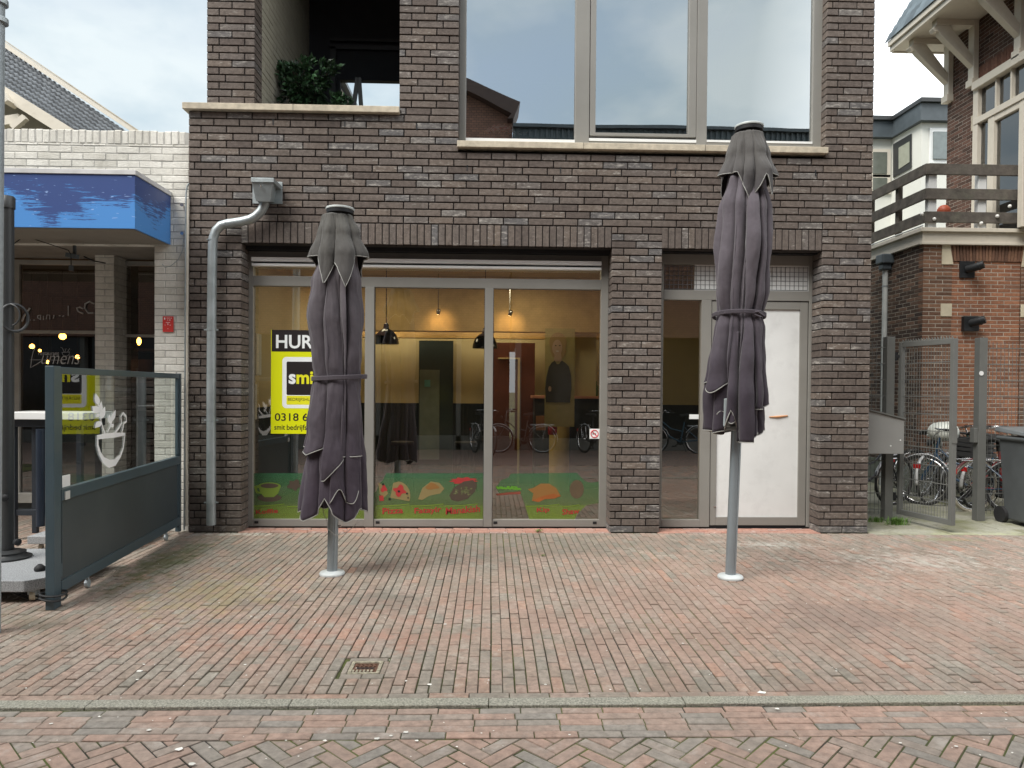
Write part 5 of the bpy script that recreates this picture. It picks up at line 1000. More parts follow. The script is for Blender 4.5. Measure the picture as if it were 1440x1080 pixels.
b = MB(); b.prism([(AT(-300, 170, 6.5).x, 6.4, 3), (AT(70, 180, 6.5).x, 6.4, 3), (AT(70, 180, 6.5).x, 6.4, AT(70, 172, 6.4).z), (AT(-300, 170, 6.5).x, 6.4, AT(-300, -40, 6.4).z)], (0, 1.0, 0)); b.build('gable_wall', mat('dull_cream_gable', (.4, .36, .28), .8), rf)  # gable a duller cream than the barge boards
# ---- windscreen
w0 = atz(72, 857); w1 = atz(252, 749); dirw = (w1 - w0).normalized(); prp = Vector((-dirw.y, dirw.x, 0))
ws = thing('wind_screen', 'slate blue metal windscreen with glass upper half and white mortar and pestle drawing', 'windscreen', (w0.x, w0.y, 0))
Lw = (w1 - w0).length; H_ = 1.735
def W(s_, z, o_=0): return w0 + dirw * s_ + Vector((0, 0, z)) + prp * o_
b = MB(); b.bar(W(.03, .0), W(.03, H_), .10, .06, up=prp); b.bar(W(.105, .30), W(.105, H_ - .01), .05, .03, up=prp); pst = b.build('post', M['slate'], ws, bevel=.004)
b = MB(); b.bar(W(Lw - .03, .02), W(Lw - .03, H_), .05, .05, up=prp); b.bar(W(Lw - .075, .86), W(Lw - .075, H_ - .02), .035, .03, up=prp); b.build('post', M['slate'], ws, bevel=.004)
zr = 1.6 + (541.5 - 692) / 990 * 5.3
zr = .80
b = MB(); b.bar(W(.10, H_ - .03), W(Lw - .05, H_ - .03), .04, .05); b.bar(W(.10, zr), W(Lw - .05, zr), .05, .085); b.bar(W(.10, .135), W(Lw - .05, .135), .05, .085); b.bar(W(.115, .2), W(.115, zr), .04, .03, up=prp); b.bar(W(Lw - .07, .2), W(Lw - .07, zr), .04, .03, up=prp)
b.build('rail', M['slate'], ws, bevel=.004)
b = MB(); b.bar(W(.12, (zr + .135) / 2), W(Lw - .08, (zr + .135) / 2), .02, zr - .135 - .05); b.build('lower_panel', M['slatepanel'], ws)
b = MB(); b.add([W(.11, zr + .03), W(Lw - .07, zr + .03), W(Lw - .07, H_ - .05), W(.11, H_ - .05)], [(0, 1, 2, 3)]); b.build('glass_pane', M['glass'], ws)
b = MB()
for s_ in (.55, Lw - .4): b.lathe([(.032, -.012), (.032, .012)], tuple(W(s_, .034)), 16, axis=tuple(prp)); b.bar(W(s_, .05), W(s_, .14), .02)
build_each(b, 'caster', M['galv'], ws)
b = MB(); b.obox(W(.17, zr - .01, -.03), dirw * .035, Vector((0, 0, .03)), prp * .003); b.build('maker_plate', mat('silver_sticker', (.5, .5, .48), .4), ws); b = MB(); b.obox(W(.20, zr + .09, -.0), dirw * .07, Vector((0, 0, .042)), prp * .003); b.build('price_card', M['white'], ws)
# drawing on the glass, placed on the glass plane
def onw(px, py):
    d = ray(px, py); t_ = (w0 - CAM).dot(prp) / d.dot(prp); return CAM + d * t_ + (CAM - w0).dot(prp) / abs((CAM - w0).dot(prp)) * prp * .006
def stroke(mb, pts, wd):
    P = [onw(*p) for p in pts]; L_, R_ = [], []
    for i in range(len(P)):
        t_ = (P[min(i + 1, len(P) - 1)] - P[max(i - 1, 0)]).normalized(); q_ = t_.cross(prp).normalized(); ww_ = 1.7 * (wd[i] if isinstance(wd, (list, tuple)) else wd)
        L_.append(P[i] + q_ * ww_ / 2); R_.append(P[i] - q_ * ww_ / 2)
    mb.add(L_ + R_, [(i, i + 1, len(P) + i + 1, len(P) + i) for i in range(len(P) - 1)])
def c2(x, y): return (60 + x / 5.4, 500 + y / 5.4)
def leaf(mb, x0, y0, x1, y1, w_):
    n_ = 9; dx, dy = x1 - x0, y1 - y0; L0 = math.hypot(dx, dy); nx, ny = -dy / L0, dx / L0; a = []; c_ = []
    for i in range(n_ + 1):
        t_ = i / n_; h = w_ * .62 * math.sin(math.pi * t_ ** .75) ; a.append(onw(*c2(x0 + dx * t_ + nx * h, y0 + dy * t_ + ny * h))); c_.append(onw(*c2(x0 + dx * t_ - nx * h, y0 + dy * t_ - ny * h)))
    mb.add(a + c_[::-1], [tuple(range(2 * n_ + 2))])
b = MB()
stroke(b, [c2(*p) for p in ((408, 622), (460, 612), (540, 604), (622, 596))], [.02, .024, .026, .014])
stroke(b, [c2(*p) for p in ((412, 620), (412, 680), (428, 740), (455, 790), (500, 822), (545, 812), (585, 760), (608, 700), (618, 600))], [.014, .018, .022, .028, .040, .034, .018, .013, .012])
stroke(b, [c2(*p) for p in ((535, 600), (575, 545), (595, 510), (588, 465), (605, 435), (628, 460), (632, 500), (610, 515), (605, 545), (595, 590))], [.012, .014, .012, .012, .012, .013, .012, .012, .012, .010])
stroke(b, [c2(*p) for p in ((468, 592), (450, 545), (438, 500), (432, 450), (428, 400), (405, 340))], .009); stroke(b, [c2(*p) for p in ((486, 582), (505, 545), (520, 500), (540, 440))], .009)
for l_ in ((418, 375, 396, 285, 30), (425, 430, 370, 385, 44), (430, 440, 440, 345, 24), (436, 500, 392, 550, 34), (440, 480, 468, 385, 28), (518, 500, 548, 412, 24), (508, 520, 500, 445, 20), (510, 540, 534, 520, 26), (425, 440, 400, 470, 20)): leaf(b, *l_)
b.build('mortar_drawing', flat('vinyl_white', (.92, .93, .94), .6), ws)
M['ccast'] = mat('cream_caster', (.55, .50, .38), .5)
# ---- dark parasol pole on granite slab
g0 = at(8, 792, -1.9); g0.z = 0
dp = thing('parasol_stand', 'dark round parasol pole with crank wheel on a granite slab on casters', 'parasol stand', (g0.x, g0.y, 0))
px_ = lambda py: at(10.5, py, g0.y).x
b = MB(); b.tube([(px_(800), g0.y, .16), (px_(275), g0.y, at(12, 276, g0.y).z)], .047, 20); pz = at(12, 276, g0.y).z; b.lathe([(.055, 0), (.055, .09), (.045, .1)], (px_(275), g0.y, pz - .1), 20); b.build('pole', M['anthracite'], dp, smooth=True)
sx0, sx1, sy0, sy1 = g0.x - .7, at(57, 830, -2.55).x, -2.58, -1.55
b = MB(); b.prism([(sx0, sy0 + .0, .085), (sx1 - .1, sy0, .085), (sx1, sy0 + .1, .085), (sx1 + .02, sy1, .085), (sx0, sy1, .085)], (0, 0, .085)); b.build('slab', M['granite'], dp, bevel=.006)
b = MB(); b.lathe([(.16, .17), (.165, .185), (.13, .20), (.12, .21), (.125, .225), (.08, .24)], (px_(800) + .01, g0.y, 0), 32); b.build('foot', M['anthracite'], dp, smooth=True)
for cx_, cy_ in ((sx1 - .09, sy0 + .09), (sx0 + .1, sy0 + .09), (sx1 - .09, sy1 - .1)):
    b = MB(); b.lathe([(.036, -.018), (.036, .018)], (cx_, cy_, .037), 18, axis=(1, .3, 0)); c_ = b.build('caster', M['ccast'], dp); b = MB(); b.box(cx_ - .03, cx_ + .03, cy_ - .02, cy_ + .03, .045, .083); b.build('fork', M['galv'], c_)
b = MB(); p = at(20, 447, g0.y - .03); b.tube([(p.x + .11 * math.cos(a) * .55, p.y + .08 * math.cos(a), p.z + .11 * math.sin(a)) for a in [2 * math.pi * i / 30 for i in range(30)]], .012, 8, closed=True); p = at(12, 443, g0.y - .08); b.tube([(p.x + .09 * math.cos(a), p.y, p.z + .09 * math.sin(a)) for a in [-1.2 + 2.6 * i / 16 for i in range(17)]], .006, 6); b.build('crank_wheel', M['anthracite'], dp, smooth=True)
b = MB(); p = at(16, 762, g0.y - .03); b.lathe([(.02, 0), (.028, .02), (.028, .04), (.015, .05)], (p.x + .03, p.y, p.z), 14, axis=(1, -.4, 0)); p = at(8, 700, g0.y - .06); b.lathe([(.03, 0), (.03, .02), (.012, .03)], (p.x, p.y, p.z), 14, axis=(.2, -1, 0)); b.build('clamp_knob', M['black'], dp, smooth=True)
ca = thing('black_cable', 'black power cable lying on the granite slab and looped round the windscreen post', 'cable', tuple(at(40, 815, -2.4)))
b = MB(); b.tube([tuple(at(a, c_, -2.5)) for a, c_ in ((-8, 812), (5, 822), (22, 832), (45, 838), (66, 839))], .008, 6); b.tube([tuple(at(a, c_, -2.5)) for a, c_ in ((-8, 815), (8, 828), (30, 838), (50, 843), (64, 842))], .008, 6)
c0_ = w0 + Vector((0, 0, .075)) + dirw * .03; b.tube([(c0_.x + .085 * math.cos(a), c0_.y + .075 * math.sin(a), c0_.z + .008 * math.sin(2 * a)) for a in [2 * math.pi * i / 24 for i in range(24)]], .008, 6, closed=True); b.tube([(c0_.x + .085 * math.cos(a), c0_.y + .075 * math.sin(a), c0_.z + .03 + .004 * math.sin(2 * a)) for a in [2 * math.pi * i / 24 for i in range(24)]], .008, 6, closed=True); b.build('cord', M['rubber'], ca, smooth=True)
b = MB(); b.tube([tuple(at(a, c_, -2.0)) for a, c_ in ((20, 800), (30, 804), (40, 808), (52, 812), (62, 813))], .007, 6); b.build('lead', M['rubber'], ca, smooth=True); b = MB(); p = at(56, 820, -2.3); b.lathe([(.035, 0), (.04, .012), (.035, .03), (.012, .05)], (p.x, p.y, .172), 14); b.build('plug', M['rubber'], ca, smooth=True)
s2 = thing('parasol_stand', 'second granite slab with casters and dark blue pole farther back by the restaurant window', 'parasol stand', (at(58, 765, -.9).x, -.7, 0))
sx2 = at(43, 765, -.95).x; b = MB(); b.box(sx2, sx2 + .9, -1.0, -.2, .085, .16); b.build('slab', M['granite'], s2, bevel=.006)
b = MB(); b.lathe([(.034, -.016), (.034, .016)], (sx2 + .08, -.92, .035), 16, axis=(1, .3, 0)); build_each(b, 'caster', M['creamwood'], s2)
b = MB(); p = at(57, 700, -.5); b.tube([(p.x, -.5, .16), (p.x, -.5, 1.15)], .04, 14); b.build('pole', mat('dark_blue_metal', (.012, .02, .035), .4), s2, smooth=True)
# bar table
bt_ = thing('bar_table', 'high bar table with thick white top and dark frame behind the windscreen', 'table', (at(70, 600, -.2).x, -.2, 0))
tx0, tx1 = at(14, 590, -.3).x, at(133, 590, -.3).x; tz = at(60, 590, -.5).z
b = MB(); b.box(tx0, tx1, -.5, .05, tz, tz + .07); b.build('table_top', M['white'], bt_, bevel=.004)
b = MB(); b.box(tx0 + .03, tx1 - .05, -.44, -.0, tz - .08, tz - .002)
for q in (tx0 + .08, tx1 - .12): 
    b.box(q, q + .05, -.42, -.37, 0, tz - .08); b.box(q, q + .05, -.08, -.03, 0, tz - .08)
b.box(tx0 + .13, tx1 - .12, -.41, -.38, .25, .31); b.build('frame', mat('dark_navy_frame', (.02, .026, .035), .5), bt_, bevel=.003)
# street lamp post at the picture's left edge
lp = thing('lamp_post', 'galvanised round lamp post at the left edge of the picture', 'lamp post', (at(-8, 600, -3.2).x, -3.2, 0))
lx = at(-5, 600, -3.2).x
b = MB(); b.tube([(lx - .045, -3.2, 0), (lx + .012, -3.2, 6.05)], .058, 28); b.build('pole', M['galv'], lp, smooth=True); b = MB(); p = at(0, 6, -3.2); b.lathe([(.062, 0), (.062, .03)], (lx + .01, -3.2, p.z), 24); b.lathe([(.062, 0), (.062, .03)], (lx + .01, -3.2, at(0, 32, -3.2).z), 24); build_each(b, 'band', M['zinc'], lp)
b = MB(); b.bar((lx, -3.2, 6.0), (lx + .9, -3.2, 6.2), .04); b.box(lx + .7, lx + 1.2, -3.3, -3.1, 6.15, 6.25); b.build('lamp_head', M['galv'], lp)
# downpipe of the main building
dpz = thing('downpipe', 'grey zinc downpipe with square hopper on the brown brick wall left of the shop', 'downpipe', (gx(297, 740, -.09), -.09, 0))
yy = -.095; P = lambda a, c_: tuple(at(a, c_, yy))
b = MB()
path = [(297, 738), (297, 560), (298, 400), (299, 345), (300, 334), (304, 324), (311, 317), (320, 314.5), (340, 311.5), (352, 308.5), (360, 304), (367, 297), (371, 290), (373, 284)]
b.tube([P(*q) for q in path], .048, 20); b.build('pipe', M['zinc'], dpz, smooth=True)
b = MB()
for py in (338, 400): p = at(297 + (py < 500) * 1, py, yy); b.lathe([(.0515, 0), (.0515, .008)], tuple(p), 20)
for (a, c_), d_ in (((318, 315), (1, 0, .06)), ((353, 308), (1, 0, .3))): p = at(a, c_, yy); b.lathe([(.0515, 0), (.0515, .006)], tuple(p), 20, axis=d_)
b.build('seam', M['zinc'], dpz)
for py in (465, 592, 708): 
    b = MB(); p = at(297, py, yy); b.lathe([(.052, 0), (.052, .02)], tuple(p), 20); b.box(p.x - .075, p.x + .075, yy - .008, yy + .008, p.z + .003, p.z + .017); b.box(p.x - .01, p.x + .01, yy, -.0, p.z + .003, p.z + .017); b.build('bracket', M['zinc'], dpz)
b = MB(); Q = lambda a, c_, y_: at(a, c_, y_)
f_ = [Q(354, 256, -.26), Q(384, 257, -.26), Q(380, 284, -.20), Q(360, 283, -.20)]; bk = [Q(357, 256, -.01), Q(390, 257, -.01), Q(386, 284, -.01), Q(362, 283, -.01)]
b.add(f_ + bk, [(0, 1, 2, 3), (7, 6, 5, 4), (0, 4, 5, 1), (1, 5, 6, 2), (2, 6, 7, 3), (3, 7, 4, 0)]); p0, p1 = Q(353, 256, -.27), Q(385, 252, -.27); b.box(p0.x, p1.x, -.275, -.005, p0.z - .0, p1.z + .012)
b.box(Q(355, 270, -.012).x, Q(397, 270, -.012).x, -.012, -.004, Q(375, 287, 0).z, Q(375, 256, 0).z)
b.build('hopper', M['zinc'], dpz, bevel=.003); b = MB(); p = Q(367, 262, -.26); b.lathe([(.012, 0), (.012, .02), (.005, .03)], tuple(p), 12, axis=(.1, -1, .1)); b.build('bolt', M['chrome'], dpz)
# ---- shrub in the loggia
sh = thing('potted_shrub', 'leafy green shrub standing in the dark loggia behind the stone coping', 'shrub', tuple(at(430, 150, .9)))
c_ = at(430, 118, .9); random.seed(9); lf = [MB(), MB()]
clumps = [(Vector((U(-1, 1), U(-1, .6), U(-1, 1))).normalized() * U(.35, .95), U(.22, .42)) for _ in range(17)]
for i in range(1050):
    cc_, cr_ = clumps[i % 17]; q = Vector((U(-1, 1), U(-1, 1), U(-1, 1))); q = cc_ + q.normalized() * cr_ * U(.4, 1.05) ** .5
    if i % 3 == 0: q = q * U(1, 1.12)
    px = c_ + Vector((q.x * .36 * (1 + .25 * math.sin(q.z * 5)), q.y * .3, q.z * .33 + .02))
    if px.z < c_.z - .33 + .06: continue
    d = (q + Vector((U(-.7, .7), U(-.7, .7), U(-.6, .6)))).normalized(); s_ = d.cross(Vector((U(-1, 1), U(-1, 1), U(-1, 1)))).normalized(); l_ = U(.06, .11); w_ = l_ * .25; nr = d.cross(s_)
    lf[0].add([px, px + d * l_ * .4 + s_ * w_ - nr * .004, px + d * l_ - nr * .012, px + d * l_ * .4 - s_ * w_ - nr * .004, px + d * l_ * .5 + nr * .006], [(0, 1, 4), (1, 2, 4), (2, 3, 4), (3, 0, 4)])
for k in range(46):   # trailing low part to the right and a sprig upper left
    base = at(470 + k % 9 * 2.4, 146 - (k % 5) * 2, .75) if k < 34 else at(389 + (k % 3) * 2, 92 + (k % 5) * 8, .9)
    for j in range(5):
        px = base + Vector((U(-.05, .05), U(-.05, .05), U(-.04, .04))); d = Vector((U(-1, 1), U(-1, .2), U(-.4, 1))).normalized(); s_ = d.cross(Vector((U(-1, 1), U(-1, 1), U(-1, 1)))).normalized(); l_ = U(.05, .08)
        lf[0].add([px, px + d * l_ * .4 + s_ * l_ * .24, px + d * l_, px + d * l_ * .4 - s_ * l_ * .24], [(0, 1, 2, 3)])
lf[0].build('foliage', M['leaf'], sh)
b = MB()
for i in range(14): a = U(0, 6.28); b.tube([tuple(c_ + Vector((0, 0, -.34))), tuple(c_ + Vector((.12 * math.cos(a), .1 * math.sin(a), -.1))), tuple(c_ + Vector((.28 * math.cos(a), .22 * math.sin(a), U(.0, .28))))], .006, 5)
b.build('stems', mat('brown_stem', (.06, .045, .03), .8), sh)
b = MB(); b.lathe([(.12, 0), (.16, .26), (.17, .26), (.15, .24)], tuple(c_ + Vector((0, 0, -.62))), 24); b.build('pot', mat('dark_pot', (.05, .045, .04), .7), sh)
# balcony bits seen beyond the coping
b = MB(); b.bar(at(497, 152, 1.6), at(503, 110, 1.6), .05, .05); b.bar(at(508, 152, 1.6), at(505, 110, 1.6), .05, .05); b.bar(at(495, 148, 1.8), at(480, 122, 1.8), .03, .03); o = b.build('folding_frame', M['gategrey']); recentre(o); tag(o, 'folded grey metal frame legs leaning in the loggia opening', 'frame')
hb = thing('distant_house', 'small grey roofed house glimpsed through the loggia opening', 'building', tuple(at(470, 150, 9)))
b = MB(); p0, p1 = at(440, 160, 9), at(479, 119, 9); b.box(p0.x, p1.x, 9, 12, 3, p1.z); b.build('wall', mat('brown_grey_wall', (.25, .21, .19), .8), hb); b = MB(); b.box(p0.x, at(487, 118, 9).x, 8.8, 12.2, p1.z, p1.z + .09); b.build('roof', M['bluegrey'], hb)
# ================================================================ RIGHT: ALLEY, GATE, BIKES, HOUSES
random.seed(33)
YB = 3.0; XB = at(1296.5, 500, YB).x
hs = thing('brick_house', 'old orange red brick house with cream cornice, timber balcony and white windows on the right', 'building', (XB, YB, 0))
hx = lambda px: gx(px, 500, YB); hz = lambda py, px=1330: gz(py, px, YB)
zc0, zc1 = hz(343), hz(322)
wb, wm = MB(), MB(); pb_, _ = MB(), 0
plz = hz(655)
a0, a1 = hx(1337), hx(1434)
O = Vector((XB, YB, 0)); W_ = 3.2
zl0, zl1 = hz(367), zc0
brickwall(wb, wm, O, X, Z, -Y, a0 - XB, zc0, course=.062, blen=.20, jt=.011, dep=.05, deep=.12, mo=.003, ch=.002, j=.001, jn=.001, pat=[0, .5])
wp = wb.build('wall', M['rbrick2'], hs)
brickwall(pb_, wm, Vector((a0 + .006, YB + .012, 0)), X, Z, -Y, a1 - a0 - .012, zl0 - .004, course=.062, blen=.20, jt=.011, dep=.05, mo=.003, ch=.002, j=.001, jn=.001, pat=[0, .5])
pb_.build('blind_window', M['rbrick'], hs)
wb = MB(); brickwall(wb, wm, Vector((a1, YB, 0)), X, Z, -Y, 2.0, zc0, course=.062, blen=.20, jt=.011, dep=.05, mo=.003, ch=.002, jn=.001)
q = hx(1333); n_ = 23; 
for i in range(n_):
    t_ = i / (n_ - 1); xb = a0 + (a1 - a0) * t_; lean_ = (t_ - .5) * .10; wdd = (a1 - a0) / n_ - .008
    o_ = Vector((xb - wdd / 2, YB - .004, zl0)); brick(wb, o_, X, (Z + X * lean_ * 2.2).normalized(), -Y, wdd, (zl1 - zl0), .05, .002, .001, .001)
wb.build('wall', M['rbrick2'], hs)
wb = MB(); brickwall(wb, wm, Vector((XB, YB + .012, 0)), Y, Z, -X, 6.5, zc0, course=.062, blen=.20, jt=.011, dep=.05, deep=.12, mo=.003, ch=.002, j=.001, jn=.001, pat=[.5, 0])
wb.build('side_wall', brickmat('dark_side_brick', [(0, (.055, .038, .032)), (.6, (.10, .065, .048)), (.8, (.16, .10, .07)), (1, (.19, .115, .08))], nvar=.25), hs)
wm.build('mortar', M['lmortar'], wp)
b = MB(); b.box(XB + .06, XB + 4, YB + .07, YB + 6.5, 0, zc1 - .02); b.build('core', M['dmortar'], hs)
b = MB(); b.box(XB - .03, XB + 4, YB - .03, YB - .002, 0, plz); b.box(XB - .03, XB - .002, YB - .0, YB + 6.5, 0, plz); b.build('plinth', mat('mossy_concrete_plinth', (.17, .18, .15), .9, var=.25, dirt=(.09, .11, .06), damt=.7), hs)
for (pa, pb2, qa, qb) in ((1322, 1338, 372, 343), (1321.5, 1337, 445, 427), (1434, 1450, 374, 343), (1434, 1450, 445, 427)):
    b = MB(); b.prism([(hx(pa), YB - .012, hz(qa)), (hx(pb2), YB - .012, hz(qa)), (hx(pb2 - (5 if qb == 343 and pa < 1400 else 0)), YB - .012, hz(qb)), (hx(pa + (3 if qb == 343 and pa > 1400 else 0)), YB - .012, hz(qb))], (0, .06, 0)); b.build('stone_block', mat('cream_stone_block', (.55, .49, .36), .8), hs, bevel=.003)
b = MB(); b.box(XB - .05, XB + 4, YB - .05, YB + .0, zc0, zc1 - .06); b.box(XB - .05, XB + .0, YB + .0, YB + 6.5, zc0, zc1 - .06); b.box(XB - .10, XB + 4, YB - .10, YB + 6.5, zc1 - .059, zc1); b.box(XB - .065, XB + 4, YB - .065, YB - .0, zc0 - .02, zc0 + .02)
b.build('cornice', M['creamwood'], hs, bevel=.004)
b = MB(); p = at(1409, 326, YB - .05); b.box(p.x - .06, p.x + .06, YB - .055, YB - .049, p.z - .02, p.z + .02); b.build('cornice_vent', M['gategrey'], hs)
b = MB(); b.tube([(XB - .09, YB - .12, zc1 + .02), (XB - .09, YB + 6.3, zc1 + .02)], .012, 6); b.build('white_cable', M['white'], hs)
# balcony
yb = YB - .02; xb0 = XB - .02
rz = [(hz(247), hz(232)), (hz(281.5), hz(266.5)), (hz(314), hz(299))]
rail = MB()
for (z0, z1) in rz:
    rail.box(xb0, XB + 4, yb - .045, yb, z0, z1); 
o = rail.build('front_rail', M['oldwood'], hs, bevel=.004)
rail = MB()
for (z0, z1) in rz: rail.box(xb0 - .005, xb0 + .04, yb - .040 + .04, YB + 6.3, z0, z1)
rail.build('side_rail', M['oldwood'], hs, bevel=.004)
rail = MB()
for px in (1308, 1377.5, 1444, 1510): p = at(px, 290, yb + .06); rail.box(p.x - .065, p.x + .065, yb + .002, yb + .09, zc1, rz[0][0] + .05)
build_each(rail, 'baluster', M['white'], hs, bevel=.004)
rail = MB(); 
for k in range(7): rail.box(xb0 + .042, xb0 + .12, YB + .75 + k * .85, YB + .83 + k * .85, zc1, rz[0][0] + .05)
build_each(rail, 'side_baluster', M['oldwood'], hs)
b = MB()
for px, py in ((1296.5, 301), (1314, 308), (1402.5, 304), (1420, 290), (1436, 271), (1380, 314)): p = at(px, py, yb - .06); b.lathe([(.004, -.028), (.02, -.02), (.028, 0), (.02, .02), (.004, .028)], tuple(p), 12)
build_each(b, 'glass_bulb', flat('clear_bulb', (.75, .75, .72), .15), hs, smooth=True)
# upper house wall, facing the alley
XW = 8.15
aw_ = lambda px, py: atx(px, py, XW)
yfar = aw_(1331, 240).y; yn = aw_(1374, 240).y
wz = lambda px, py: atx(px, py, XW).z
b, mm_ = MB(), MB(); yq = -2.5
wy = aw_(1385, 140).y
brickwall(b, mm_, Vector((XW, yfar, zc1)), -Y, Z, -X, yfar - yq, 4.2, course=.062, blen=.20, jt=.009, dep=.05, mo=.003, ch=.002, pat=[0, .5], opens=[(yfar - yn + .0, yfar - yq, -1, wz(1374, 118) - zc1)])
hw = b.build('upper_wall', brickmat('dark_brown_house_brick', [(0, (.06, .038, .03)), (.5, (.10, .058, .044)), (1, (.145, .08, .06))], nvar=.2), hs); mm_.build('mortar', mat('pale_joint', (.30, .26, .22), .9), hw)
b = MB(); b.box(XW + .08, XW + 3, yq, yfar, zc1, zc1 + 4.2); b.build('upper_core', M['darkroom'], hs)
def wl_(y0, z0, y1, z1, w_, out=.05, dep=.06, mb=None): mb.bar((XW - out + dep / 2, y0, z0), (XW - out + dep / 2, y1, z1), dep, w_, up=(1, 0, 0)) if False else mb.box(XW - out, XW - out + dep, min(y0, y1) - (w_ / 2 if abs(y0 - y1) < .001 else 0), max(y0, y1) + (w_ / 2 if abs(y0 - y1) < .001 else 0), min(z0, z1) - (w_ / 2 if abs(z0 - z1) < .001 else 0), max(z0, z1) + (w_ / 2 if abs(z0 - z1) < .001 else 0))
fr = MB(); zt_ = wz(1385, 117); z_tr = wz(1387, 166); yE = -2.4
ys_ = [aw_(px, 140).y for px in (1379, 1405, 1426.5, 1450, 1480)]
wl_(yn, zt_, yE, zt_, .13, .12, .14, fr); wl_(yn, z_tr, yE, z_tr, .10, .08, .12, fr); wl_(yn - .03, zc1, yn - .03, zt_, .12, .07, .10, fr)
for y_ in ys_[1:]: wl_(y_, z_tr, y_, zt_, .035, .06, .08, fr)
ys2 = [aw_(px, 200).y for px in (1376, 1398, 1441, 1475)]
for y_, w_ in zip(ys2, (.10, .14, .10, .1)): wl_(y_, zc1, y_, z_tr, w_, .06, .09, fr)
wl_(ys2[1], wz(1420, 155), ys2[2], wz(1420, 155), .14, .055, .09, fr)
uw = fr.build('window', M['creamwood'], hs, bevel=.004)
b = MB(); b.add([(XW, yn, zc1), (XW, yE, zc1), (XW, yE, zt_), (XW, yn, zt_)], [(0, 1, 2, 3)]); b.build('pane', M['glass_dark'], uw)
b = MB(); b.box(XW - .02, XW + .1, yn + .0, yn + .14, wz(1370, 183), wz(1370, 162)); b.build('stone_block', M['stone'], hs)
# flat arch bricks over window, eave brackets
zso = wz(1372, 35) + .0; zso = atx(1305, 33, 7.35).z + .02
def bracket(yc):
    b = MB(); d = .07; zf = zso - 1.0
    b.box(XW - .09, XW - .0, yc - d, yc + d, zf, zso)
    b.box(7.42, XW - .09, yc - d, yc + d, zso - .10, zso)
    pts = [(XW - .09, zf + .22), (XW - .09, zf + .40), (7.66, zso - .10), (7.42, zso - .10), (7.36, zso - .16), (7.40, zso - .21), (7.46, zso - .20), (7.50, zso - .26)]
    b.prism([(x_, yc - d * .8, z_) for x_, z_ in pts], (0, d * 1.6, 0))
    b.box(XW - .12, XW, yc - d * 1.2, yc + d * 1.2, zf - .10, zf + .02)
    b.build('eave_bracket', M['creamwood'], hs, bevel=.006)
for px in (1337, 1372, 1437): bracket(aw_(px, 120).y)
b = MB(); ye = yfar + .35; b.box(7.34, XW + .2, yq, ye, zso, zso + .03); b.build('soffit', M['creamwood'], hs)
b = MB(); b.box(7.28, 7.34, yq, ye, zso - .02, zso + .13); b.box(7.34, XW + 2, ye, ye + .04, zso - .02, zso + .13); b.box(7.24, 7.28, yq, ye, zso + .07, zso + .17); b.build('fascia_board', M['creamwood'], hs, bevel=.003)
b = MB(); rows_ = 16; rdir = Vector((.62, 0, 1)).normalized()
for i in range(rows_):
    y_ = yq; 
    while y_ < ye + .0:
        p = Vector((7.22, y_, zso + .17)) + rdir * i * .17; b.obox(p + rdir * .095 + Vector((-.01, .14, 0)), rdir * .10 + Vector((-.012, 0, 0)), Vector((0, .137, 0)), Vector((-.006, 0, .004))); y_ += .28
b.build('slate_roof', mat('blue_slate', (.10, .125, .14), .5, island=.35), hs)
b = MB(); b.prism([(7.26, yq, zso + .16), (XW + 2.4, yq, zso + .16), (XW + 2.4, yq, zso + 3.2), (9.0, yq, zso + 3.0)], (0, ye - yq, 0)); b.build('roof_core', M['bluegrey'], hs)
b = MB(); q = aw_(1372, 60).y
for i in range(40):
    y_ = yn - .02 - i * .07
    if y_ < yq: break
    brick(b, Vector((XW - .004, y_, zt_ + .07)), -Y, Z, -X, .062, .26, .04, .002)
b.build('flat_arch', brickmat('rust_arch_brick', [(0, (.13, .06, .04)), (1, (.20, .10, .07))], nvar=.2), hs)
# downpipe and hopper on the side wall
p = atx(1245, 380, XB - .08)
dq = thing('downpipe', 'pale grey downpipe with dark hopper on the side wall of the old brick house', 'downpipe', (p.x, p.y, 0))
b = MB(); b.lathe([(.042, 0), (.042, p.z)], (p.x, p.y, 0), 16); b.build('pipe', mat('pale_grey_pipe', (.50, .52, .50), .5), dq, smooth=True)
b = MB(); zz = p.z; b.prism([(p.x - .08, p.y - .08, zz), (p.x + .07, p.y - .08, zz), (p.x + .07, p.y + .08, zz), (p.x - .08, p.y + .08, zz)], (0, 0, .1)); b.box(p.x - .12, p.x + .10, p.y - .12, p.y + .10, zz + .1, zz + .26); b.build('hopper', M['bluegrey'], dq, bevel=.02)
b = MB()
for z_ in (zz - .28, zz - 1.6): b.lathe([(.047, 0), (.047, .02)], (p.x, p.y, z_), 14)
build_each(b, 'bracket', M['zinc'], dq)
# flues
for i, (px, py) in enumerate(((1360, 379), (1362, 455))):
    p = at(px, py, YB - .01); t = thing('flue_terminal', ('upper' if i == 0 else 'lower') + ' black plastic flue terminal sticking out of the orange brick panel', 'flue', (p.x, YB, p.z))
    b = MB(); b.box(p.x - .12, p.x + .12, YB - .018, YB + .0, p.z - .13, p.z + .13) if i == 0 else b.box(p.x - .11, p.x + .13, YB - .07, YB - .0, p.z - .12, p.z + .11); b.build('wall_plate', M['black'], t, bevel=.004)
    e_ = p + Vector((.13, -.19, .05)); b = MB(); b.tube([tuple(p + Vector((0, -.01, 0))), tuple(p + Vector((.03, -.09, .01))), tuple(e_)], .062, 18); m_ = p + Vector((.08, -.14, .03)); b.tube([tuple(m_), tuple(m_ + (e_ - m_) * .2)], .07, 18); b.build('pipe', mat('flue_black', (.018, .02, .022), .45), t, smooth=True)
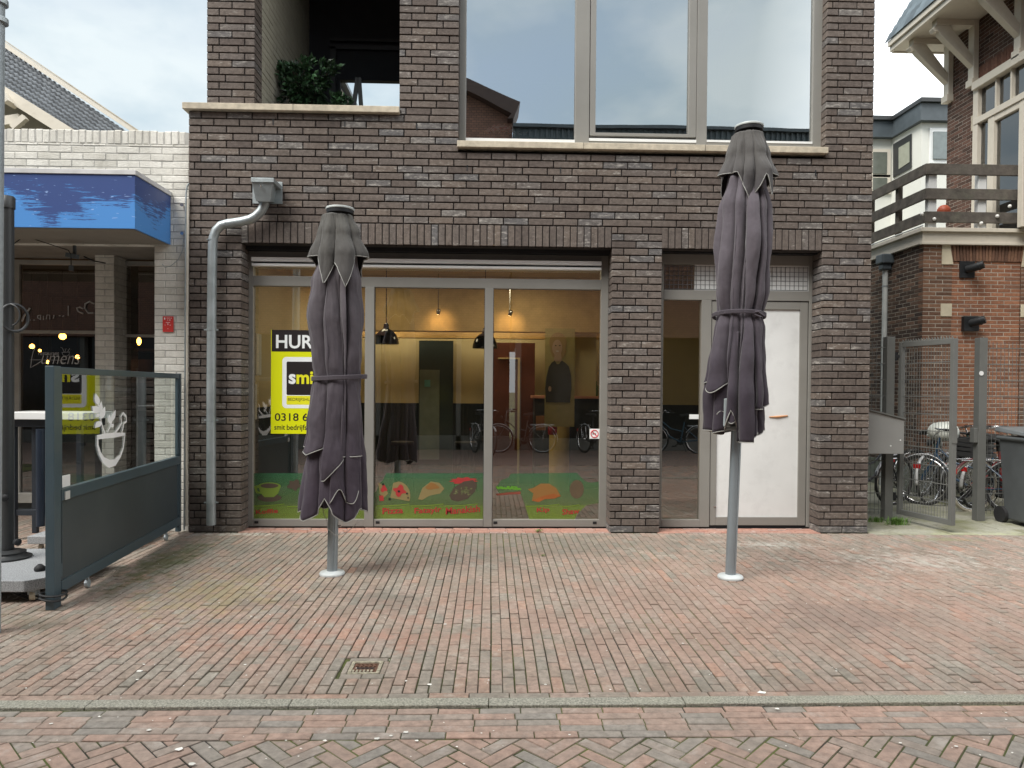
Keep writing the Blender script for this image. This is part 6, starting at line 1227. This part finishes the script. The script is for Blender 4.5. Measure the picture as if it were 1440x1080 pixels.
# red ball-like object on the balcony
b = MB(); p = at(1327, 297, YB + .3); b.lathe([(max(.001, .10 * math.sin(math.pi * k / 10)), -.10 * math.cos(math.pi * k / 10)) for k in range(11)], tuple(p), 18); o = b.build('lantern', mat('orange_lantern', (.55, .12, .06), .5), smooth=True); recentre(o); tag(o, 'round orange paper lantern behind the weathered balcony rails', 'lantern')
# ---- white building behind
wbld = thing('white_building', 'off-white rendered building with dark flat roof edge behind the alley', 'building', tuple(at(1270, 300, 14)))
zr_ = at(1254, 168, 14).z; xa = at(1254, 200, 14).x; xb_ = at(1296, 180, 12.6).x
b = MB(); foot = [(8, 14), (xa, 14), (xb_, 12.6), (xb_ + 3.5, 12.6), (xb_ + 3.5, 22), (8, 22)]; b.prism([(x_, y_, 0) for x_, y_ in foot], (0, 0, zr_ - .62)); b.build('wall', M['render'], wbld)
b = MB(); f2 = [(8, 13.8), (xa - .1, 13.8), (xb_ - .15, 12.4), (xb_ + 3.6, 12.4), (xb_ + 3.6, 22.1), (8, 22.1)]; b.prism([(x_, y_, zr_ - .62) for x_, y_ in f2], (0, 0, .50)); b.build('roof_edge', M['bluegrey'], wbld); b = MB(); f3 = [(x_ - .05 * (x_ > 8), y_ - .1, ) for x_, y_ in f2]; b.prism([(x_, y_, zr_ - .12) for x_, y_ in f3], (0, 0, .12)); b.build('roof_cap', M['anthracite'], wbld)
dirf = (Vector((xb_, 12.6, 0)) - Vector((xa, 14, 0))); Lf = dirf.length; dirf.normalize(); nf = Vector((dirf.y, -dirf.x, 0));
if nf.x > 0: nf = -nf
def onf(px, py):
    P0 = Vector((xa, 14, 0)); d = ray(px, py); t_ = (P0 - CAM).dot(nf) / d.dot(nf); return CAM + d * t_
b = MB(); pts = [onf(1257.5, 203), onf(1283, 188), onf(1283, 236), onf(1257.5, 250)]; b.prism([p_ + nf * .02 for p_ in pts], nf * .02); w_ = b.build('window', M['anthracite'], wbld)
b = MB(); pts = [onf(1266, 208), onf(1281, 199), onf(1281, 228), onf(1266, 238)]; b.prism([p_ + nf * .045 for p_ in pts], nf * .01); b.build('pane', mat('curtained_pane', (.30, .31, .25), .3), w_)
b = MB(); p0, p1 = at(1306, 230, 12.6), at(1332, 181, 12.6); b.box(p0.x, p1.x + .6, 12.55, 12.6, p0.z, p1.z); w_ = b.build('window', M['white'], wbld); b = MB(); p0, p1 = at(1313, 223, 12.5), at(1329, 185, 12.5); b.box(p0.x, p1.x + .5, 12.5, 12.55, p0.z, p1.z); b.build('pane', mat('grey_pane', (.16, .19, .19), .15), w_)
for (pa, pb2, qa, qb) in ((1226, 1246, 245, 215), (1226, 1246, 268, 251)):
    b = MB(); p0, p1 = at(pa, qa, 13.98), at(pb2, qb, 13.98); b.box(p0.x, p1.x + .12, 13.93, 13.99, p0.z - .1, p1.z + .1); w_ = b.build('window', M['creamwood'], wbld); b = MB(); b.box(p0.x, p1.x, 13.91, 13.93, p0.z, p1.z); b.build('pane', mat('greenish_pane', (.12, .13, .11), .2), w_)
# ---- fence and gate
YG_ = .76
def post(name, px, label):
    p = at(px, 600, YG_); b = MB(); b.box(p.x - .05, p.x + .05, YG_ - .05, YG_ + .05, 0, 2.27); return p, b
def mesh_panel(mb, A, B, z0, z1, n_v, zr, r_=.0028):
    A, B = Vector(A), Vector(B); d = B - A
    for i in range(n_v + 1): q = A + d * i / n_v; mb.tube([(q.x, q.y, z0), (q.x, q.y, z1)], r_, 5, cap=False)
    for z_ in zr: mb.bar((A.x, A.y - .006, z_), (B.x, B.y - .006, z_), .006, .010)
zr = [.12 + .195 * i for i in range(11)]
zr = [.14 + .2 * i for i in range(11)]
def fence(label, xa_, xb2, cat='fence', posts=()):
    t = thing('mesh_fence', label, cat, (xa_, YG_, 0)); b = MB(); mesh_panel(b, (xa_, YG_, 0), (xb2, YG_, 0), .08, 2.22, int(abs(xb2 - xa_) / .05), zr); b.build('wire_panel', M['gategrey'], t)
    for px in posts: p = at(px, 600, YG_); b = MB(); b.box(p.x - .05, p.x + .05, YG_ - .05, YG_ + .05, 0, 2.27); b.build('post', M['gategrey'], t, bevel=.004)
    return t
px1 = at(1248.5, 600, YG_).x; px2 = at(1378, 600, YG_).x
fence('narrow grey wire mesh fence panel between the brown brick wall and the gate post', x_r + .02, px1 - .05, posts=(1248.5,))
t = fence('grey wire mesh fence on the right of the gate in front of the bicycles', px2 + .05, px2 + 2.4, posts=(1378,))
b = MB(); p = at(1380, 525, YG_ - .055); b.lathe([(.028, 0), (.028, .004)], tuple(p), 18, axis=(0, -1, 0)); b.build('reflector', M['white'], t); b = MB(); p = at(1368, 612, YG_); b.box(px2 - .10, px2 - .05, YG_ - .04, YG_ + .04, p.z - .09, p.z + .09); b.build('lock_box', M['gategrey'], t, bevel=.004)
gh = at(1267, 600, .70); gh.z = 0; ge = Vector((at(1340, 600, -.02).x, -.02, 0))
gt = thing('mesh_gate', 'grey steel framed wire mesh gate with toothed top standing open towards the street', 'gate', tuple(gh))
dg = ge - gh; dgn = dg.normalized(); pg = Vector((-dgn.y, dgn.x, 0))
b = MB(); z0, z1 = .09, 2.20
b.bar(gh + Vector((0, 0, z0)), gh + Vector((0, 0, z1)), .045, .06, up=pg); b.bar(ge + Vector((0, 0, z0)), ge + Vector((0, 0, z1)), .05, .06, up=pg); b.bar(gh + Vector((0, 0, z0 + .03)) + dgn * .03, ge + Vector((0, 0, z0 + .03)) - dgn * .03, .045, .06); b.bar(gh + Vector((0, 0, z1 - .03)) + dgn * .03, ge + Vector((0, 0, z1 - .03)) - dgn * .03, .045, .06)
b.build('frame', M['gategrey'], gt, bevel=.003)
b = MB(); mesh_panel(b, gh + dgn * .03, ge - dgn * .03, z0 + .05, z1 - .05, 17, [z for z in zr if z0 + .1 < z < z1 - .1]); b.build('wire_panel', M['gategrey'], gt)
b = MB(); n_ = 19
for i in range(n_): q = gh + dg * ((i + .5) / n_); b.prism([tuple(q + dgn * -.018 + Vector((0, 0, z1))), tuple(q + dgn * .012 + Vector((0, 0, z1))), tuple(q + dgn * -.014 + Vector((0, 0, z1 + .035)))], tuple(pg * .006))
b.build('toothed_strip', M['gategrey'], gt)
for z_ in (.30, 2.03):
    b = MB(); b.bar((px1 + .05, YG_ - .0, z_), tuple(gh + Vector((-.01, 0, z_))), .03, .035); b.lathe([(.022, -.05), (.022, .05)], (px1 + .08, YG_ - .02, z_), 12); b.build('hinge', M['black'], gt)
b = MB(); q = ge - dgn * .0; b.box(q.x - .03, q.x + .03, q.y - .035, q.y - .028, 1.02, 1.20); b.build('lock_plate', M['gategrey'], gt)
# grey sloped box
p0, p1 = at(1222, 638, .42), at(1271, 638, .42); xa2, xb3 = x_r + .01, p1.x
gb = thing('letter_box', 'plain grey steel box with sloping lid fixed beside the brick wall at the gate', 'letter box', (xa2, .42, p0.z))
zA, zB = at(1223, 571, .42).z, at(1271, 590, .42).z
b = MB(); b.prism([(xa2, .42, p0.z), (xb3, .42, p0.z), (xb3, .42, zB), (xa2, .42, zA)], (0, .26, 0)); b.build('case', mat('light_grey_coated_sheet', (.235, .235, .225), .5, var=.03), gb, bevel=.003)
b = MB(); b.prism([(xa2, .40, zA), (xb3 + .01, .40, zB), (xb3 + .01, .40, zB + .015), (xa2, .40, zA + .015)], (0, .30, 0)); b.build('lid', M['gategrey'], gb)
b = MB()
for px, py in ((1252.5, 627), (1266, 619)): p = at(px, py, .42); b.lathe([(.009, 0), (.009, .004)], (p.x, .42, p.z), 12, axis=(0, -1, 0))
build_each(b, 'rivet', M['white'], gb)
# ---- wheelie bin
BY = .12; bx = at(1403, 680, BY + .56).x; zt_ = at(1425, 608, BY).z
wbin = thing('wheelie_bin', 'dark grey wheelie bin at the right edge of the picture behind the mesh fence', 'bin', (bx + .28, .4, 0))
b = MB(); bt2 = .04; vs = []
for (z_, g_) in ((.05, .05), (zt_ - .08, .0)): vs += [(bx + g_, BY + g_, z_), (bx + .56 - g_, BY + g_, z_), (bx + .56 - g_, BY + .56 - g_, z_), (bx + g_, BY + .56 - g_, z_)]
b.add(vs, [(3, 2, 1, 0), (4, 5, 6, 7), (0, 1, 5, 4), (1, 2, 6, 5), (2, 3, 7, 6), (3, 0, 4, 7)]); b.box(bx - .03, bx + .59, BY - .03, BY + .58, zt_ - .12, zt_ - .07); b.build('body', mat('bin_grey', (.075, .082, .085), .5), wbin, bevel=.02)
b = MB(); b.add([(bx - .035, BY - .05, zt_ - .065), (bx + .595, BY - .05, zt_ - .065), (bx + .595, BY + .6, zt_ - .02), (bx - .035, BY + .6, zt_ - .02), (bx - .02, BY - .03, zt_ - .02), (bx + .58, BY - .03, zt_ - .02), (bx + .58, BY + .58, zt_ + .04), (bx - .02, BY + .58, zt_ + .04)], [(3, 2, 1, 0), (4, 5, 6, 7), (0, 1, 5, 4), (1, 2, 6, 5), (2, 3, 7, 6), (3, 0, 4, 7)]); b.build('lid', mat('bin_lid_grey', (.13, .14, .145), .45), wbin, bevel=.012)
for s_ in (0, .5): b = MB(); b.lathe([(.1, -.025), (.1, .025)], (bx + .03 + s_, BY + .53, .1), 20, axis=(1, 0, 0)); b.build('wheel', M['rubber'], wbin)
# ---- bicycles
def bike(col, tyre, label, loc, rot, lean=.06, guard=(.6, .6, .6), group='bicycles parked in the alley', saddle=(.02, .02, .02), crate=None):
    t = thing('bicycle', label, 'bicycle', (0, 0, 0), group); fm_ = flat('frame_paint', col, .35); ty = flat('tyre', tyre, .7); gd = flat('mudguard', guard, .3)
    R_ = .345; wb_ = 1.10
    for i, x in enumerate((0, wb_)):
        b = MB(); b.tube([(x + R_ * math.cos(a), 0, R_ + .0 + R_ * math.sin(a)) for a in [2 * math.pi * k / 40 for k in range(40)]], .019, 8, closed=True); w_ = b.build('wheel', ty, t, smooth=True)
        b = MB(); rr = R_ - .028; b.tube([(x + rr * math.cos(a), 0, R_ + rr * math.sin(a)) for a in [2 * math.pi * k / 40 for k in range(40)]], .010, 6, closed=True)
        for k in range(28):
            a = 2 * math.pi * k / 28; a2 = a + (.55 if k % 2 else -.55); s_ = .025 if k % 4 < 2 else -.025
            b.bar((x + .022 * math.cos(a2), s_, R_ + .022 * math.sin(a2)), (x + rr * math.cos(a), 0, R_ + rr * math.sin(a)), .0028)
        b.lathe([(.022, -.035), (.022, .035)], (x, 0, R_), 12, axis=(0, 1, 0)); b.build('rim', M['chrome'], w_)
        b = MB(); a0_, a1_ = ((.5, 3.3) if i == 0 else (.75, 2.9)); rows_ = []
        for k in range(25):
            a = a0_ + (a1_ - a0_) * k / 24; rows_.append([(x + (R_ + .034 - .006 * abs(m_)) * math.cos(a), m_ * .012, R_ + (R_ + .034 - .006 * abs(m_)) * math.sin(a)) for m_ in (-2, -1, 0, 1, 2)])
        b.sheet(rows_); b.build('mudguard', gd, t, smooth=True, solid=.002)
    sx_, sz_ = .36, .80; bbx, bbz = .46, .28; hx_, hz_ = .93, .86
    b = MB(); b.tube([(bbx, 0, bbz), (sx_, 0, sz_ + .05)], .016, 8); b.tube([(bbx, 0, bbz), (.72, 0, .42), (hx_ + .02, 0, hz_ - .12)], .018, 8); b.tube([(bbx - .06, 0, .55), (.70, 0, .62), (hx_, 0, hz_ - .04)], .014, 8)
    for s_ in (-1, 1): b.tube([(bbx, .03 * s_, bbz), (0, .055 * s_, R_)], .010, 6); b.tube([(sx_ + .03, .02 * s_, sz_ - .12), (0, .055 * s_, R_)], .009, 6); b.tube([(hx_ + .03, .03 * s_, hz_ - .22), (wb_ - .03, .045 * s_, R_ + .1), (wb_, .05 * s_, R_)], .011, 6)
    b.tube([(hx_ + .03, 0, hz_ - .22), (hx_ - .02, 0, hz_ + .10)], .018, 8); b.build('frame', fm_, t, smooth=True)
    b = MB(); b.tube([(hx_ - .01, 0, hz_ + .08), (hx_ - .04, 0, hz_ + .19)], .012, 8); b.tube([(hx_ - .26, -.29, hz_ + .19), (hx_ - .12, -.27, hz_ + .20), (hx_ - .0, -.12, hz_ + .22), (hx_ - .04, 0, hz_ + .19), (hx_, .12, hz_ + .22), (hx_ - .12, .27, hz_ + .20), (hx_ - .26, .29, hz_ + .19)], .011, 8); h_ = b.build('handlebar', M['chrome'], t, smooth=True)
    b = MB()
    for s_ in (-1, 1): b.tube([(hx_ - .27, .29 * s_, hz_ + .19), (hx_ - .15, .275 * s_, hz_ + .198)], .017, 8); b.tube([(hx_ - .12, .24 * s_, hz_ + .19), (hx_ - .0, .15 * s_, hz_ + .12), (hx_ + .06, .05 * s_, hz_ - .05)], .004, 5)
    b.lathe([(.02, 0), (.045, .03), (.045, .05)], (hx_ + .07, 0, hz_ + .02), 14, axis=(1, 0, 0)); b.build('grips_and_lamp', M['rubber'], h_)
    b = MB(); b.tube([(sx_, 0, sz_ + .02), (sx_ - .02, 0, sz_ + .14)], .012, 8)
    g_ = []
    for k in range(9):
        u = k / 8; wdt = .10 * (1 - u) ** .8 + .02; g_.append([(sx_ - .15 + .27 * u, wdt * m_ / 4, sz_ + .19 - .03 * (m_ / 4) ** 2 + .015 * math.cos(u * 3) - .004 * abs(m_)) for m_ in range(-4, 5)])
    b.sheet(g_); b.build('saddle', flat('saddle_cover', saddle, .6), t, smooth=True, solid=.035)
    b = MB()
    for s_ in (-1, 1): b.tube([(.30, .06 * s_, .70), (-.28, .06 * s_, .70), (-.30, 0, .70)], .006, 6); b.tube([(-.10, .06 * s_, .70), (0, .06 * s_, R_)], .005, 6)
    for k in range(4): b.tube([(.2 - .13 * k, -.06, .70), (.2 - .13 * k, .06, .70)], .004, 5)
    b.build('carrier', M['chrome'], t, smooth=True); b = MB(); b.box(-.335, -.32, -.045, .045, .52, .58); b.build('rear_light', flat('rear_light', (.5, .01, .01), .3), t)
    b = MB(); b.lathe([(.085, -.004), (.085, .004)], (bbx, .05, bbz), 20, axis=(0, 1, 0)); b.bar((bbx, .07, bbz), (bbx + .12, .07, bbz - .12), .02); b.bar((bbx, -.06, bbz), (bbx - .12, -.06, bbz + .12), .02); b.box(bbx + .08, bbx + .18, .08, .17, bbz - .135, bbz - .11); b.box(bbx - .17, bbx - .07, -.15, -.07, bbz + .11, bbz + .135); b.tube([(.3, .08, .02), (bbx - .05, .04, bbz)], .008, 6); b.build('crankset', M['rubber'], t)
    if crate: b = MB(); b.box(-.24, .14, -.17, .17, .71, .73); [b.box(-.24, .14, y_, y_ + .01, .73 + k * .06, .75 + k * .06 + .02) for y_ in (-.17, .16) for k in range(4)]; [b.box(x_, x_ + .01, -.16, .16, .73 + k * .06, .77 + k * .06) for x_ in (-.24, .13) for k in range(4)]; b.build('crate', flat('crate', crate, .6), t)
    t.location = loc; t.rotation_euler = (lean, 0, rot); return t
p = at(1231, 680, 1.7); bike((.02, .02, .025), (.02, .02, .02), 'black bicycle mostly hidden behind the brown brick corner and letter box', (p.x - .66, 1.55, 0), .35, guard=(.5, .5, .52))
p = at(1318, 680, 1.9); bike((.03, .03, .035), (.02, .02, .02), 'bicycle with white plastic bag over its saddle behind the open gate', (p.x + .0, 2.05, 0), .55, guard=(.65, .65, .65), saddle=(.72, .74, .70), lean=-.05)
p = at(1373, 650, 1.35); bike((.25, .02, .02), (.42, .38, .30), 'red bicycle with pale tyres right behind the gate post', (p.x, 1.42, 0), -.12 + .3, guard=(.1, .02, .02))
p = at(1412, 690, 1.2); bike((.015, .05, .10), (.02, .02, .02), 'dark blue bicycle with silver mudguard next to the wheelie bin', (p.x + .08, 1.12, 0), math.pi * .5 + .7, guard=(.6, .6, .6), lean=.1)
p = at(1420, 640, 2.0); bike((.02, .02, .02), (.02, .02, .02), 'black bicycle with wide handlebar behind the wheelie bin against the brick wall', (p.x - .5, 2.4, 0), .15, guard=(.02, .02, .02))
p = at(1398, 650, 1.9); bike((.05, .05, .05), (.02, .02, .02), 'grey bicycle squeezed between the red one and the brick wall', (p.x - .3, 1.95, 0), -.35, guard=(.5, .5, .5), crate=(.02, .02, .02))
p = at(1340, 650, 2.6); bike((.02, .05, .04), (.02, .02, .02), 'dark green bicycle leaning on the plinth of the brick house behind the gate', (p.x - .5, 2.72, 0), .05, guard=(.03, .03, .03), lean=-.12)
p = at(1425, 640, 1.55); bike((.02, .10, .20), (.02, .02, .02), 'blue bicycle with basket near the right edge behind the mesh fence', (p.x - .4, 1.75, 0), .5, guard=(.6, .6, .6), crate=(.03, .03, .03))
b = MB(); bc = at(1327, 607, 1.98); pts_ = [(max(.003, .5 * math.sin(math.pi * k / 9) ** .8), -.5 * math.cos(math.pi * k / 9)) for k in range(10)]; vs_ = MB(); vs_.lathe([(a * .38, c * .28) for a, c in pts_], (0, 0, 0), 22)
b.add([(bc.x + x_ * (1.1 + .1 * noise.noise(Vector((x_ * 9, y_ * 9, z_ * 9)))), bc.y + y_ * .9, bc.z + z_ + .02 * noise.noise(Vector((x_ * 14, y_ * 14, z_ * 14)))) for x_, y_, z_ in vs_.v], vs_.f); o = b.build('plastic_bag', mat('white_plastic_bag', (.66, .68, .62), .4, var=.2, vscale=9), smooth=True); recentre(o); tag(o, 'white plastic bag pulled over a bicycle saddle behind the open gate', 'bag')
# ================================================================ ACROSS THE STREET (seen in the window glass)
ob = bpy.data.materials.new('opposite_brick'); ob.use_nodes = True; t_ = ob.node_tree; bt = t_.nodes.new('ShaderNodeTexBrick'); bt.inputs['Scale'].default_value = 4.2; bt.inputs['Color1'].default_value = (.26, .14, .10, 1); bt.inputs['Color2'].default_value = (.18, .10, .075, 1); bt.inputs['Mortar'].default_value = (.06, .045, .04, 1); bt.inputs['Mortar Size'].default_value = .018
tcn = t_.nodes.new('ShaderNodeTexCoord'); mp_ = t_.nodes.new('ShaderNodeMapping'); mp_.inputs['Rotation'].default_value = (math.radians(90), 0, 0); t_.links.new(tcn.outputs['Object'], mp_.inputs[0]); t_.links.new(mp_.outputs[0], bt.inputs['Vector']); t_.links.new(bt.outputs['Color'], t_.nodes['Principled BSDF'].inputs['Base Color']); t_.nodes['Principled BSDF'].inputs['Roughness'].default_value = .9
YO = -9.8; mir = 2 * YW - YO
def mr_(px, py, Yo=YO, ym=.16): p = at(px, py, 2 * ym - Yo); return p.x, p.z
oa = thing('gabled_house', 'brown brick house with sloping dark roof verge, mirrored in the upper left pane', 'building', (-6, YO, 0))
xr_, zr2 = mr_(728, 150); xl2, zl2 = mr_(655, 116); _, zn = mr_(722, 178)
slope = (zl2 - zr2) / (xl2 - xr_); xe = -24; ze = zr2 + slope * (xe - xr_) * .45
b = MB(); b.prism([(xe, YO, 2.95), (xr_ - .15, YO, 2.95), (xr_ - .12, YO, zn), (xr_ - .12, YO, zr2 - .3), (xl2, YO, zl2 - .3), (xe, YO, ze)], (0, -6, 0)); b.build('wall', ob, oa)
b = MB(); b.prism([(xl2 - 6, YO + .3, zl2 + 1.0), (xl2, YO + .3, zl2), (xr_ + .05, YO + .3, zr2), (xr_ - .1, YO + .3, zn + .1), (xr_ - .25, YO + .3, zn + .1), (xr_ - .15, YO + .3, zr2 - .28), (xl2, YO + .3, zl2 - .3), (xl2 - 6, YO + .3, zl2 + .7)], (0, -1, 0)); b.build('verge', mat('dark_brown_verge', (.07, .045, .038), .7), oa)
b = MB(); b.box(xe, xr_ - .15, YO - .5, YO - .3, 0, 2.95); 
b.build('shop_glass', flat('dark_opposite_glass', (.01, .012, .014), .1), oa)
b = MB(); q = xe
while q < xr_ - .2: b.box(q, q + .12, YO - .3, YO - .1, 0, 2.95); q += 2.1
b.box(xe, xr_ - .15, YO - .3, YO - .1, 0, .35); b.build('shop_frame', M['gategrey'], oa)
oc = thing('flat_roofed_block', 'long flat roofed block with dark ribbed parapet, mirrored in the upper panes', 'building', (8, YO, 0))
_, zp = mr_(900, 180); _, zp2 = mr_(900, 200)
b = MB(); b.box(xr_ - .1, 22, YO - 8, YO, 2.95, zp - .9); b.build('wall', ob, oc); b = MB(); b.box(xr_ - .1, 22, YO - 8, YO + .08, zp - .9, zp - .08)
b.build('parapet', mat('ribbed_grey_cladding', (.10, .125, .135), .6), oc); b = MB(); q = xr_
while q < 22: b.box(q, q + .05, YO + .08, YO + .12, zp - .9, zp - .08); q += .14
b.box(xr_ - .1, 22, YO + .0, YO + .2, zp - .079, zp); b.build('rib', M['bluegrey'], oc)
b = MB(); b.box(xr_, 22, YO - .5, YO - .3, 0, 2.95); b.build('shop_glass', bpy.data.materials['dark_opposite_glass'], oc); b = MB(); q = xr_
while q < 22: b.box(q, q + .15, YO - .3, YO - .1, 0, 2.95); q += 2.6
b.box(xr_, 22, YO - .3, YO - .1, 0, .3); b.build('shop_frame', M['gategrey'], oc)
for (px, rot, lab, cl) in ((667, 1.25, 'black bicycle across the street, mirrored in the middle shop pane', (.02, .02, .02)), (735, .2, 'grey bicycle across the street, mirrored in the left half of the right shop pane', (.1, .1, .1)), (822, 1.35, 'bicycle with a wide chrome handlebar across the street, mirrored near the no smoking sticker', (.02, .02, .02)), (955, .5, 'blue bicycle across the street, mirrored in the narrow pane beside the door', (.03, .10, .16))):
    Yo = -9.15; x_, z_ = mr_(px, 600, Yo, .29); bike(cl, (.02, .02, .02), lab, (x_ + (.5 if rot < 1 else 0), Yo - (0 if rot < 1 else .15), -.004), (.12 + math.pi if rot < 1 else 1.2), group='bicycles parked across the street')
